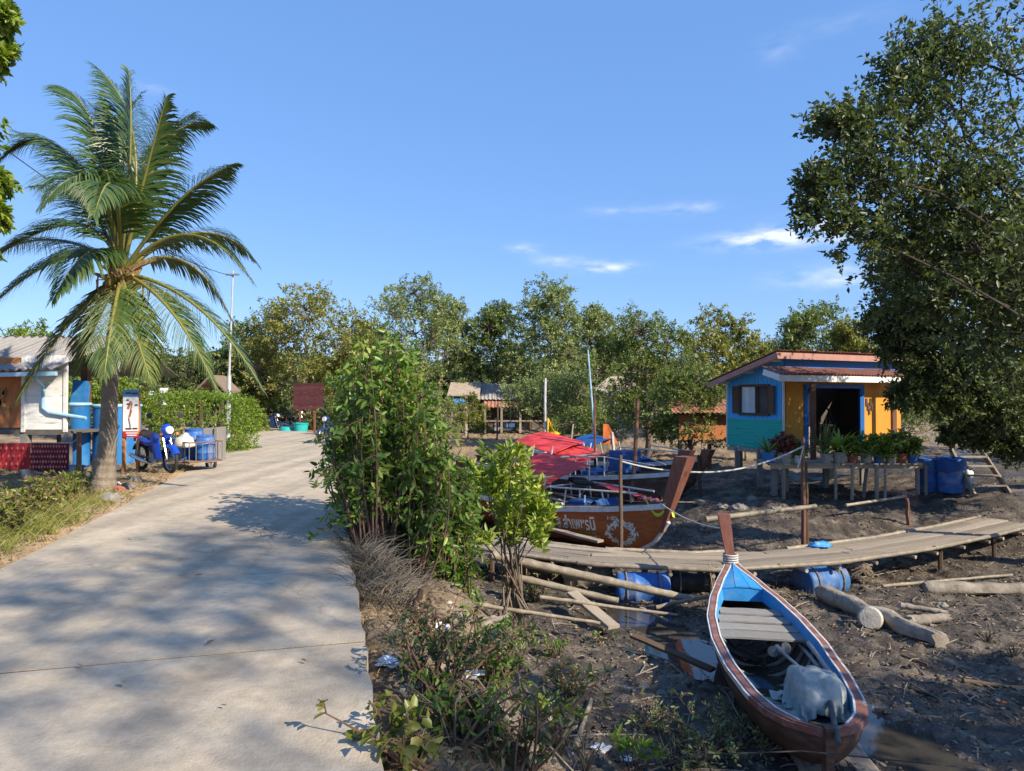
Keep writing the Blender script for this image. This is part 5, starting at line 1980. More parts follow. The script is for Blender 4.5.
bA, A = big_boat('varnished orange brown long tail boat with painted name and tall bow post', (-2.1, 20.6, 0), (3.12, 14.0, 0), 8.4, -1.72, 'hull_orange', True, 1)
# keel / lower plank and stem
pts = [A.pt(.86 + .14 * u, 0, A.zk(.86 + .14 * u) - .02) for u in np.linspace(0, 1, 10)]
MB().tube(pts, .05, 6).obj('fore_foot', 'boat_white', bA, smooth=True)


def bow_post(B, t, m, top, lean, w=.14):
    rows = []
    for i in range(9):
        u = i / 8
        p = B.pt(.975 + lean * u, 0, B.zk(.95) + .25 + (top - B.zk(.95) - .25) * u)
        ww, l = .05 + (w - .05) * u, .10 + .06 * u
        rows.append([p + B.n * ww - B.d * l, p - B.n * ww - B.d * l, p - B.n * ww + B.d * l, p + B.n * ww + B.d * l])
    mb = MB().grid(rows, closed=True)
    mb.add(rows[-1], [(0, 1, 2, 3)])
    mb.obj('bow_post', m, t)
    return rows


bow_post(A, bA, 'stem_brown', .44, .075, .15)
# ribbons round the bow
mb = MB()
for k, (m_, dz) in enumerate((('lime', 0),)):
    for side in (1, -1):
        pts = [A.pt(.955 + .04 * u, side * (.25 - .17 * u), A.zs(.97) + .12 - .32 * math.sin(u * 2.4)) for u in np.linspace(0, 1, 9)]
        rows = [[p + Vector((0, 0, .035)), p - Vector((0, 0, .035))] for p in pts]
        mb.grid(rows)
mb.grid([[A.pt(1.01, -.1 + .02 * k, A.zs(1) + .1 - .06 * k), A.pt(1.01, -.02 + .02 * k, A.zs(1) + .1 - .065 * k)] for k in range(7)])
mb.obj('ribbon', 'lime', bA)
mb = MB()
for k in range(12):
    mb.lathe([(.01, -.04), (.05, -.02), (.055, .02), (.01, .05)], A.pt(.88 + .008 * k, .30 - .012 * k, A.zs(.9) + .07 + .02 * (k % 3)), 7)
o = mb.obj('garland', 'pink', bA)
o['kind'] = 'stuff'
# name and wreath on the port... the side turned to the camera (starboard of travel)
SIDE = -1 if (A.pt(.8, -1, 0) - cam.location).length < (A.pt(.8, 1, 0) - cam.location).length else 1


def on_hull(s, v, out=.008):
    p = A.sec(s, v * SIDE)
    e = .004
    du = A.sec(s + e, v * SIDE) - A.sec(s - e, v * SIDE)
    dv = A.sec(s, (v + e) * SIDE) - A.sec(s, (v - e) * SIDE)
    n = du.cross(dv).normalized()
    if n.dot(p - A.pt(s, 0, p.z)) < 0:
        n = -n
    return p + n * out


def hull_text(body, s0, v0, length, height, m, name, parent, flip=True):
    cu = bpy.data.curves.new('lettering', 'FONT')
    cu.body = body
    cu.size = 1
    cu.offset = .022
    to = bpy.data.objects.new('lettering_tmp', cu)
    COL.objects.link(to)
    dg = bpy.context.evaluated_depsgraph_get()
    me = bpy.data.meshes.new_from_object(to.evaluated_get(dg))
    bpy.data.objects.remove(to)
    xs_ = [v.co.x for v in me.vertices]
    ys_ = [v.co.y for v in me.vertices]
    if not xs_:
        return
    w, h = max(xs_) - min(xs_), max(ys_) - min(ys_)
    x0, y0 = min(xs_), min(ys_)
    for v in me.vertices:
        u, k = (v.co.x - x0) / w, (v.co.y - y0) / h
        v.co = on_hull(s0 + length / A.L * u, v0 + height * k)
    me.materials.clear()
    me.materials.append(M[m])
    o = bpy.data.objects.new(name, me)
    COL.objects.link(o)
    hang(o, parent)


hull_text('ส.สำเพชรนิ', .70, .62, 1.0, .26, 'lettering', 'painted_name', bA)
hull_text('นำโชค', .765, .54, .44, .075, 'lettering_green', 'painted_name', bA)
hull_text('ระนอง ๑๒๓', .775, .45, .42, .065, 'lettering', 'painted_name', bA)
hull_text('๒๕๖', .855, .80, .22, .06, 'lettering', 'painted_name', bA)
mb = MB()
rr = random.Random(4)
for k in range(330):
    a = rr.uniform(0, 2 * math.pi)
    rad = 1 + rr.gauss(0, .13)
    s, v = .885 + .034 * rad * math.cos(a), .55 + .21 * rad * math.sin(a)
    r1, a1 = .018 * rr.uniform(.6, 1.4), rr.uniform(0, 3.1)
    c_ = on_hull(s, v, .010)
    ex = (on_hull(s + .004, v, .010) - c_).normalized()
    ey = (on_hull(s, v + .01, .010) - c_).normalized()
    dx = ex * math.cos(a1) + ey * math.sin(a1)
    dy_ = ey * math.cos(a1) - ex * math.sin(a1)
    mb.add([c_ - dx * r1 * 1.6, c_ - dy_ * r1 * .7, c_ + dx * r1 * 1.6, c_ + dy_ * r1 * .7], [(0, 1, 2, 3)])
o = mb.obj('painted_wreath', 'lettering', bA)
o['kind'] = 'stuff'


def pipes(parent, segs, r, m, name):
    for pts in segs:
        MB().tube(pts, r, 6).obj(name, m, parent, smooth=True)


# rail frame, canopies and gear on the near boat
nearS = SIDE
def gear(parent, B, items):
    """Crates, cans and rolled nets standing on the boat's deck: (s, y, kind, size, material, turn)."""
    for s_, y_, kind, sz, m_, a_ in items:
        p = B.pt(s_, y_, B.zs(s_) - .40)
        rot = Matrix.Rotation(a_, 3, 'Z')
        mb = MB()
        if kind == 'crate':
            w_, d_w, h_ = sz
            for k in range(5):
                mb.box(p + Vector((0, 0, h_ * (k + .5) / 5)), (w_ + (.03 if k == 4 else 0), d_w + (.03 if k == 4 else 0), h_ / 5 - .02), rot)
                mb.box(p + Vector((0, 0, h_ * (k + .5) / 5)), (w_ - .03, d_w - .03, h_ / 5 + .02), rot)
            mb.obj('crate', m_, parent)
        elif kind == 'can':
            r_, h_ = sz
            mb.lathe([(r_ * .9, 0), (r_, .03), (r_, h_ * .75), (r_ * .5, h_ * .92), (r_ * .3, h_), (r_ * .2, h_)], p, 14)
            mb.obj('fuel_can', m_, parent, smooth=True)
        elif kind == 'post':
            mb.tube([p, p + Vector((.03, 0, sz[1]))], sz[0], 7)
            mb.obj('gear_post', m_, parent)
        elif kind == 'sheet':
            w_, d_w, h_ = sz
            rows_ = [[p + rot @ Vector((w_ * (u - .5), d_w * (v - .5), h_ * (1 - .9 * abs(u - .5) * 1.6) + .06 * mnoise.noise(Vector((u * 4, v * 4, s_ * 50))))) for u in np.linspace(0, 1, 11)] for v in np.linspace(0, 1, 9)]
            mb.slab(rows_, .012)
            mb.obj('cover_sheet', m_, parent, smooth=True)
        else:
            w_, r_ = sz
            for k in range(5):
                pts_ = [p + rot @ Vector((w_ * (t - .5), .10 * (k - 2) + .03 * math.sin(t * 9 + k), r_ + .06 * (k % 2) + .03 * math.sin(t * 7 + 2 * k))) for t in np.linspace(0, 1, 9)]
                mb.tube(pts_, r_ * .6, 6)
            o_ = mb.obj('net_roll', m_, parent, smooth=True)
            o_['kind'] = 'stuff'


pipes(bA, [[A.pt(.60, nearS * .78, A.zs(.6)), A.pt(.66, nearS * .70, A.zs(.6) + .42), A.pt(.93, nearS * .26, A.zs(.9) + .28)],
           [A.pt(.60, -nearS * .78, A.zs(.6)), A.pt(.66, -nearS * .70, A.zs(.6) + .42), A.pt(.93, -nearS * .26, A.zs(.9) + .28)]], .022, 'pipe_white', 'rail_pipe')
pipes(bA, [[A.pt(.84, nearS * .42, A.zs(.84)), A.pt(.83, nearS * .42, A.zs(.84) + .30)], [A.pt(.84, -nearS * .42, A.zs(.84)), A.pt(.83, -nearS * .42, A.zs(.84) + .30)],
           [A.pt(.72, nearS * .66, A.zs(.72)), A.pt(.72, nearS * .60, A.zs(.72) + .36)], [A.pt(.66, nearS * .7, A.zs(.6) + .42), A.pt(.66, -nearS * .7, A.zs(.6) + .42)]], .018, 'pipe_white', 'rail_post')


def canvas_roof(parent, B, s0, s1, z0, z1, hw, m, name='canopy', arch=.12, seed=1, th=.015, tilt=0.0):
    rows = []
    for i in range(9):
        u = i / 8
        s = s0 + (s1 - s0) * u
        rows.append([B.pt(s, hw * v, z0 + (z1 - z0) * u + arch * (1 - v * v) - tilt * v * SIDE + .02 * mnoise.noise(Vector((s * 9, v * 3, seed)))) for v in np.linspace(-1, 1, 9)])
    return MB().slab(rows, th).obj(name, m, parent, smooth=True)


canvas_roof(bA, A, .47, .66, .02, -.20, .66, 'red_canvas', seed=2, arch=.05, tilt=.16)
mb = MB()                                       # red side cloth hanging from the roof edge
rows = [[A.pt(.47 + .19 * u, nearS * (.67 + .02 * math.sin(u * 14)), -.14 - .22 * u - .24 * v * (1 - .3 * u)) for v in (0, .33, .66, 1)] for u in np.linspace(0, 1, 12)]
mb.grid(rows)
mb.obj('side_cloth', 'red_canvas', bA, smooth='all')
pipes(bA, [[A.pt(s, sd * .76, A.zs(s)), A.pt(s, sd * .68, -.16)] for s in (.48, .57, .65) for sd in (-1, 1)], .02, 'pipe_white', 'canopy_post')
mb = MB()
mb.grid([[A.pt(.74 + .15 * u, -nearS * (.56 - .25 * u) * k, A.zs(.8) + .36 - .12 * u + .02 * math.sin(9 * u)) for k in (1.0, .3)] for u in np.linspace(0, 1, 9)])
mb.obj('red_cover', 'red_canvas', bA)
gear(bA, A, [(.69, .25, 'crate', (.5, .4, .42), 'blue_tarp', .4), (.73, -.2, 'crate', (.45, .4, .5), 'blue_tarp', .9), (.79, .05, 'sheet', (.9, .7, .5), 'blue_tarp', -.9), (.66, -.35, 'can', (.13, .5), 'bag_white', 0),
            (.62, .1, 'net', (.8, .07), 'turquoise', .7), (.70, -.05, 'post', (.022, .75), 'pipe_white', 0), (.765, .3, 'post', (.02, .6), 'pipe_white', 0), (.755, -.35, 'post', (.02, .62), 'aqua_light', 0), (.82, -.1, 'net', (.6, .06), 'orange_cloth', -.6), (.60, -.3, 'crate', (.4, .35, .5), 'wood_grey', .2), (.86, .1, 'can', (.1, .36), 'orange_cloth', 0)])
mb = MB()
mb.torus(A.pt(.70, .1, -.36), (0.1, .1, 1), .19, .055, 20, 8)
mb.obj('tyre_fender', 'rubber', bA, smooth='all')
mb = MB()
mb.torus(A.pt(.66, .25, -.34), (0.1, .2, 1), .18, .055, 20, 8)
mb.obj('tyre_fender', 'rubber', bA, smooth='all')
MB().tube([A.pt(.58, nearS * .45, A.zs(.6) + .12), A.pt(.78, nearS * .30, A.zs(.7) + .02)], .03, 6).obj('spar', 'wood_grey', bA)
MB().tube([A.pt(.60, nearS * .2, A.zs(.6) + .22), A.pt(.82, nearS * .22, A.zs(.7) + .06)], .025, 6).obj('spar', 'wood_grey', bA)

bB, Bq = big_boat('second long tail boat with high red canopy just behind the name painted one', (-1.6, 24.4, 0), (4.1, 17.4, 0), 8.4, -1.45, 'hull_brown', True, 2)
canvas_roof(bB, Bq, .38, .58, .38, .12, .62, 'red_canvas', seed=3, arch=.06, tilt=.14)
canvas_roof(bB, Bq, .55, .68, .06, -.16, .60, 'red_canvas', seed=4, arch=.05, tilt=.12)
pipes(bB, [[Bq.pt(s, sd * .8, Bq.zs(s)), Bq.pt(s, sd * .62, .2)] for s in (.40, .48, .57) for sd in (-1, 1)], .022, 'pipe_white', 'canopy_post')
pipes(bB, [[Bq.pt(s, sd * .7, Bq.zs(s)), Bq.pt(s, sd * .7, Bq.zs(s) + .5)] for s in (.62, .68, .74, .80) for sd in (-1, 1)], .018, 'pipe_white', 'rail_post')
pipes(bB, [[Bq.pt(.62, sd * .7, Bq.zs(.62) + .5), Bq.pt(.80, sd * .68, Bq.zs(.8) + .5), Bq.pt(.94, sd * .22, Bq.zs(.94) + .2)] for sd in (-1, 1)], .018, 'pipe_white', 'rail_pipe')
bow_post(Bq, bB, 'stem_brown', .30, .06, .12)
gear(bB, Bq, [(.64, .2, 'sheet', (1.1, .9, .55), 'blue_bright', -.9), (.72, -.2, 'crate', (.6, .5, .5), 'blue_tarp', .5), (.56, .3, 'can', (.16, .6), 'bag_white', 0), (.60, .0, 'can', (.14, .5), 'bag_white', 0), (.76, .1, 'crate', (.5, .5, .45), 'wood_grey', .2),
             (.66, -.3, 'post', (.022, .8), 'pipe_white', 0), (.70, .35, 'post', (.022, .8), 'pipe_white', 0), (.74, -.1, 'post', (.022, .7), 'aqua_light', 0), (.50, -.3, 'crate', (.6, .5, .5), 'bag_white', .4), (.81, .0, 'net', (.7, .07), 'turquoise', -.7), (.85, .05, 'net', (.5, .06), 'rope', -.5)])
mb = MB().box(Bq.pt(.80, .1, Bq.zs(.8) + .35), (.6, .6, .55), Matrix.Rotation(.5, 3, 'Z'))
mb.obj('blue_box', 'blue_tarp', bB)

bC, Cq = big_boat('dark hulled long tail boat farthest back of the three moored side by side', (1.2, 25.6, 0), (5.3, 19.6, 0), 7.6, -1.3, 'hull_brown', False, 3)
bow_post(Cq, bC, 'stem_brown', .15, .06, .11)
canvas_roof(bC, Cq, .30, .46, .18, .10, .6, 'blue_tarp', seed=8, tilt=.1)
pipes(bC, [[Cq.pt(s, sd * .74, Cq.zs(s)), Cq.pt(s, sd * .6, .12)] for s in (.32, .40, .45) for sd in (-1, 1)], .022, 'pipe_white', 'canopy_post')
pipes(bC, [[Cq.pt(.6, sd * .7, Cq.zs(.6)), Cq.pt(.64, sd * .66, Cq.zs(.6) + .5), Cq.pt(.92, sd * .2, Cq.zs(.9) + .25)] for sd in (-1, 1)], .02, 'pipe_white', 'rail_pipe')
gear(bC, Cq, [(.66, .1, 'crate', (.6, .5, .5), 'blue_tarp', .3), (.58, -.2, 'crate', (.5, .4, .5), 'wood_grey', .6), (.72, 0, 'net', (.8, .07), 'turquoise', -.6), (.62, .3, 'can', (.15, .6), 'bag_white', 0), (.52, .2, 'sheet', (.9, .8, .5), 'blue_dirty', .4)])


# ---- masts, stakes and flags among the boats
def stake(px0, py0, px1, py1, y, r, m, label, name='wooden_stake', y1=None, sink=.25):
    a, b = pix(px0, py0, y), pix(px1, py1, y1 or y)
    mb = MB()
    d = (b - a)
    k = 7
    pts = [a - d.normalized() * sink if i == 0 else a.lerp(b, i / (k - 1)) + Vector((R.uniform(-.012, .012), R.uniform(-.012, .012), 0)) for i in range(k)]
    mb.tube(pts, [r * (1 - .25 * i / (k - 1)) for i in range(k)], 7)
    return tag(mb.obj(name, m, smooth=True), label, 'pole', 'poles and stakes among the boats')


def gpy(px, y):
    """Row of the ground at pixel column px and depth y."""
    return HY + (1.6 - gz((px - 512) / FPX * y, y)) * FPX / y


stake(620, gpy(620, 13.55), 620.5, 455, 13.55, .045, 'wood_dark', 'dark thin stake standing between the walkway and the painted name hull')
stake(803, gpy(803, 14.3), 803, 438, 14.3, .055, 'wood_brown', 'tall brown post with the pale rope tied on top before the house')
stake(630, gpy(630, 18.0), 638, 399, 18.0, .065, 'wood_brown', 'thick leaning brown pole rising behind the boats beside the mangrove')
stake(545, gpy(545, 22.5), 545, 378, 22.5, .055, 'pipe_white', 'pale upright pole carrying the yellow flag')
stake(600, gpy(600, 20.5), 588, 350, 20.5, .035, 'aqua_light', 'long thin pale blue pole leaning over the red canopies')
stake(596, gpy(596, 20.2), 594, 395, 20.2, .045, 'wood_brown', 'short brown mast right beside the thin pale blue pole')
stake(617, gpy(617, 23), 612, 432, 23, .06, 'pipe_white', 'short white post between the far boats')
stake(566, gpy(566, 24), 573, 424, 24, .04, 'wood_grey', 'short grey stick leaning behind the red canopy')
stake(466, gpy(466, 38), 466, 395, 38, .10, 'wood_grey', 'stout grey post in front of the hut with the blue awning')
stake(497, gpy(497, 36), 498, 404, 36, .05, 'wood_dark', 'thin dark post before the rust roofed hut')
stake(908, gpy(908, 16.2), 906, 498, 16.2, .05, 'wood_brown', 'short leaning stake on the sunny mud before the porch')
stake(806.5, gpy(806.5, 14.35), 805.5, 462, 14.35, .04, 'wood_dark', 'dark shorter post lashed to the tall rope post')
stake(700, gpy(700, 19.5), 698, 455, 19.5, .05, 'wood_dark', 'dark stake in the shaded mud behind the bow post')
stake(560, 458, 645, 449, 19.2, .03, 'wood_grey', 'grey pole resting level across the boats', sink=.0)
f = thing('flag', 'small yellow flag drooping from the pale pole behind the red canopy', 'flag', tuple(pix(548, 436, 22.4)))
rows = [[pix(547.5, 417 + 3.2 * v, 22.4) + Vector(((.05 + .025 * v) * u * (1 + .4 * math.sin(v * 2)), -.04 * math.sin(u * 3 + v), -.06 * u)) for u in (0, .5, 1, 1.5, 2.0)] for v in range(6)]
MB().grid(rows).obj('cloth', 'yellow', f, smooth='all')
mb = MB().tube([pix(549, 400, 22.4), pix(550.5, 442, 22.4)], .012, 6)
mb.obj('staff', 'black', f)
q_ = pix(603, 424, 23.0)
rows = [[q_ + Vector((.06 * u * (1 + v * .3), -.03 * math.sin(u * 2 + v), -.11 * v)) for u in range(4)] for v in range(7)]
tag(MB().grid(rows).obj('orange_net', 'orange_cloth', smooth='all'), 'orange cloth hanging from a post behind the boats', 'cloth')


def rope(label, pts, r=.014, m='rope', sag=0.0, n=16):
    out = []
    pts = [Vector(p) for p in pts]
    for a, b in zip(pts[:-1], pts[1:]):
        for i in range(n):
            t = i / n
            p = a.lerp(b, t)
            p.z -= sag * 4 * t * (1 - t) * (b - a).length * .25
            out.append(p)
    out.append(pts[-1])
    return tag(MB().tube(out, r, 6).obj('mooring_rope', m, smooth='all'), label, 'rope', 'mooring ropes')


rope('pale rope swinging from the bow post to the tall rope post', [A.pt(1.03, -.12, pix(0, 471, 13.6).z), pix(803, 446, 14.25)], .018, sag=.30)
rope('pale rope from the dark thin stake to the big bow post', [pix(620.5, 461, 13.55), A.pt(1.025, .12, pix(0, 472, 13.7).z)], .016, sag=.12)
rope('grey mooring line from the painted boat bow down to the small boat post', [A.pt(.985, -.1, -.52), st_[5]], .012, sag=.12)
rope('loose end of rope hanging from the tall rope post', [pix(803, 447, 14.24), pix(799, 462, 14.2), pix(797, 468, 14.2)], .014)
rope('thin line drooping onto the shaded mud behind the small boat post', [A.pt(1.0, -.1, -.45), pix(706, 500, 15.0), pix(725, 503, 15.2), pix(700, 512, 15.0)], .010, m='rope_brown', sag=.1)
rope('thin cord hanging down from the walkway beside the small boat', [pix(708, 562, 11.6), pix(712, 590, 11.4), pix(711, 606, 11.2)], .010, m='rope_brown')

# ------------------------------------------------------------------ plank walkway on floats
WK = [(-1.3, 14.3, -1.16), (.2, 13.2, -1.20), (1.6, 12.55, -1.24), (3.3, 12.3, -1.26), (5.3, 12.75, -1.26), (7.4, 13.7, -1.24), (9.3, 14.75, -1.20), (10.9, 15.7, -1.15)]
WKP = [Vector(p) for p in WK]
wk = thing('plank_walkway', 'pale plank walkway on bamboo poles and floats crossing the mud', 'walkway', (3.3, 12.3, -1.75))


def wk_at(u, off, dz=0.0):
    u = max(0, min(len(WKP) - 1 - 1e-6, u))
    i = int(u)
    f_ = u - i
    f2 = f_ * f_ * (3 - 2 * f_) * .5 + f_ * .5
    p = WKP[i].lerp(WKP[i + 1], f2)
    t = (WKP[min(i + 1, 7)] - WKP[i]).normalized()
    if f_ > .5 and i + 2 < 8:
        t = t.lerp((WKP[i + 2] - WKP[i + 1]).normalized(), f_ - .5).normalized()
    elif f_ < .5 and i > 0:
        t = t.lerp((WKP[i] - WKP[i - 1]).normalized(), .5 - f_).normalized()
    n = Vector((-t.y, t.x, 0)).normalized()
    return p + n * off + Vector((0, 0, dz))


for row, (off, w) in enumerate(((-.58, .25), (-.32, .25), (-.06, .25), (.20, .24))):
    u = -.02 + .21 * row % .9 - .9
    while u < 6.95:
        ln_ = R.uniform(1.1, 1.5)
        a, b = max(0, u), min(6.98, u + ln_)
        if b - a > .2:
            j = R.uniform(-.02, .02)
            plank(wk, wk_at(a + .006, off + j, R.uniform(0, .012)), wk_at(b - .006, off + j * .2, R.uniform(0, .012)), w * R.uniform(.9, 1.0), .035, 'wood_grey')
        u += ln_
# cross bearers and bamboo edge poles
for k in range(20):
    u = .1 + k * .36
    MB().tube([wk_at(u, -.78, -.08), wk_at(u, .44, -.08)], .035, 6).obj('bearer', 'bamboo', wk, smooth=True)


def bamboo(parent, a, b, r=.045, m='bamboo', name='bamboo_pole', bend=.0, knots=True):
    a, b = Vector(a), Vector(b)
    L = (b - a).length
    n = max(3, int(L / .32))
    pts, rad = [], []
    for i in range(n * 3 + 1):
        t = i / (n * 3)
        p = a.lerp(b, t)
        p.z += bend * 4 * t * (1 - t)
        pts.append(p)
        rad.append(r * (1 - .22 * t) * (1.13 if knots and i % 3 == 0 else 1.0))
    return MB().tube(pts, rad, 8).obj(name, m, parent, smooth=True)


for a, b, off in ((-.0, 1.9, -.76), (1.8, 3.6, -.78), (3.5, 5.2, -.77), (5.1, 6.95, -.76), (.2, 2.2, .38), (2.0, 3.4, .46), (3.95, 5.6, .40), (5.5, 6.95, .38)):
    us = np.linspace(a, b, 9)
    pts, rad = [], []
    for i, u in enumerate(np.linspace(a, b, 25)):
        pts.append(wk_at(u, off, .025))
        rad.append(.042 * (1.14 if i % 3 == 0 else 1) * (1 - .2 * i / 24))
    MB().tube(pts, rad, 8).obj('edge_pole', 'bamboo', wk, smooth=True)
for u in (.8, 2.45, 3.0, 4.1, 5.3, 6.2):               # short support stakes under the deck
    for off in (-.62, .3):
        p = wk_at(u, off, -.05)
        MB().tube([(p.x, p.y, gz(p.x, p.y) - .2), p], .045, 6).obj('support_stake', 'wood_dark', wk)


def lying_barrel(px, y, lab, m, r=.28, L=.86, ang=0.0, z=None, grp='barrels floating the walkway', rings=True):
    x = (px - 512) / FPX * y
    z = min(gz(x, y) + r * .85, -1.335 - r) if z is None else z
    t = thing('float_barrel', lab, 'barrel', (x, y, z), group=grp)
    rot = Euler((0, math.pi / 2, ang)).to_matrix()
    MB().lathe([(q0, q1 - L / 2) for q0, q1 in barrel_prof(r, L)], (x, y, z), 22, 0, rot).obj('body', m, t, smooth=True)
    dv = rot @ Vector((0, 0, 1))
    for k in (-.33, .3):
        mb = MB().torus(Vector((x, y, z)) + dv * (L * k), dv, r * 1.05, .014, 20, 5)
        mb.obj('lashing', 'rope_brown', t)


lying_barrel(642, 11.75, 'bright blue barrel lying under the walkway edge left of the small boat', 'blue_barrel', ang=-.05)
lying_barrel(819, 12.35, 'muddy blue barrel lying under the walkway right of the small boat', 'blue_dirty', ang=.35, r=.29, L=.84)
lying_barrel(588, 12.5, 'grey weathered drum under the walkway near the mangrove bush', 'driftwood', r=.26, L=.8, ang=-.3)
lying_barrel(545, 13.0, 'dark old drum under the walkway end by the mangrove bush', 'wood_dark', r=.26, L=.8, ang=-.4)
lying_barrel(692, 12.2, 'black netted drum in the shade under the middle of the walkway', 'black', r=.24, L=.8, ang=0)
# netting bundle by the muddy barrel
rng = np.random.RandomState(9)
mb = MB()
c_ = pix(857, 568, 12.6)
for k in range(26):
    a0 = rng.uniform(0, 6.28)
    pts = [c_ + Vector((.28 * math.cos(a0 + i * .7) * rng.uniform(.5, 1), .2 * math.sin(a0 + i * .7), .17 * math.sin(a0 * 2 + i * .9) * rng.uniform(.5, 1))) for i in range(7)]
    mb.tube(pts, .014, 4)
crumple((c_.x, c_.y, gz(c_.x, c_.y) - .02), (.24, .2, .22), 5, amp=.3).obj
nb = mb.obj('net_bundle', 'rope_brown')
nb['kind'] = 'thing'
tag(nb, 'tangled brown net bundle beside the muddy blue barrel', 'net')
q_ = wk_at(4.32, .28)
tag(crumple((q_.x, q_.y, q_.z + .02), (.17, .11, .06), 8, 18, 12, .8).obj('cloth_scrap', 'blue_bright', smooth='all'), 'bright blue cloth scrap lying on the walkway at the rope post', 'cloth')


# ------------------------------------------------------------------ poles, sticks and logs on the mud
def pole(pxa, pya, ya, pxb, pyb, yb, r, m, label, name='pole', bend=0.0, lift=.0, kind='bamboo'):
    a, b = pix(pxa, pya, ya), pix(pxb, pyb, yb)
    a.z, b.z = max(a.z, gz(a.x, a.y) + r * .6) + lift, max(b.z, gz(b.x, b.y) + r * .6) + lift
    if kind == 'bamboo':
        o = bamboo(None, a, b, r, m, name, bend)
    elif kind == 'board':
        o = piece_top(name, a, b, r * 2.6, r * .7, m)
    else:
        L = (b - a).length
        n = 14
        rr = random.Random(int(pxa))
        pts = [a.lerp(b, i / n) + Vector((rr.uniform(-1, 1), rr.uniform(-1, 1), rr.uniform(-.4, .4) + 4 * bend / max(.1, r) * (i / n) * (1 - i / n) * r)) * r * .25 for i in range(n + 1)]
        big = r > .08
        mb_ = MB().tube(pts if not big else [a.lerp(b, i / 28) + Vector((mnoise.noise(Vector((i * .21, pxa, 0))), 0, .4 * mnoise.noise(Vector((i * .21, pxa, 7))))) * r * .5 for i in range(29)],
                        [r * (1 + rr.uniform(-.14, .14)) * (1 - .25 * i / n) for i in range(n + 1)] if not big else [r * (1 + .16 * mnoise.noise(Vector((i * .4, pxa, 3)))) * (1 - .3 * i / 28) * (1 if i else .8) for i in range(29)], 10 if not big else 18)
        if big:                                          # bark ridges, knots and a split end
            ax_v = (b - a).normalized()
            for vi, v_ in enumerate(mb_.v):
                v_ = Vector(v_)
                t_ = (v_ - a).dot(ax_v)
                c_v = a + ax_v * t_
                rd_ = v_ - c_v
                ang_ = math.atan2(rd_.dot(ax_v.orthogonal()), rd_.dot(ax_v.cross(ax_v.orthogonal())))
                k_v = 1 + .20 * mnoise.noise(Vector((math.cos(ang_) * 2.2, math.sin(ang_) * 2.2, t_ * .9 + pxa))) + .10 * mnoise.noise(Vector((math.cos(ang_) * 6, math.sin(ang_) * 6, t_ * 1.5)))
                v_ = c_v + rd_ * k_v
                if vi >= len(mb_.v) - 18 or vi < 18:
                    v_ += ax_v * .12 * mnoise.noise(Vector((ang_ * 1.9, pxa, 1)))
                mb_.v[vi] = tuple(v_)
        o = mb_.obj(name, m, smooth=True)
    return tag(o, label, 'pole' if kind == 'bamboo' else ('plank' if kind == 'board' else 'driftwood'), 'poles and driftwood on the mud')


def piece_top(name, a, b, w, h, m):
    o = bpy.data.objects.new(name, R.choice(PLK[m]))
    COL.objects.link(o)
    o.matrix_basis = frame(a, b, (0, 0, 1), w, h)
    return o


pole(493, 562, 11.6, 690, 606, 11.0, .075, 'bamboo', 'thick bamboo pole sloping from the mangrove roots to the small boat', lift=.12)
pole(510, 575, 11.3, 618, 600, 11.0, .06, 'bamboo', 'shorter bamboo pole lying just below the thick one')
pole(562, 580, 11.4, 676, 600, 11.2, .04, 'bamboo', 'thin bamboo pole lying against the bright blue barrel', lift=.1)
pole(572, 592, 10.9, 614, 626, 9.9, .075, 'wood_grey', 'weathered board lying end on in the sunny mud', 'board', kind='board')
pole(540, 596, 10.6, 676, 614, 10.3, .03, 'bamboo', 'thin crooked stick across the sunny mud', 'stick', kind='stick')
pole(480, 604, 9.8, 600, 622, 9.6, .03, 'bamboo', 'pale stick lying below the mangrove roots', 'stick', kind='stick')
pole(632, 634, 9.3, 712, 668, 8.5, .05, 'wood_dark', 'dark thin board lying in the shade beside the small boat', 'board', kind='board')
pole(640, 607, 10.7, 668, 620, 10.2, .025, 'bamboo', 'short twig in the sunny mud near the bright blue barrel', 'stick', kind='stick')
pole(655, 606, 10.9, 735, 590, 11.0, .035, 'bamboo', 'stick poking from the small boat rim towards the barrel', 'stick', kind='stick')
pole(820, 592, 11.6, 938, 648, 9.3, .15, 'driftwood', 'big pale driftwood log lying right of the small boat', 'driftwood_log', kind='stick')
pole(922, 588, 11.9, 1050, 588, 12.0, .12, 'driftwood', 'dark driftwood log at the picture edge below the walkway', 'driftwood_log', kind='stick')
pole(880, 585, 12.2, 1010, 574, 13.0, .03, 'bamboo', 'long thin stick lying behind the dark driftwood log', 'stick', kind='stick')
pole(898, 604, 10.9, 945, 612, 10.6, .05, 'driftwood', 'bent grey branch between the two driftwood logs', 'driftwood_branch', kind='stick', bend=.06)
pole(905, 620, 10.3, 945, 618, 10.4, .085, 'driftwood', 'hollow pale stump piece between the driftwood logs', 'driftwood_stump', kind='stick')
pole(960, 690, 8.2, 1040, 706, 8.0, .03, 'wood_dark', 'dark twig in the near mud at the picture edge', 'stick', kind='stick')
pole(885, 655, 9.2, 925, 672, 8.7, .022, 'wood_dark', 'dark twig in the mud below the pale driftwood log', 'stick', kind='stick')
pole(905, 690, 8.2, 985, 735, 7.4, .018, 'wood_dark', 'thin dark twig near the water at the frame foot', 'stick', kind='stick')
pole(845, 505, 16.5, 905, 496, 17.0, .035, 'bamboo', 'pale bamboo pole lying on the mud before the porch', 'pole')
pole(545, 530, 15.6, 600, 545, 14.35, .07, 'wood_grey', 'weathered board lying along the foot of the painted hull', 'board', kind='board', lift=.08)
pole(705, 545, 13.45, 815, 531, 13.9, .055, 'bamboo', 'loose bamboo pole along the far edge of the walkway', 'pole', lift=.5)
q_ = pix(868, 620, 10.4)
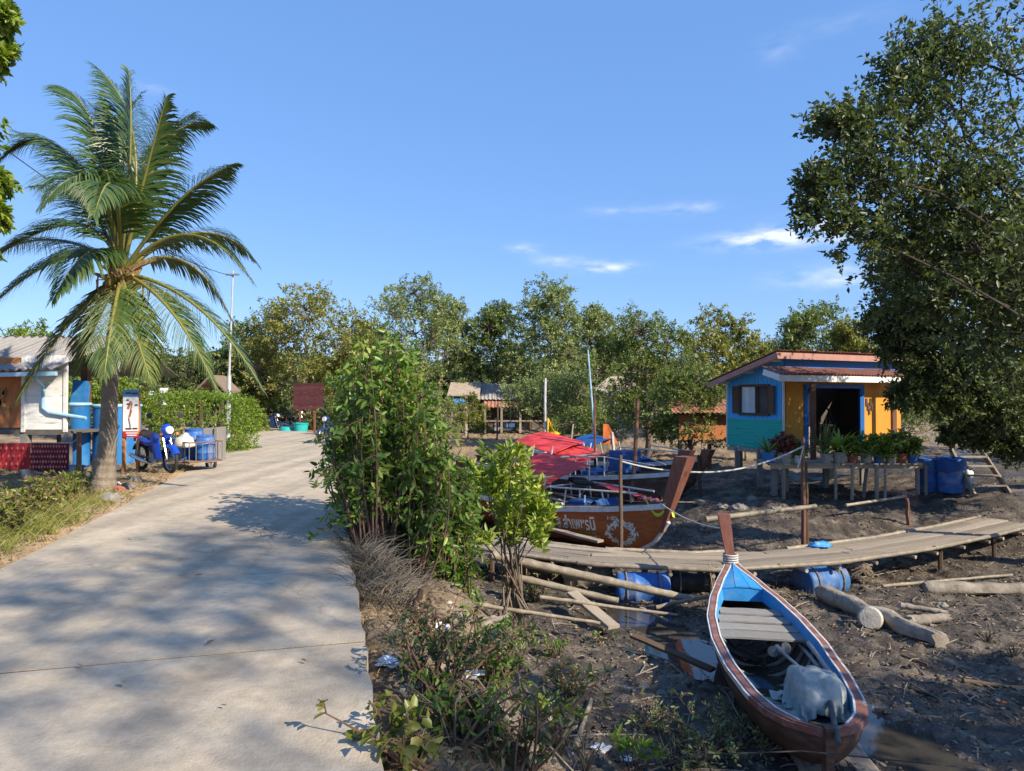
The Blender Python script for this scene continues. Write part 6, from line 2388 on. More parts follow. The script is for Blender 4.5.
zq = gz(q_.x, q_.y)
bu = thing('foam_buoy', 'round grey foam buoy leaning on the pale driftwood log', 'buoy', (q_.x, q_.y, zq))
MB().lathe([(.02, -.12), (.13, -.11), (.165, -.06), (.17, .05), (.14, .11), (.02, .12)], (q_.x - .12, q_.y - .25, zq + .16), 20, 0, Euler((1.3, 0, -.5)).to_matrix()).obj('body', 'buoy', bu, smooth=True)

# ------------------------------------------------------------------ huts behind the boats
hy = 41.0


def hutx(px, y=hy):
    return (px - 512) / FPX * y


hu = thing('plank_hut', 'low hut with grey roof and rust red awning behind the boats', 'hut', (hutx(505), hy, gz(hutx(505), hy)))
xa, xb = hutx(462), hutx(545)
zg = -.3
sheet_roof(hu, (xa, hy - .2, 1.45), (xb, hy - .2, 1.45), (xb, hy + 2.6, 2.45), (xa, hy + 2.6, 2.45), .9, 'roof_grey', pitch=.22, amp=.03)
sheet_roof(hu, (hutx(484), hy - 1.6, 1.02), (xb, hy - 1.6, 1.02), (xb, hy, 1.38), (hutx(484), hy, 1.38), .9, 'roof_rust', 'awning_sheet', pitch=.22, amp=.03)
for i in range(12):
    x = xa + (xb - xa) * i / 12
    plank(hu, (x + .2, hy + 1.2, -.2), (x + .2, hy + 1.2, 1.7), .04, (xb - xa) / 12 - .02, 'plank_old', 'wall_board', up=(1, 0, 0))
for px in (486, 502, 520, 543):
    MB().box((hutx(px), hy - 1.5, .38), (.12, .12, 1.6)).obj('post', 'wood_grey', hu)
mb = MB()
for px in (490, 497, 506, 512, 528, 535):
    mb2 = MB().box((hutx(px), hy - .6, R.uniform(.0, .2)), (R.uniform(.25, .5), .4, R.uniform(.4, .8)))
    mb2.obj('stored_box', R.choice(['plank_old', 'pot_grey', 'blue_dirty', 'wood_dark']), hu)
mb = MB()
mb.box((hutx(515), hy - 1.5, .25), (xb - hutx(487), .06, .08))
mb.obj('rail', 'wood_grey', hu)
h2 = thing('blue_awning_hut', 'small hut with a bright blue awning beside the roadside bush', 'hut', (hutx(462), hy - 1, -.3))
MB().slab([[(hutx(454), hy - 2, 1.2), (hutx(468), hy - 2, 1.2)], [(hutx(454), hy - .5, 1.5), (hutx(468), hy - .5, 1.5)]], .04).obj('awning', 'blue_bright', h2)
for px in (455, 467):
    MB().box((hutx(px), hy - 1.9, .38), (.1, .1, 1.6)).obj('post', 'wood_grey', h2)
MB().slab([[(hutx(448), hy - .6, 1.7), (hutx(480), hy - .6, 1.7)], [(hutx(448), hy + 1.8, 2.5), (hutx(480), hy + 1.8, 2.5)]], .05).obj('roof', 'roof_tan', h2)
MB().box((hutx(464), hy + .2, .6), (hutx(478) - hutx(450), .08, 1.9)).obj('wall', 'plank_old', h2)
y3 = 38.0
h3 = thing('grey_hut', 'grey walled hut with tan pyramid roof beside the dark mangrove', 'hut', (hutx(618, y3), y3, -.3))
xa, xb = hutx(590, y3), hutx(650, y3)
ze, zt = 1.62, 2.75
xm = (xa + xb) / 2
ap = [Vector((xm - .4, y3 + 1.2, zt)), Vector((xm + .4, y3 + 1.2, zt))]
c4 = [Vector((xa - .3, y3 - .4, ze)), Vector((xb + .3, y3 - .4, ze)), Vector((xb + .3, y3 + 2.8, ze)), Vector((xa - .3, y3 + 2.8, ze))]
mb = MB()
mb.add(c4 + ap, [(0, 1, 5, 4), (1, 2, 5), (2, 3, 4, 5), (3, 0, 4)])
o = mb.obj('roof', 'roof_tan', h3)
md = o.modifiers.new('thickness', 'SOLIDIFY')
md.thickness = .08
mb = MB()
mb.box((xm, y3, .62), (xb - xa, .12, 2.0))
mb.box((xb, y3 + 1.2, .62), (.12, 2.4, 2.0))
mb.obj('wall', 'grey_wall', h3)
MB().box((xm - .6, y3 - .07, .75), (.7, .05, .8)).obj('window', 'wood_dark', h3)


# ------------------------------------------------------------------ motorbike
def motorbike(label, loc, rz, paint, group=None):
    t = thing('motorbike', label, 'motorbike', loc, rz, group)

    def P(mb, name, m, smooth=True, parent=t):
        return mb.obj(name, m, parent, smooth=smooth, world=False)
    for nm, x in (('front_wheel', .62), ('rear_wheel', -.60)):
        w = bpy.data.objects.new(nm, None)
        COL.objects.link(w)
        hang(w, t, False)
        P(MB().torus((x, 0, .29), (0, 1, 0), .250, .038, 32, 8), 'tyre', 'rubber', 'all', w)
        P(MB().torus((x, 0, .29), (0, 1, 0), .212, .014, 32, 6), 'rim', 'chrome', 'all', w)
        mb = MB().tube([(x, -.05, .29), (x, .05, .29)], .04, 10)
        for k in range(16):
            a = k * math.pi / 8
            mb.tube([(x, .03 * (-1) ** k, .29), (x + .21 * math.cos(a), 0, .29 + .21 * math.sin(a))], .004, 4)
        P(mb, 'spokes', 'metal_grey', False, w)
    for s in (-1, 1):
        P(MB().tube([(.63, .07 * s, .29), (.50, .075 * s, .62), (.44, .07 * s, .80)], [.022, .026, .026], 8), 'fork', 'chrome')
    rows = []
    for i in range(11):                                   # front mudguard
        a = math.radians(25 + 125 * i / 10)
        c_ = Vector((.62 + .315 * math.cos(a), 0, .29 + .315 * math.sin(a)))
        rows.append([c_ + Vector((-.03 * math.cos(a), -.075, -.05 * math.sin(a) - .02)), c_ + Vector((0, -.05, 0)), c_ + Vector((0.01 * math.cos(a), 0, .015)), c_ + Vector((0, .05, 0)), c_ + Vector((-.03 * math.cos(a), .075, -.05 * math.sin(a) - .02))])
    P(MB().grid(rows), 'front_mudguard', paint)
    # leg shield
    for s in (-1, 1):
        rows = [[Vector((.50 - .12 * v + .05 * u, s * (.05 + .17 * math.sin(u * 2.2 + .5) * (.75 + .25 * v)), .30 + .52 * v)) for u in (0, .25, .5, .75, 1)] for v in np.linspace(0, 1, 7)]
        rows = [[p + Vector((-.10 * k, 0, 0)) for k, p in enumerate(r)] for r in rows]
        P(MB().grid(rows), 'leg_shield', paint)
    P(MB().tube([(.44, 0, .76), (.47, 0, .90), (.43, 0, 1.0)], [.10, .13, .07], 12), 'handlebar_cowl', paint)
    mb = MB().lathe([(.005, .0), (.075, .005), (.085, -.02), (.08, -.07)], (.595, 0, .90), 16, 0, Euler((0, math.pi / 2 - .15, 0)).to_matrix())
    P(mb, 'headlight', 'headlamp')
    for s in (-1, 1):
        P(MB().tube([(.42, .05 * s, .97), (.40, .20 * s, 1.0), (.33, .34 * s, .97)], .016, 8), 'handlebar', 'black')
        P(MB().tube([(.36, .26 * s, .985), (.31, .37 * s, .965)], .023, 8), 'grip', 'rubber')
        mb = MB().tube([(.40, .22 * s, 1.0), (.39, .30 * s, 1.16)], .007, 6)
        mb.lathe([(.005, 0), (.06, .004), (.06, .014), (.01, .02)], (.38, .32 * s, 1.20), 14, 0, Euler((0, -math.pi / 2, 0)).to_matrix())
        P(mb, 'mirror', 'black')
        P(MB().lathe([(.005, 0), (.035, .01), (.03, .05), (.005, .06)], (.52, .17 * s, .82), 10, 0, Euler((0, math.pi / 2, 0)).to_matrix()), 'indicator', 'post_orange')
    P(MB().tube([(.36, 0, .42), (.1, 0, .40), (-.15, 0, .50)], [.06, .07, .08], 8), 'frame_spine', 'black')
    P(MB().tube([(-.02, 0, .60), (-.25, 0, .62), (-.52, 0, .68), (-.80, 0, .74)], [.06, .12, .11, .04], 12), 'tail_body', paint)
    P(MB().tube([(.02, 0, .72), (-.10, 0, .765), (-.35, 0, .77), (-.62, 0, .81), (-.74, 0, .80)], [.06, .105, .11, .10, .05], 12, squash=.5), 'seat', 'black')
    mb = MB().box((.06, 0, .30), (.30, .20, .18))
    mb.tube([(.16, 0, .32), (.32, 0, .36)], [.075, .06], 10)
    P(mb, 'engine', 'metal_grey')
    P(MB().tube([(.22, -.09, .24), (.05, -.12, .18), (-.30, -.15, .24), (-.75, -.17, .34)], [.02, .022, .045, .042], 10), 'exhaust', 'chrome')
    for s in (-1, 1):
        P(MB().tube([(-.60, .12 * s, .31), (-.48, .13 * s, .64)], .026, 8), 'shock_absorber', 'chrome')
        P(MB().tube([(-.05, .1 * s, .30), (-.60, .09 * s, .29)], .02, 6), 'swing_arm', 'black')
    P(MB().tube([(.05, -.2, .22), (.05, .2, .22)], .014, 6), 'foot_peg', 'black')
    P(MB().grid([[Vector((-.60 + .33 * math.cos(a), y, .29 + .33 * math.sin(a))) for y in (-.07, 0, .07)] for a in np.linspace(.6, 2.7, 9)]), 'rear_mudguard', 'black')
    P(MB().box((-.84, 0, .66), (.05, .12, .08)), 'tail_light', 'lamp_red')
    return t


HD_ = Vector((.80, -.60, 0)).normalized()
fw = pix(171, 474, 14.5)
bc = Vector((fw.x, fw.y, 0)) - HD_ * .62
rz_b = math.atan2(HD_.y, HD_.x)
motorbike('blue motorbike with a side cart parked beside the road', (bc.x, bc.y, gz(bc.x, bc.y) + .0), rz_b, 'bike_blue', 'motorbikes along the road')
# its side cart
lf = Vector((-HD_.y, HD_.x, 0))
cc = bc + lf * .82 - HD_ * .0
ct = thing('side_cart', 'rusty barred side cart carrying blue drums beside the blue motorbike', 'cart', (cc.x, cc.y, gz(cc.x, cc.y)), rz_b, scale=.9)


def CP(mb, name, m, smooth=False, parent=ct):
    return mb.obj(name, m, parent, smooth=smooth, world=False)


X0, X1, Y0, Y1, Z0, Z1 = -.62, .60, -.42, .42, .34, .80
CP(MB().box((0, 0, Z0 - .02), (1.2, .82, .03)), 'floor', 'wood_grey')
for z in (Z0, Z1):
    for a, b in (((X0, Y0), (X1, Y0)), ((X1, Y0), (X1, Y1)), ((X1, Y1), (X0, Y1)), ((X0, Y1), (X0, Y0))):
        CP(MB().tube([(a[0], a[1], z), (b[0], b[1], z)], .016, 6), 'rail', 'rust')
for k in range(7):
    x = X0 + (X1 - X0) * k / 6
    for y in (Y0, Y1):
        CP(MB().tube([(x, y, Z0), (x, y, Z1)], .011, 5), 'upright', 'metal_grey')
for k in range(1, 5):
    y = Y0 + (Y1 - Y0) * k / 5
    for x in (X0, X1):
        CP(MB().tube([(x, y, Z0), (x, y, Z1)], .011, 5), 'upright', 'metal_grey')
w = bpy.data.objects.new('wheel', None)
COL.objects.link(w)
hang(w, ct, False)
CP(MB().torus((-.05, .50, .24), (0, 1, 0), .20, .04, 28, 8), 'tyre', 'rubber', 'all', w)
mb = MB().torus((-.05, .50, .24), (0, 1, 0), .165, .014, 24, 6)
for k in range(10):
    a = k * math.pi / 5
    mb.tube([(-.05, .50, .24), (-.05 + .16 * math.cos(a), .50, .24 + .16 * math.sin(a))], .006, 4)
CP(mb, 'rim', 'chrome', False, w)
CP(MB().tube([(-.05, .42, .24), (-.05, .54, .24)], .02, 6), 'axle', 'rust')
CP(MB().tube([(-.05, .40, .34), (-.05, .42, .24)], .02, 6), 'axle_arm', 'rust')
for x in (-.35, .3):
    CP(MB().tube([(x, Y0, Z0), (x * .6, -.76, .36)], .016, 6), 'coupling_bar', 'rust')
for i, (lx, ly_, r, h, lab) in enumerate(((.26, .14, .20, .50, 'short blue drum in front inside the side cart'), (-.27, .17, .21, .62, 'taller blue drum at the back of the side cart'), (-.25, -.18, .17, .42, 'small blue drum beside the sack in the side cart'))):
    p = cc + HD_ * lx + lf * ly_
    z0 = gz(cc.x, cc.y) + Z0 * .9
    t = thing('plastic_drum', lab, 'drum', (p.x, p.y, z0), group='drums in the side cart')
    MB().lathe(barrel_prof(r, h), (p.x, p.y, z0), 22).obj('body', 'blue_barrel', t, smooth=True)
    MB().lathe([(r * .9, 0), (r * .93, .01), (r * .93, .05), (r * .4, .06), (.01, .06)], (p.x, p.y, z0 + h), 22).obj('lid', 'blue_barrel', t, smooth=True)
p = cc + HD_ * .1 - lf * .24
tag(crumple((p.x, p.y, gz(cc.x, cc.y) + Z0 * .9 + .30), (.20, .22, .24), 11, amp=.2).obj('sack', 'sack', smooth='all'), 'pale grey sack lying on the load of the side cart', 'sack')
# concrete block behind the cart
q_ = pix(218, 458, 17.6)
cbk = thing('concrete_panel', 'grey concrete panel with pale frame standing before the hedge', 'panel', (q_.x, 17.6, gz(q_.x, 17.6)))
zt = pix(0, 428, 17.6).z
MB().box((q_.x - .12, 17.6, zt / 2 - .05), (.30, .5, zt + .1)).obj('slab', 'grey_wall', cbk)
MB().box((q_.x + .07, 17.58, zt / 2 - .05), (.06, .56, zt + .16)).obj('frame', 'concrete_post', cbk)
# parked bikes at the far end
q_ = pix(333, 445, 24.8)
motorbike('dark blue motorbike parked by the far end of the roadside bush', (q_.x + .1, 24.8, gz(q_.x + .1, 24.8)), math.radians(-118), 'bike_dark', 'motorbikes along the road')
q_ = pix(262, 432, 33.5)
motorbike('black motorbike deepest in the shade at the road end', (q_.x - .6, 36.2, gz(q_.x - .6, 36.2)), math.radians(-20), 'bike_dark', 'motorbikes along the road')
motorbike('black motorbike at the road end, nearer the maroon board', (q_.x + .6, 36.6, gz(q_.x + .6, 36.6)), math.radians(-35), 'black', 'motorbikes along the road')

# ------------------------------------------------------------------ plants along the bank
def add_np(name, V, Fc, m, var, parent=None):
    o = bpy.data.objects.new(name, np_mesh(name, V, Fc, m, var))
    COL.objects.link(o)
    if parent is not None:
        hang(o, parent)
    return o


def stem_bush(name, label, stems, leaf, lm, seed, k=16, stem_m='bark_red', r=.012, cat='bush', from_t=.25, droop=.35, spr=5, aspect=.42, shift=0.0, up=.5, rich=True, splen=.3, dead=.03, group=None):
    """stems: (base xyz, tip xyz, bow). Leaves hang along short side shoots."""
    rng = np.random.RandomState(seed)
    b0 = np.mean([s[0] for s in stems], 0)
    t = thing(name, label, cat, tuple(b0), group=group)
    mb = MB()
    Cs, Ds, Ls = [], [], []
    for a, b, bow in stems:
        a, b = np.array(a, float), np.array(b, float)
        side = rng.normal(size=3) * bow
        side[2] = abs(side[2])
        L = np.linalg.norm(b - a)
        P_ = lambda u: a + (b - a) * u + side * math.sin(math.pi * min(1, u)) * .6
        mb.tube([tuple(P_(u)) for u in np.linspace(0, 1, 7)], [r * (1 - .75 * u) + .002 for u in np.linspace(0, 1, 7)], 5)
        n = max(3, int(spr * L * 1.6))
        for u in np.linspace(from_t, 1.0, n) + rng.uniform(-.03, .03, n):
            u = min(1, max(0, u))
            d = rng.normal(size=3) + np.array([0, 0, .35])
            Cs.append(P_(u))
            Ds.append(d)
            Ls.append(splen * rng.uniform(.5, 1.2))
    C, D, Ln = np.array(Cs), unit(np.array(Ds)), np.array(Ls)
    for c, d, l in zip(C, D, Ln):
        e = c + d * l
        mb.tube([tuple(c), tuple((c + e) / 2 + [0, 0, .01]), tuple(e - np.array([0, 0, droop * l]))], [.005, .004, .002], 4)
    mb.obj('stems', stem_m, t, smooth=True)
    P, U, Nn, L, W, var = sprigs(rng, C, D, Ln, k, leaf, droop=droop, up=up, aspect=aspect)
    V, Fc, rep = leaves_geo(P, U, Nn, L, W, rich=rich, curl=.18)
    var = np.clip(var + shift, 0, 1)
    add_np('leaves', V, Fc, lm, np.repeat(var, rep), t)
    return t


rng = np.random.RandomState(501)
# the tall roadside bush: outline by column (px, top py, depth)
stems = []
for i in range(105):
    px = rng.uniform(322, 452)
    y = rng.uniform(7.6, 9.6)
    top = np.interp(px, [318, 332, 345, 360, 385, 405, 420, 440, 455], [470, 425, 372, 345, 326, 340, 372, 425, 470])
    tip = pix(px, top + abs(rng.normal(0, 1)) * 34, y)
    bx_ = (px + (388 - px) * .35 - 512) / FPX * y
    bx_ = max(bx_, float(road_right(y)) + .12)
    base = (bx_, y, gz(bx_, y) - .03)
    stems.append((base, (tip.x, y + rng.normal(0, .12), tip.z), .14))
stem_bush('roadside_bush', 'tall leafy green bush of many thin stems at the road edge', stems, .10, 'leaf_bush', 502, k=7, spr=4.6, from_t=.30, splen=.30, aspect=.44, shift=.06)
# lower bush mass on the creek side of it
stems = []
for i in range(60):
    px = rng.uniform(418, 476)
    y = rng.uniform(8.2, 9.6)
    top = np.interp(px, [400, 430, 460, 480, 505], [455, 452, 462, 490, 530])
    tip = pix(px, top + abs(rng.normal(0, 1)) * 26, y)
    bx_ = (px - 12 + rng.normal(0, 8) - 512) / FPX * y
    stems.append(((bx_, y, gz(bx_, y) - .03), (tip.x, y + rng.normal(0, .1), tip.z), .12))
stem_bush('roadside_bush', 'lower tangled green bush between tall bush and mangrove', stems, .085, 'leaf_bush', 503, k=9, spr=6, from_t=.12, splen=.24, shift=-.02)
# bright mangrove bush on stilt roots
mc = Vector((.0, 9.9, 0))
zr = gz(.0, 9.9)
mgb = thing('mangrove_bush', 'bright green mangrove bush on stilt roots beside the boats', 'bush', (0, 9.9, zr))
mb = MB()
for i in range(26):
    a = rng.uniform(0, 6.28)
    rr_ = rng.uniform(.12, .38)
    x, y = math.cos(a) * rr_, 9.9 + math.sin(a) * rr_
    h = rng.uniform(.35, .75)
    mb.tube([(x, y, gz(x, y) - .05), (x * .75, 9.9 + (y - 9.9) * .75, zr + h * .6), (x * .15, 9.9 + (y - 9.9) * .15, zr + h)], [.010, .012, .013], 6)
o = mb.obj('stilt_roots', 'bark', mgb, smooth=True)
mb = MB()
Cs, Ds = [], []
for i in range(64):
    px, py = rng.uniform(468, 546), 0
    top = np.interp(px, [465, 480, 500, 520, 535, 548], [500, 462, 447, 450, 478, 515])
    py = rng.uniform(top, 548)
    y = 9.9 + rng.normal(0, .28)
    tip = pix(px, py, y)
    if i % 3 == 0:
        b0_ = (rng.normal(0, .10), 9.9 + rng.normal(0, .08), zr + rng.uniform(.3, .6))
        mb.tube([b0_, (tip.x * .35 + rng.normal(0, .05), (9.9 + y) / 2, (zr + .8 + tip.z) / 2 - .05), ((tip.x) * .75 + rng.normal(0, .04), y, tip.z * .8 + .1 * zr), tuple(tip)], [.013, .010, .007, .004], 5)
    for q in range(4):
        Cs.append(np.array(tip) + rng.normal(size=3) * .07)
        Ds.append(rng.normal(size=3) * .5 + np.array([tip.x * .5, 0, 1.0]))
mb.obj('branches', 'bark', mgb, smooth=True)
P, U, Nn, L, W, var = sprigs(rng, np.array(Cs), np.array(Ds), np.full(len(Cs), .14), 9, .125, spread=.7, droop=-.05, up=.4, aspect=.36)
V, Fc, rep = leaves_geo(P, U, Nn, L, W, rich=True, curl=.05)
add_np('leaves', V, Fc, 'leaf_bright', np.repeat(np.clip(var + .22, 0, 1), rep), mgb)

# clipped hedge behind the cart
hq = pix(196, 445, 21.0)
hg = thing('hedge', 'bright clipped hedge behind the blue motorbike', 'hedge', (hq.x, 21.2, 0))
rng = np.random.RandomState(77)
Vs = []
n = 2600
bx3 = np.stack([rng.uniform(-1, 1, n), rng.uniform(-1, 1, n), rng.uniform(-1, 1, n)], -1)
ax_ = rng.randint(0, 3, n)
bx3[np.arange(n), ax_] = np.sign(bx3[np.arange(n), ax_]) * rng.uniform(.82, 1.04, n)
lump = np.array([mnoise.noise(Vector(p) * 1.9) for p in bx3])
C = np.array([hq.x, 21.3, .82]) + bx3 * np.array([1.38, .9, .80]) * (1 + .10 * lump[:, None])
C[:, 2] -= .25 * np.clip((C[:, 0] - hq.x - .7), 0, 1)
P, U, Nn, L, W, var = sprigs(rng, C, bx3 + rng.normal(size=(n, 3)) * .6 + np.array([0, 0, .4]), np.full(n, .16), 8, .075, up=.7)
V, Fc, rep = leaves_geo(P, U, Nn, L, W)
add_np('leaves', V, Fc, 'leaf_hedge', np.repeat(np.clip(var + .05, 0, 1), rep), hg)
mb = MB()
for i in range(14):
    x, y = hq.x + rng.uniform(-1.2, 1.2), 21.3 + rng.uniform(-.6, .6)
    mb.tube([(x, y, -.1), (x + rng.uniform(-.2, .2), y, 1.3)], [.03, .012], 6)
mb.obj('stems', 'bark', hg)

# shrubs and undergrowth in the middle distance
for i, (px, y, top, half, bot, lm, lab) in enumerate((
        (255, 33, 405, 14, 436, 'leaf_bright', 'small bright shrub on the verge below the utility pole'),
        (352, 30, 398, 26, 446, 'leaf_mid', 'dark shrub behind the parked dark blue motorbike'),
        (430, 33, 386, 30, 440, 'leaf_grey', 'grey green shrub behind the tall roadside bush'),
        (468, 36, 392, 18, 432, 'leaf_yellow', 'thin yellow green shrub before the blue awning hut'),
        (585, 27, 408, 30, 436, 'leaf_mid', 'low dark shrub behind the boat canopies'),
        (745, 27, 402, 22, 452, 'leaf_mid', 'leafy shrub under the corner of the blue gable wall'),
        (322, 38, 408, 20, 434, 'leaf_olive', 'olive shrub at the foot of the maroon board'),
        (228, 30, 398, 22, 440, 'leaf_mid', 'dark shrub beside the thatched hut'),
        (150, 27, 384, 40, 440, 'leaf_olive', 'olive shrub behind the notice sign'),
        (905, 28, 372, 40, 446, 'leaf_mid', 'leafy shrub close behind the end of the stilt house'),
        (985, 25, 385, 46, 452, 'leaf_mid', 'shrub behind the wooden steps under the dense tree'),
        (1040, 22, 392, 44, 460, 'leaf_mid', 'shrub at the picture edge behind the dense tree'),
        (395, 24, 392, 32, 452, 'leaf_mid', 'dense shrub on the bank behind the tall roadside bush'))):
    bg_tree(px, y, top, half, bot, lab, lm, 700 + i, 6, .10, 13, 6, 11, name='shrub', top=.85, group='shrubs in the middle distance', trunk_r=.04, cat='shrub')
rng = np.random.RandomState(31)
lob = []
for i in range(170):
    y = rng.uniform(40, 56)
    px = rng.uniform(170, 960)
    x = (px - 512) / FPX * y
    lob.append(((x, y, gz(x, y) + rng.uniform(.2, 1.5)), (1.1, 1.0, .8)))
(P, U, Nn, L, W, var), _, _ = crown_leaves(rng, lob, 10, 4, 9, .17)
V, Fc, rep = leaves_geo(P, U, Nn, L, W)
o = add_np('undergrowth', V, Fc, 'leaf_mid', np.repeat(var, rep))
tag(o, 'dark undergrowth below the trees behind the huts', 'undergrowth', kind='stuff')


# ------------------------------------------------------------------ grass
def grass(name, label, pts, h, w, lm, seed, per=14, spread=.07, arch=.35, var0=.5, lean=1.0):
    rng = np.random.RandomState(seed)
    base = np.repeat(np.array(pts, float), per, 0)
    n = len(base)
    base[:, :2] += rng.normal(0, spread, (n, 2))
    base[:, 2] = ground(base[:, 0], base[:, 1]) - .01
    hh = np.repeat(np.array(h if hasattr(h, '__len__') else [h] * len(pts)), per) * rng.uniform(.5, 1.15, n)
    a = rng.uniform(0, 6.283, n)
    d = np.stack([np.cos(a) * .45 * lean, np.sin(a) * .45 * lean, np.ones(n)], -1)
    d = unit(d * rng.uniform(.7, 1.3, (n, 3)))
    S = unit(np.cross(d, np.stack([np.cos(a + 1.2), np.sin(a + 1.2), np.zeros(n)], -1)))
    cur, rows = base, []
    K = 4
    for k in range(K):
        ww = (w * np.array([1, .9, .6, .06])[k])
        rows.append(np.stack([cur - S * ww / 2, cur + S * ww / 2], 1))
        cur = cur + d * (hh / (K - 1))[:, None]
        d = unit(d + np.stack([np.cos(a), np.sin(a), -np.ones(n)], -1) * arch * rng.uniform(.3, 1.2, (n, 1)))
    V = np.stack(rows, 1).reshape(-1, 3)
    b = np.arange(n)[:, None] * (K * 2)
    Fc = np.concatenate([b + np.array([2 * k, 2 * k + 1, 2 * k + 3, 2 * k + 2]) for k in range(K - 1)])
    o = add_np(name, V, Fc, lm, np.clip(np.tile(var0 + rng.normal(0, .22, n), K - 1), 0, 1))
    return tag(o, label, 'grass', kind='stuff')


rng = np.random.RandomState(61)
pts, hs = [], []
while len(pts) < 520:
    x, y = rng.uniform(-9.5, -4.5), rng.uniform(5.2, 12.6)
    dl = -(x - float(road_right(y)) + RW) * .967
    if dl < .12 or x / y < -.85:
        continue
    dens = fbm(np.array([x * .8]), np.array([y * .8]), 2)[0]
    if rng.rand() < .25 + .75 * (dens > -.1) * (y < 11) and rng.rand() < (1.0 if dl < 2.2 else .55):
        pts.append((x, y, 0))
        hs.append(rng.uniform(.12, .34) * (1 if y < 10 else .7))
grass('green_grass', 'green grass and weeds on the verge before the palm', pts, hs, .012, 'leaf_grass', 62, per=9, spread=.06, var0=.55)
pts, hs = [], []
while len(pts) < 1500:
    x, y = rng.uniform(-13, -4.6), rng.uniform(5.5, 22)
    dl = -(x - float(road_right(y)) + RW) * .967
    if dl < .05 or x / y < -.85:
        continue
    pts.append((x, y, 0))
    hs.append(rng.uniform(.05, .2))
grass('dry_grass', 'straw coloured dry grass on the sandy verge', pts, hs, .011, 'leaf_dry', 63, per=9, spread=.09, arch=.5, lean=1.6)
pts, hs = [], []
for i in range(330):
    y = rng.uniform(6.0, 10.5)
    x = float(road_right(y)) + abs(rng.normal(0, .32)) + .0
    pts.append((x, y, 0))
    hs.append(rng.uniform(.18, .52))
grass('dead_grass', 'dead tangled grass at the foot of the tall roadside bush', pts, hs, .009, 'leaf_twig', 64, per=14, spread=.06, arch=.45, lean=1.5, var0=.5)
pts, hs = [], []
for i in range(700):
    y = rng.uniform(2.8, 26) if i % 2 else rng.uniform(2.8, 8)
    x = float(road_right(y)) + abs(rng.normal(0, .35)) + .02
    pts.append((x, y, 0))
    hs.append(rng.uniform(.04, .16))
grass('bank_grass', 'sparse dry grass along the broken edge of the road bank', pts, hs, .008, 'leaf_dry', 65, per=6, spread=.06, arch=.5, lean=1.6, var0=.35)

# weeds with leaves on the left verge
for i, (px, py, h, lm, lab) in enumerate(((62, 505, .42, 'leaf_yellow', 'yellow green weed growing just before the palm trunk'), (25, 522, .45, 'leaf_grass', 'green weed clump at the edge of the near verge'), (80, 498, .34, 'leaf_bright', 'small bright weed between palm trunk and road'),
                                          (45, 512, .36, 'leaf_yellow', 'pale weed in the middle of the verge grass'), (4, 545, .4, 'leaf_grass', 'green weed at the lowest picture edge of the verge'))):
    y = 1.7 * FPX / (py - HY)
    x = (px - 512) / FPX * y
    rng = np.random.RandomState(800 + i)
    st_w = [((x + rng.normal(0, .12), y + rng.normal(0, .12), gz(x, y) - .02), (x + rng.normal(0, .25), y + rng.normal(0, .2), gz(x, y) + h * rng.uniform(.6, 1.1)), .05) for _ in range(16)]
    stem_bush('verge_weed', lab, st_w, .06, lm, 820 + i, k=7, spr=8, from_t=.2, splen=.1, cat='weed', r=.006, group='weeds on the verge')


# ------------------------------------------------------------------ foreground plants on the bank and mud
def at_ground(px, py, z_guess=-1.0):
    z = z_guess
    for _ in range(25):
        y = (1.6 - z) * FPX / max(20, (py - HY))
        x = (px - 512) / FPX * y
        z = .5 * z + .5 * gz(x, y)
    return x, y, gz(x, y)


FGP = [  # px, py of the foot, height m, half width, n stems, leaf, material, label, style
    (398, 760, .40, .10, 5, .05, 'leaf_yellow', 'thin yellow leaved sapling at the near road edge', 'big'),
    (425, 772, .26, .12, 5, .06, 'leaf_grass', 'plant with round pale green leaves at the frame foot by the road', 'big'),
    (440, 700, .58, .28, 18, .048, 'leaf_dark', 'dark bare stemmed bush on the near bank', 'thin'),
    (490, 690, .48, .30, 22, .05, 'leaf_bush', 'small leafy green bush on the bank above the dark mud', 'thin'),
    (520, 765, .45, .24, 14, .055, 'leaf_dark', 'dark leafy plant at the middle of the frame foot', 'thin'),
    (560, 752, .42, .16, 7, .12, 'leaf_bright', 'bright mangrove seedling with upright pointed leaves on the near mud', 'seedling'),
    (630, 775, .26, .16, 7, .11, 'leaf_bush', 'green mangrove seedling at the frame foot', 'seedling'),
    (730, 750, .40, .32, 22, .045, 'leaf_grey', 'low grey green shrub beside the small boat hull', 'thin'),
    (690, 765, .26, .26, 16, .045, 'leaf_grey', 'low grey green ground shrub before the small boat stern', 'thin'),
    (530, 600, .36, .22, 9, .075, 'leaf_dark', 'drooping dark leaved sapling beside the stilt roots', 'thin'),
    (470, 660, .30, .18, 10, .05, 'leaf_bush', 'small green weed on the sunny bank', 'thin'),
    (600, 640, .12, .10, 5, .04, 'leaf_bush', 'tiny green seedling in the shaded mud', 'thin'),
    (555, 655, .14, .10, 6, .045, 'leaf_bush', 'tiny leafy weed on the mud below the bank', 'thin'),
    (465, 735, .40, .26, 16, .05, 'leaf_bush', 'loose green weed at the frame foot between sapling and twigs', 'thin'),
    (575, 690, .20, .2, 10, .05, 'leaf_grass', 'low pale weed on the shaded mud slope', 'thin'),
    (650, 720, .16, .22, 12, .045, 'leaf_grey', 'tiny grey green weed patch between seedlings and small boat', 'thin'),
    (425, 640, .3, .16, 8, .05, 'leaf_dry', 'withered weed on the sandy bank', 'thin'),
]
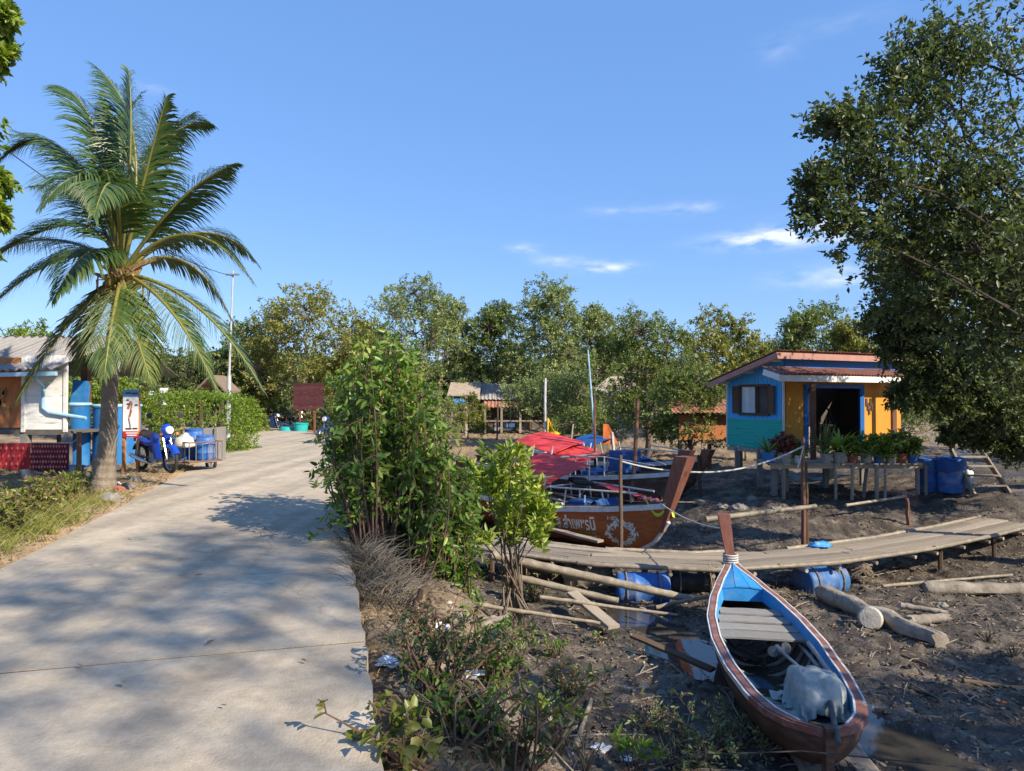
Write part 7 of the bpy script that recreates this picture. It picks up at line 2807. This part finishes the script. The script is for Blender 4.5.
for i, (px, py, h, hw, ns, leaf, lm, lab, style) in enumerate(FGP):
    x, y, z = at_ground(px, py)
    rng = np.random.RandomState(900 + i)
    if style == 'seedling':
        t = thing('mangrove_seedling', lab, 'seedling', (x, y, z), group='mangrove seedlings')
        mb = MB()
        Cs, Ds = [], []
        for k in range(ns):
            tip = (x + rng.normal(0, hw * .5), y + rng.normal(0, hw * .4), z + h * rng.uniform(.6, 1))
            mb.tube([(x, y, z - .03), ((x + tip[0]) / 2, y, z + h * .4), tip], [.010, .008, .004], 5)
            for q in range(3):
                Cs.append(tip)
                Ds.append(rng.normal(size=3) * .4 + [0, 0, 1])
        mb.obj('stems', 'bark_red', t, smooth=True)
        P, U, Nn, L, W, var = sprigs(rng, np.array(Cs), np.array(Ds), np.full(len(Cs), .05), 4, leaf, spread=.6, droop=-.1, up=.3, aspect=.28)
        V, Fc, rep = leaves_geo(P, U, Nn, L, W, rich=True)
        add_np('leaves', V, Fc, lm, np.repeat(np.clip(var + .15, 0, 1), rep), t)
    else:
        sts = [((x + rng.normal(0, hw * .25), y + rng.normal(0, hw * .2), gz(x, y) - .03), (x + rng.normal(0, hw), y + rng.normal(0, hw * .8), z + h * rng.uniform(.5, 1.1)), .06) for _ in range(ns)]
        stem_bush('bank_plant', lab, sts, leaf, lm, 930 + i, k=5 if style == 'big' else 6, spr=7 if style == 'thin' else 5, from_t=.3, splen=.14, cat='plant', r=.008, aspect=.75 if style == 'big' else .45, group='small plants on the bank', droop=.3)
# bare twigs
rng = np.random.RandomState(71)
for i, (px, py, h, lab) in enumerate(((670, 765, .42, 'bare dead twig standing on the near mud'), (585, 768, .4, 'bare forked twig beside the bright mangrove seedling'), (455, 745, .6, 'bare branching twig on the near bank'), (985, 640, .25, 'dry twig tangle on the mud at the picture edge'), (1010, 655, .22, 'dry twig clump at the lowest picture edge of the mud'))):
    x, y, z = at_ground(px, py)
    mb = MB()
    for k in range(7 if i < 3 else 16):
        tip = Vector((x + rng.normal(0, h * .5), y + rng.normal(0, h * .4), z + h * rng.uniform(.4, 1)))
        m_ = Vector((x, y, z)).lerp(tip, .5) + Vector((rng.normal(0, .03), 0, .04))
        mb.tube([(x, y, z - .04), m_, tip], [.009, .006, .002], 5)
        e = m_ + Vector((rng.normal(0, h * .3), rng.normal(0, h * .2), h * .25))
        mb.tube([m_, e], [.004, .0015], 4)
    tag(mb.obj('dead_twig', 'bark', smooth=True), lab, 'twig', 'bare twigs')

# ------------------------------------------------------------------ mud clods, leaf litter, breathing roots
rng = np.random.RandomState(81)


def scatter(n, xr, yr, ok):
    out = []
    while sum(len(o) for o in out) < n:
        x, y = rng.uniform(*xr, 4000), rng.uniform(*yr, 4000)
        k = ok(x, y)
        out.append(np.stack([x[k], y[k]], -1))
    return np.concatenate(out)[:n]


def vis(x, y):
    return (np.abs(x) < .80 * y)


def mud_ok(x, y):
    d = (x - road_right(y)) * .967
    return vis(x, y) & (d > .25) & (fbm(x * .8, y * .8, 2) + rng.uniform(-.5, .5, x.shape) > -.15) & (rng.uniform(0, 1, x.shape) < np.clip(12 / (y + 1), 0, 1)) & (seg_dist(x, y, CHANNEL) > .35)


oct_v = np.array([[1, 0, 0], [-1, 0, 0], [0, 1, 0], [0, -1, 0], [0, 0, 1], [0, 0, -.5], [.6, .6, .45], [-.6, .6, .45], [-.6, -.6, .45], [.6, -.6, .45]])
oct_f = np.array([[0, 6, 4], [6, 2, 4], [2, 7, 4], [7, 1, 4], [1, 8, 4], [8, 3, 4], [3, 9, 4], [9, 0, 4], [0, 2, 6], [2, 1, 7], [1, 3, 8], [3, 0, 9], [2, 0, 5], [1, 2, 5], [3, 1, 5], [0, 3, 5]])


def clods(name, label, xy, smin, smax, m, flat=.55):
    n = len(xy)
    s = smin * (smax / smin) ** (rng.uniform(0, 1, n) ** 2.2)
    a = rng.uniform(0, 6.28, n)
    V = oct_v[None] * (1 + rng.uniform(-.28, .28, (n, 10, 3)))
    V = V * s[:, None, None] * np.stack([np.ones(n), rng.uniform(.6, 1, n), rng.uniform(.6, 1.2, n) * flat], -1)[:, None, :]
    x = V[..., 0] * np.cos(a)[:, None] - V[..., 1] * np.sin(a)[:, None]
    y = V[..., 0] * np.sin(a)[:, None] + V[..., 1] * np.cos(a)[:, None]
    V = np.stack([x + xy[:, :1], y + xy[:, 1:], V[..., 2] + (ground(xy[:, 0], xy[:, 1]) + s * .12)[:, None]], -1).reshape(-1, 3)
    Fc = (oct_f[None] + (np.arange(n) * 10)[:, None, None]).reshape(-1, 3)
    o = add_np(name, V, Fc, m, np.repeat(rng.uniform(0, 1, n), 16))
    return tag(o, label, 'clods' if 'clod' in name else 'stones', kind='stuff')


def varmat(name, c0, c1, c2, rough=.9):
    m = leafmat(name, c0, c1, c2, trans=0.0, rough=rough, spec=.25)
    return m


M['clod'] = varmat('mud_clods', (.036, .03, .026), (.09, .075, .062), (.27, .225, .18), rough=.7)
M['stone'] = varmat('stones', (.12, .10, .085), (.24, .20, .16), (.46, .42, .37))
clods('mud_clods', 'crumbly grey clods strewn over the creek mud', scatter(24000, (-3, 13), (4.6, 20), mud_ok), .008, .042, 'clod')
clods('bank_stones', 'small stones and rubble on the road bank', scatter(1400, (-4, 2), (3.2, 14), lambda x, y: vis(x, y) & ((x - road_right(y)) > .05) & ((x - road_right(y)) < 2.0)), .01, .06, 'stone')
clods('verge_stones', 'small stones on the sandy left verge', scatter(900, (-14, -4), (6, 24), lambda x, y: vis(x, y) & ((x - road_right(y)) < -RW - .02)), .008, .04, 'stone')
# fallen leaves
xy = scatter(9000, (-14, 13), (3.2, 22), lambda x, y: vis(x, y) & (((x - road_right(y)) > .1) | ((x - road_right(y)) < -RW - .05) | (rng.uniform(0, 1, x.shape) < .010)) & (rng.uniform(0, 1, x.shape) < np.clip(9 / (y + 1), 0, 1)))
n = len(xy)
zz = ground(xy[:, 0], xy[:, 1])
d0 = xy[:, 0] - road_right(xy[:, 1])
zz = np.where((d0 < 0) & (d0 > -RW), .008, zz)
P = np.stack([xy[:, 0], xy[:, 1], zz + .012], -1)
a = rng.uniform(0, 6.28, n)
U = np.stack([np.cos(a), np.sin(a), rng.uniform(-.1, .35, n)], -1)
Nn = rng.normal(0, .3, (n, 3)) + [0, 0, 1]
sz = rng.uniform(.025, .085, n)
V, Fc, rep = leaves_geo(P, U, Nn, sz, sz * .45, rich=True, curl=.1)
o = add_np('fallen_leaves', V, Fc, 'leaf_dry', np.repeat(np.clip(rng.normal(.4, .3, n), 0, 1), rep))
tag(o, 'dry fallen leaves scattered over bank, mud and verge', 'fallen leaves', kind='stuff')
# breathing roots
xy = scatter(1500, (2, 13), (5, 17), lambda x, y: vis(x, y) & ((x - road_right(y)) > 2.2) & (fbm(x * .6 + 9, y * .6, 2) > .12))
mbv, mbf = [], []
for i, (x, y) in enumerate(xy):
    z = gz(x, y)
    h, r_ = rng.uniform(.03, .11), rng.uniform(.003, .006)
    lx, ly_ = rng.normal(0, .02, 2)
    o_ = len(mbv)
    for k in range(3):
        an = k * 2.094
        mbv.append((x + r_ * math.cos(an), y + r_ * math.sin(an), z - .01))
    mbv.append((x + lx, y + ly_, z + h))
    mbf += [(o_, o_ + 1, o_ + 3), (o_ + 1, o_ + 2, o_ + 3), (o_ + 2, o_, o_ + 3)]
o = add_np('breathing_roots', np.array(mbv), np.array(mbf), 'bark_red', np.full(len(mbf), .4))
tag(o, 'thin mangrove breathing roots sticking out of the mud', 'roots', kind='stuff')
# twig litter
mbv = MB()
for i in range(760):
    y = rng.uniform(4.5, 15)
    x = rng.uniform(max(-.8 * y, float(road_right(y)) + .2), .8 * y)
    if seg_dist(np.array([x]), np.array([y]), CHANNEL)[0] < .4:
        continue
    a, L = rng.uniform(0, 3.14), rng.uniform(.06, .3) if i % 6 else rng.uniform(.4, 1.1)
    p0, p1 = (x - math.cos(a) * L / 2, y - math.sin(a) * L / 2), (x + math.cos(a) * L / 2, y + math.sin(a) * L / 2)
    mbv.tube([(p0[0], p0[1], gz(*p0) + .012), (x + rng.normal(0, .02), y, gz(x, y) + .03), (p1[0], p1[1], gz(*p1) + .012)], [.008, .007, .004], 4)
o = mbv.obj('twig_litter', 'driftwood')
tag(o, 'small broken twigs lying all over the mud', 'twigs', kind='stuff')

# ------------------------------------------------------------------ rubbish
RB = [(390, 660, .07, 'bag_white', 'white crumpled plastic beside the road slab'), (438, 626, .08, 'bag_white', 'white crumpled bag beside the charred log'), (470, 672, .09, 'bag_white', 'pale crumpled rag on the near bank'),
      (500, 690, .06, 'bag_white', 'small white plastic scrap behind the leafy bush'), (545, 700, .07, 'bag_white', 'white plastic scrap at the edge of the shaded mud'), (600, 745, .08, 'bag_white', 'white rag at the foot of the near mud'),
      (460, 618, .13, 'rock', 'rounded grey brown rock on the sunny bank'), (625, 755, .05, 'bag_white', 'small pale scrap beside the frame foot seedling'), (520, 668, .06, 'pink', 'faded pink scrap on the dark bank'),
      (408, 690, .06, 'rock', 'grey stone lying next to the road slab'), (1000, 700, .05, 'orange_cloth', 'orange leaf like scrap on the near mud'), (940, 606, .10, 'rock', 'dark round rock by the driftwood logs'), (660, 690, .06, 'rock', 'small dark stone in the shaded mud'),
      (415, 612, .06, 'tile_red', 'small brick red scrap on the sandy bank')]
for i, (px, py, s, m_, lab) in enumerate(RB):
    x, y, z = at_ground(px, py)
    tag(crumple((x, y, z - .01), (s * .9, s * .75, s * (.6 if m_ == 'rock' else .32)), 20 + i, 18, 12, .4 if m_ == 'rock' else .95).obj('rock' if m_ == 'rock' else 'rubbish_scrap', m_, smooth=False if m_ == 'rock' else 'all'), lab, 'rock' if m_ == 'rock' else 'rubbish', 'rubbish on the bank')
for i, (pa, pb_, r_, lab, m_) in enumerate((((412, 620), (428, 600), .06, 'short charred log standing askew on the bank', 'wood_dark'), ((428, 612), (452, 628), .05, 'dark fallen branch beside the charred log', 'wood_dark'),
                                            ((455, 634), (500, 616), .05, 'pale broken branch on the sunny bank', 'driftwood'), ((480, 628), (520, 612), .04, 'second pale branch below the stilt roots', 'driftwood'),
                                            ((543, 712), (575, 726), .045, 'grey pipe piece lying at the mud edge', 'driftwood'), ((575, 745), (590, 700), .03, 'pale stick leaning on the near mud', 'bamboo'))):
    a, b = Vector(at_ground(*pa)), Vector(at_ground(*pb_))
    a.z += r_ * .6
    b.z += r_ * .6
    if i == 0:
        b = a + Vector((.12, .1, .22))
    pts = [a.lerp(b, k / 6) + Vector((R.uniform(-1, 1), R.uniform(-1, 1), R.uniform(-1, 1))) * r_ * .25 for k in range(7)]
    tag(MB().tube(pts, [r_ * R.uniform(.8, 1.1) for _ in range(7)], 8).obj('branch', m_, smooth=True), lab, 'branch', 'branches on the bank')
# rubble heap at the palm foot
for i, (px, py, s, m_, lab) in enumerate(((112, 500, .16, 'rock', 'dark rubble lump at the palm foot nearest the road'), (120, 492, .12, 'tile_red', 'brick red rubble lump at the palm foot'), (128, 488, .13, 'rock', 'grey rubble lump beside the red one'), (136, 482, .12, 'rock', 'dark round rubble lump farthest from the palm'), (118, 484, .06, 'bag_white', 'white scrap at the palm foot'))):
    y = 1.6 * FPX / (py - HY)
    x = (px - 512) / FPX * y
    tag(crumple((x, y, gz(x, y) - .02), (s, s * .9, s * .7), 60 + i, 11, 7, .35).obj('rubble_lump' if s > .1 else 'rubbish_scrap', m_, smooth=False), lab, 'rubble', 'rubble at the palm foot')
# rocks on the shaded mud behind the walkway
for i, (px, y, s, lab) in enumerate(((700, 18.5, .2, 'dark rock in the shaded mud nearest the bow post'), (722, 17.8, .17, 'flat dark rock second from the bow post in the shaded mud'), (738, 17.5, .2, 'dark rock in the middle of the shaded mud'), (775, 17.0, .2, 'dark rock below the porch corner'), (752, 18.2, .15, 'small dark rock under the teal wall'))):
    x = (px - 512) / FPX * y
    tag(crumple((x, y, gz(x, y) - .04), (s, s * .8, s * .6), 80 + i, 11, 7, .35).obj('rock', 'rock'), lab, 'rock', 'rocks on the shaded mud')
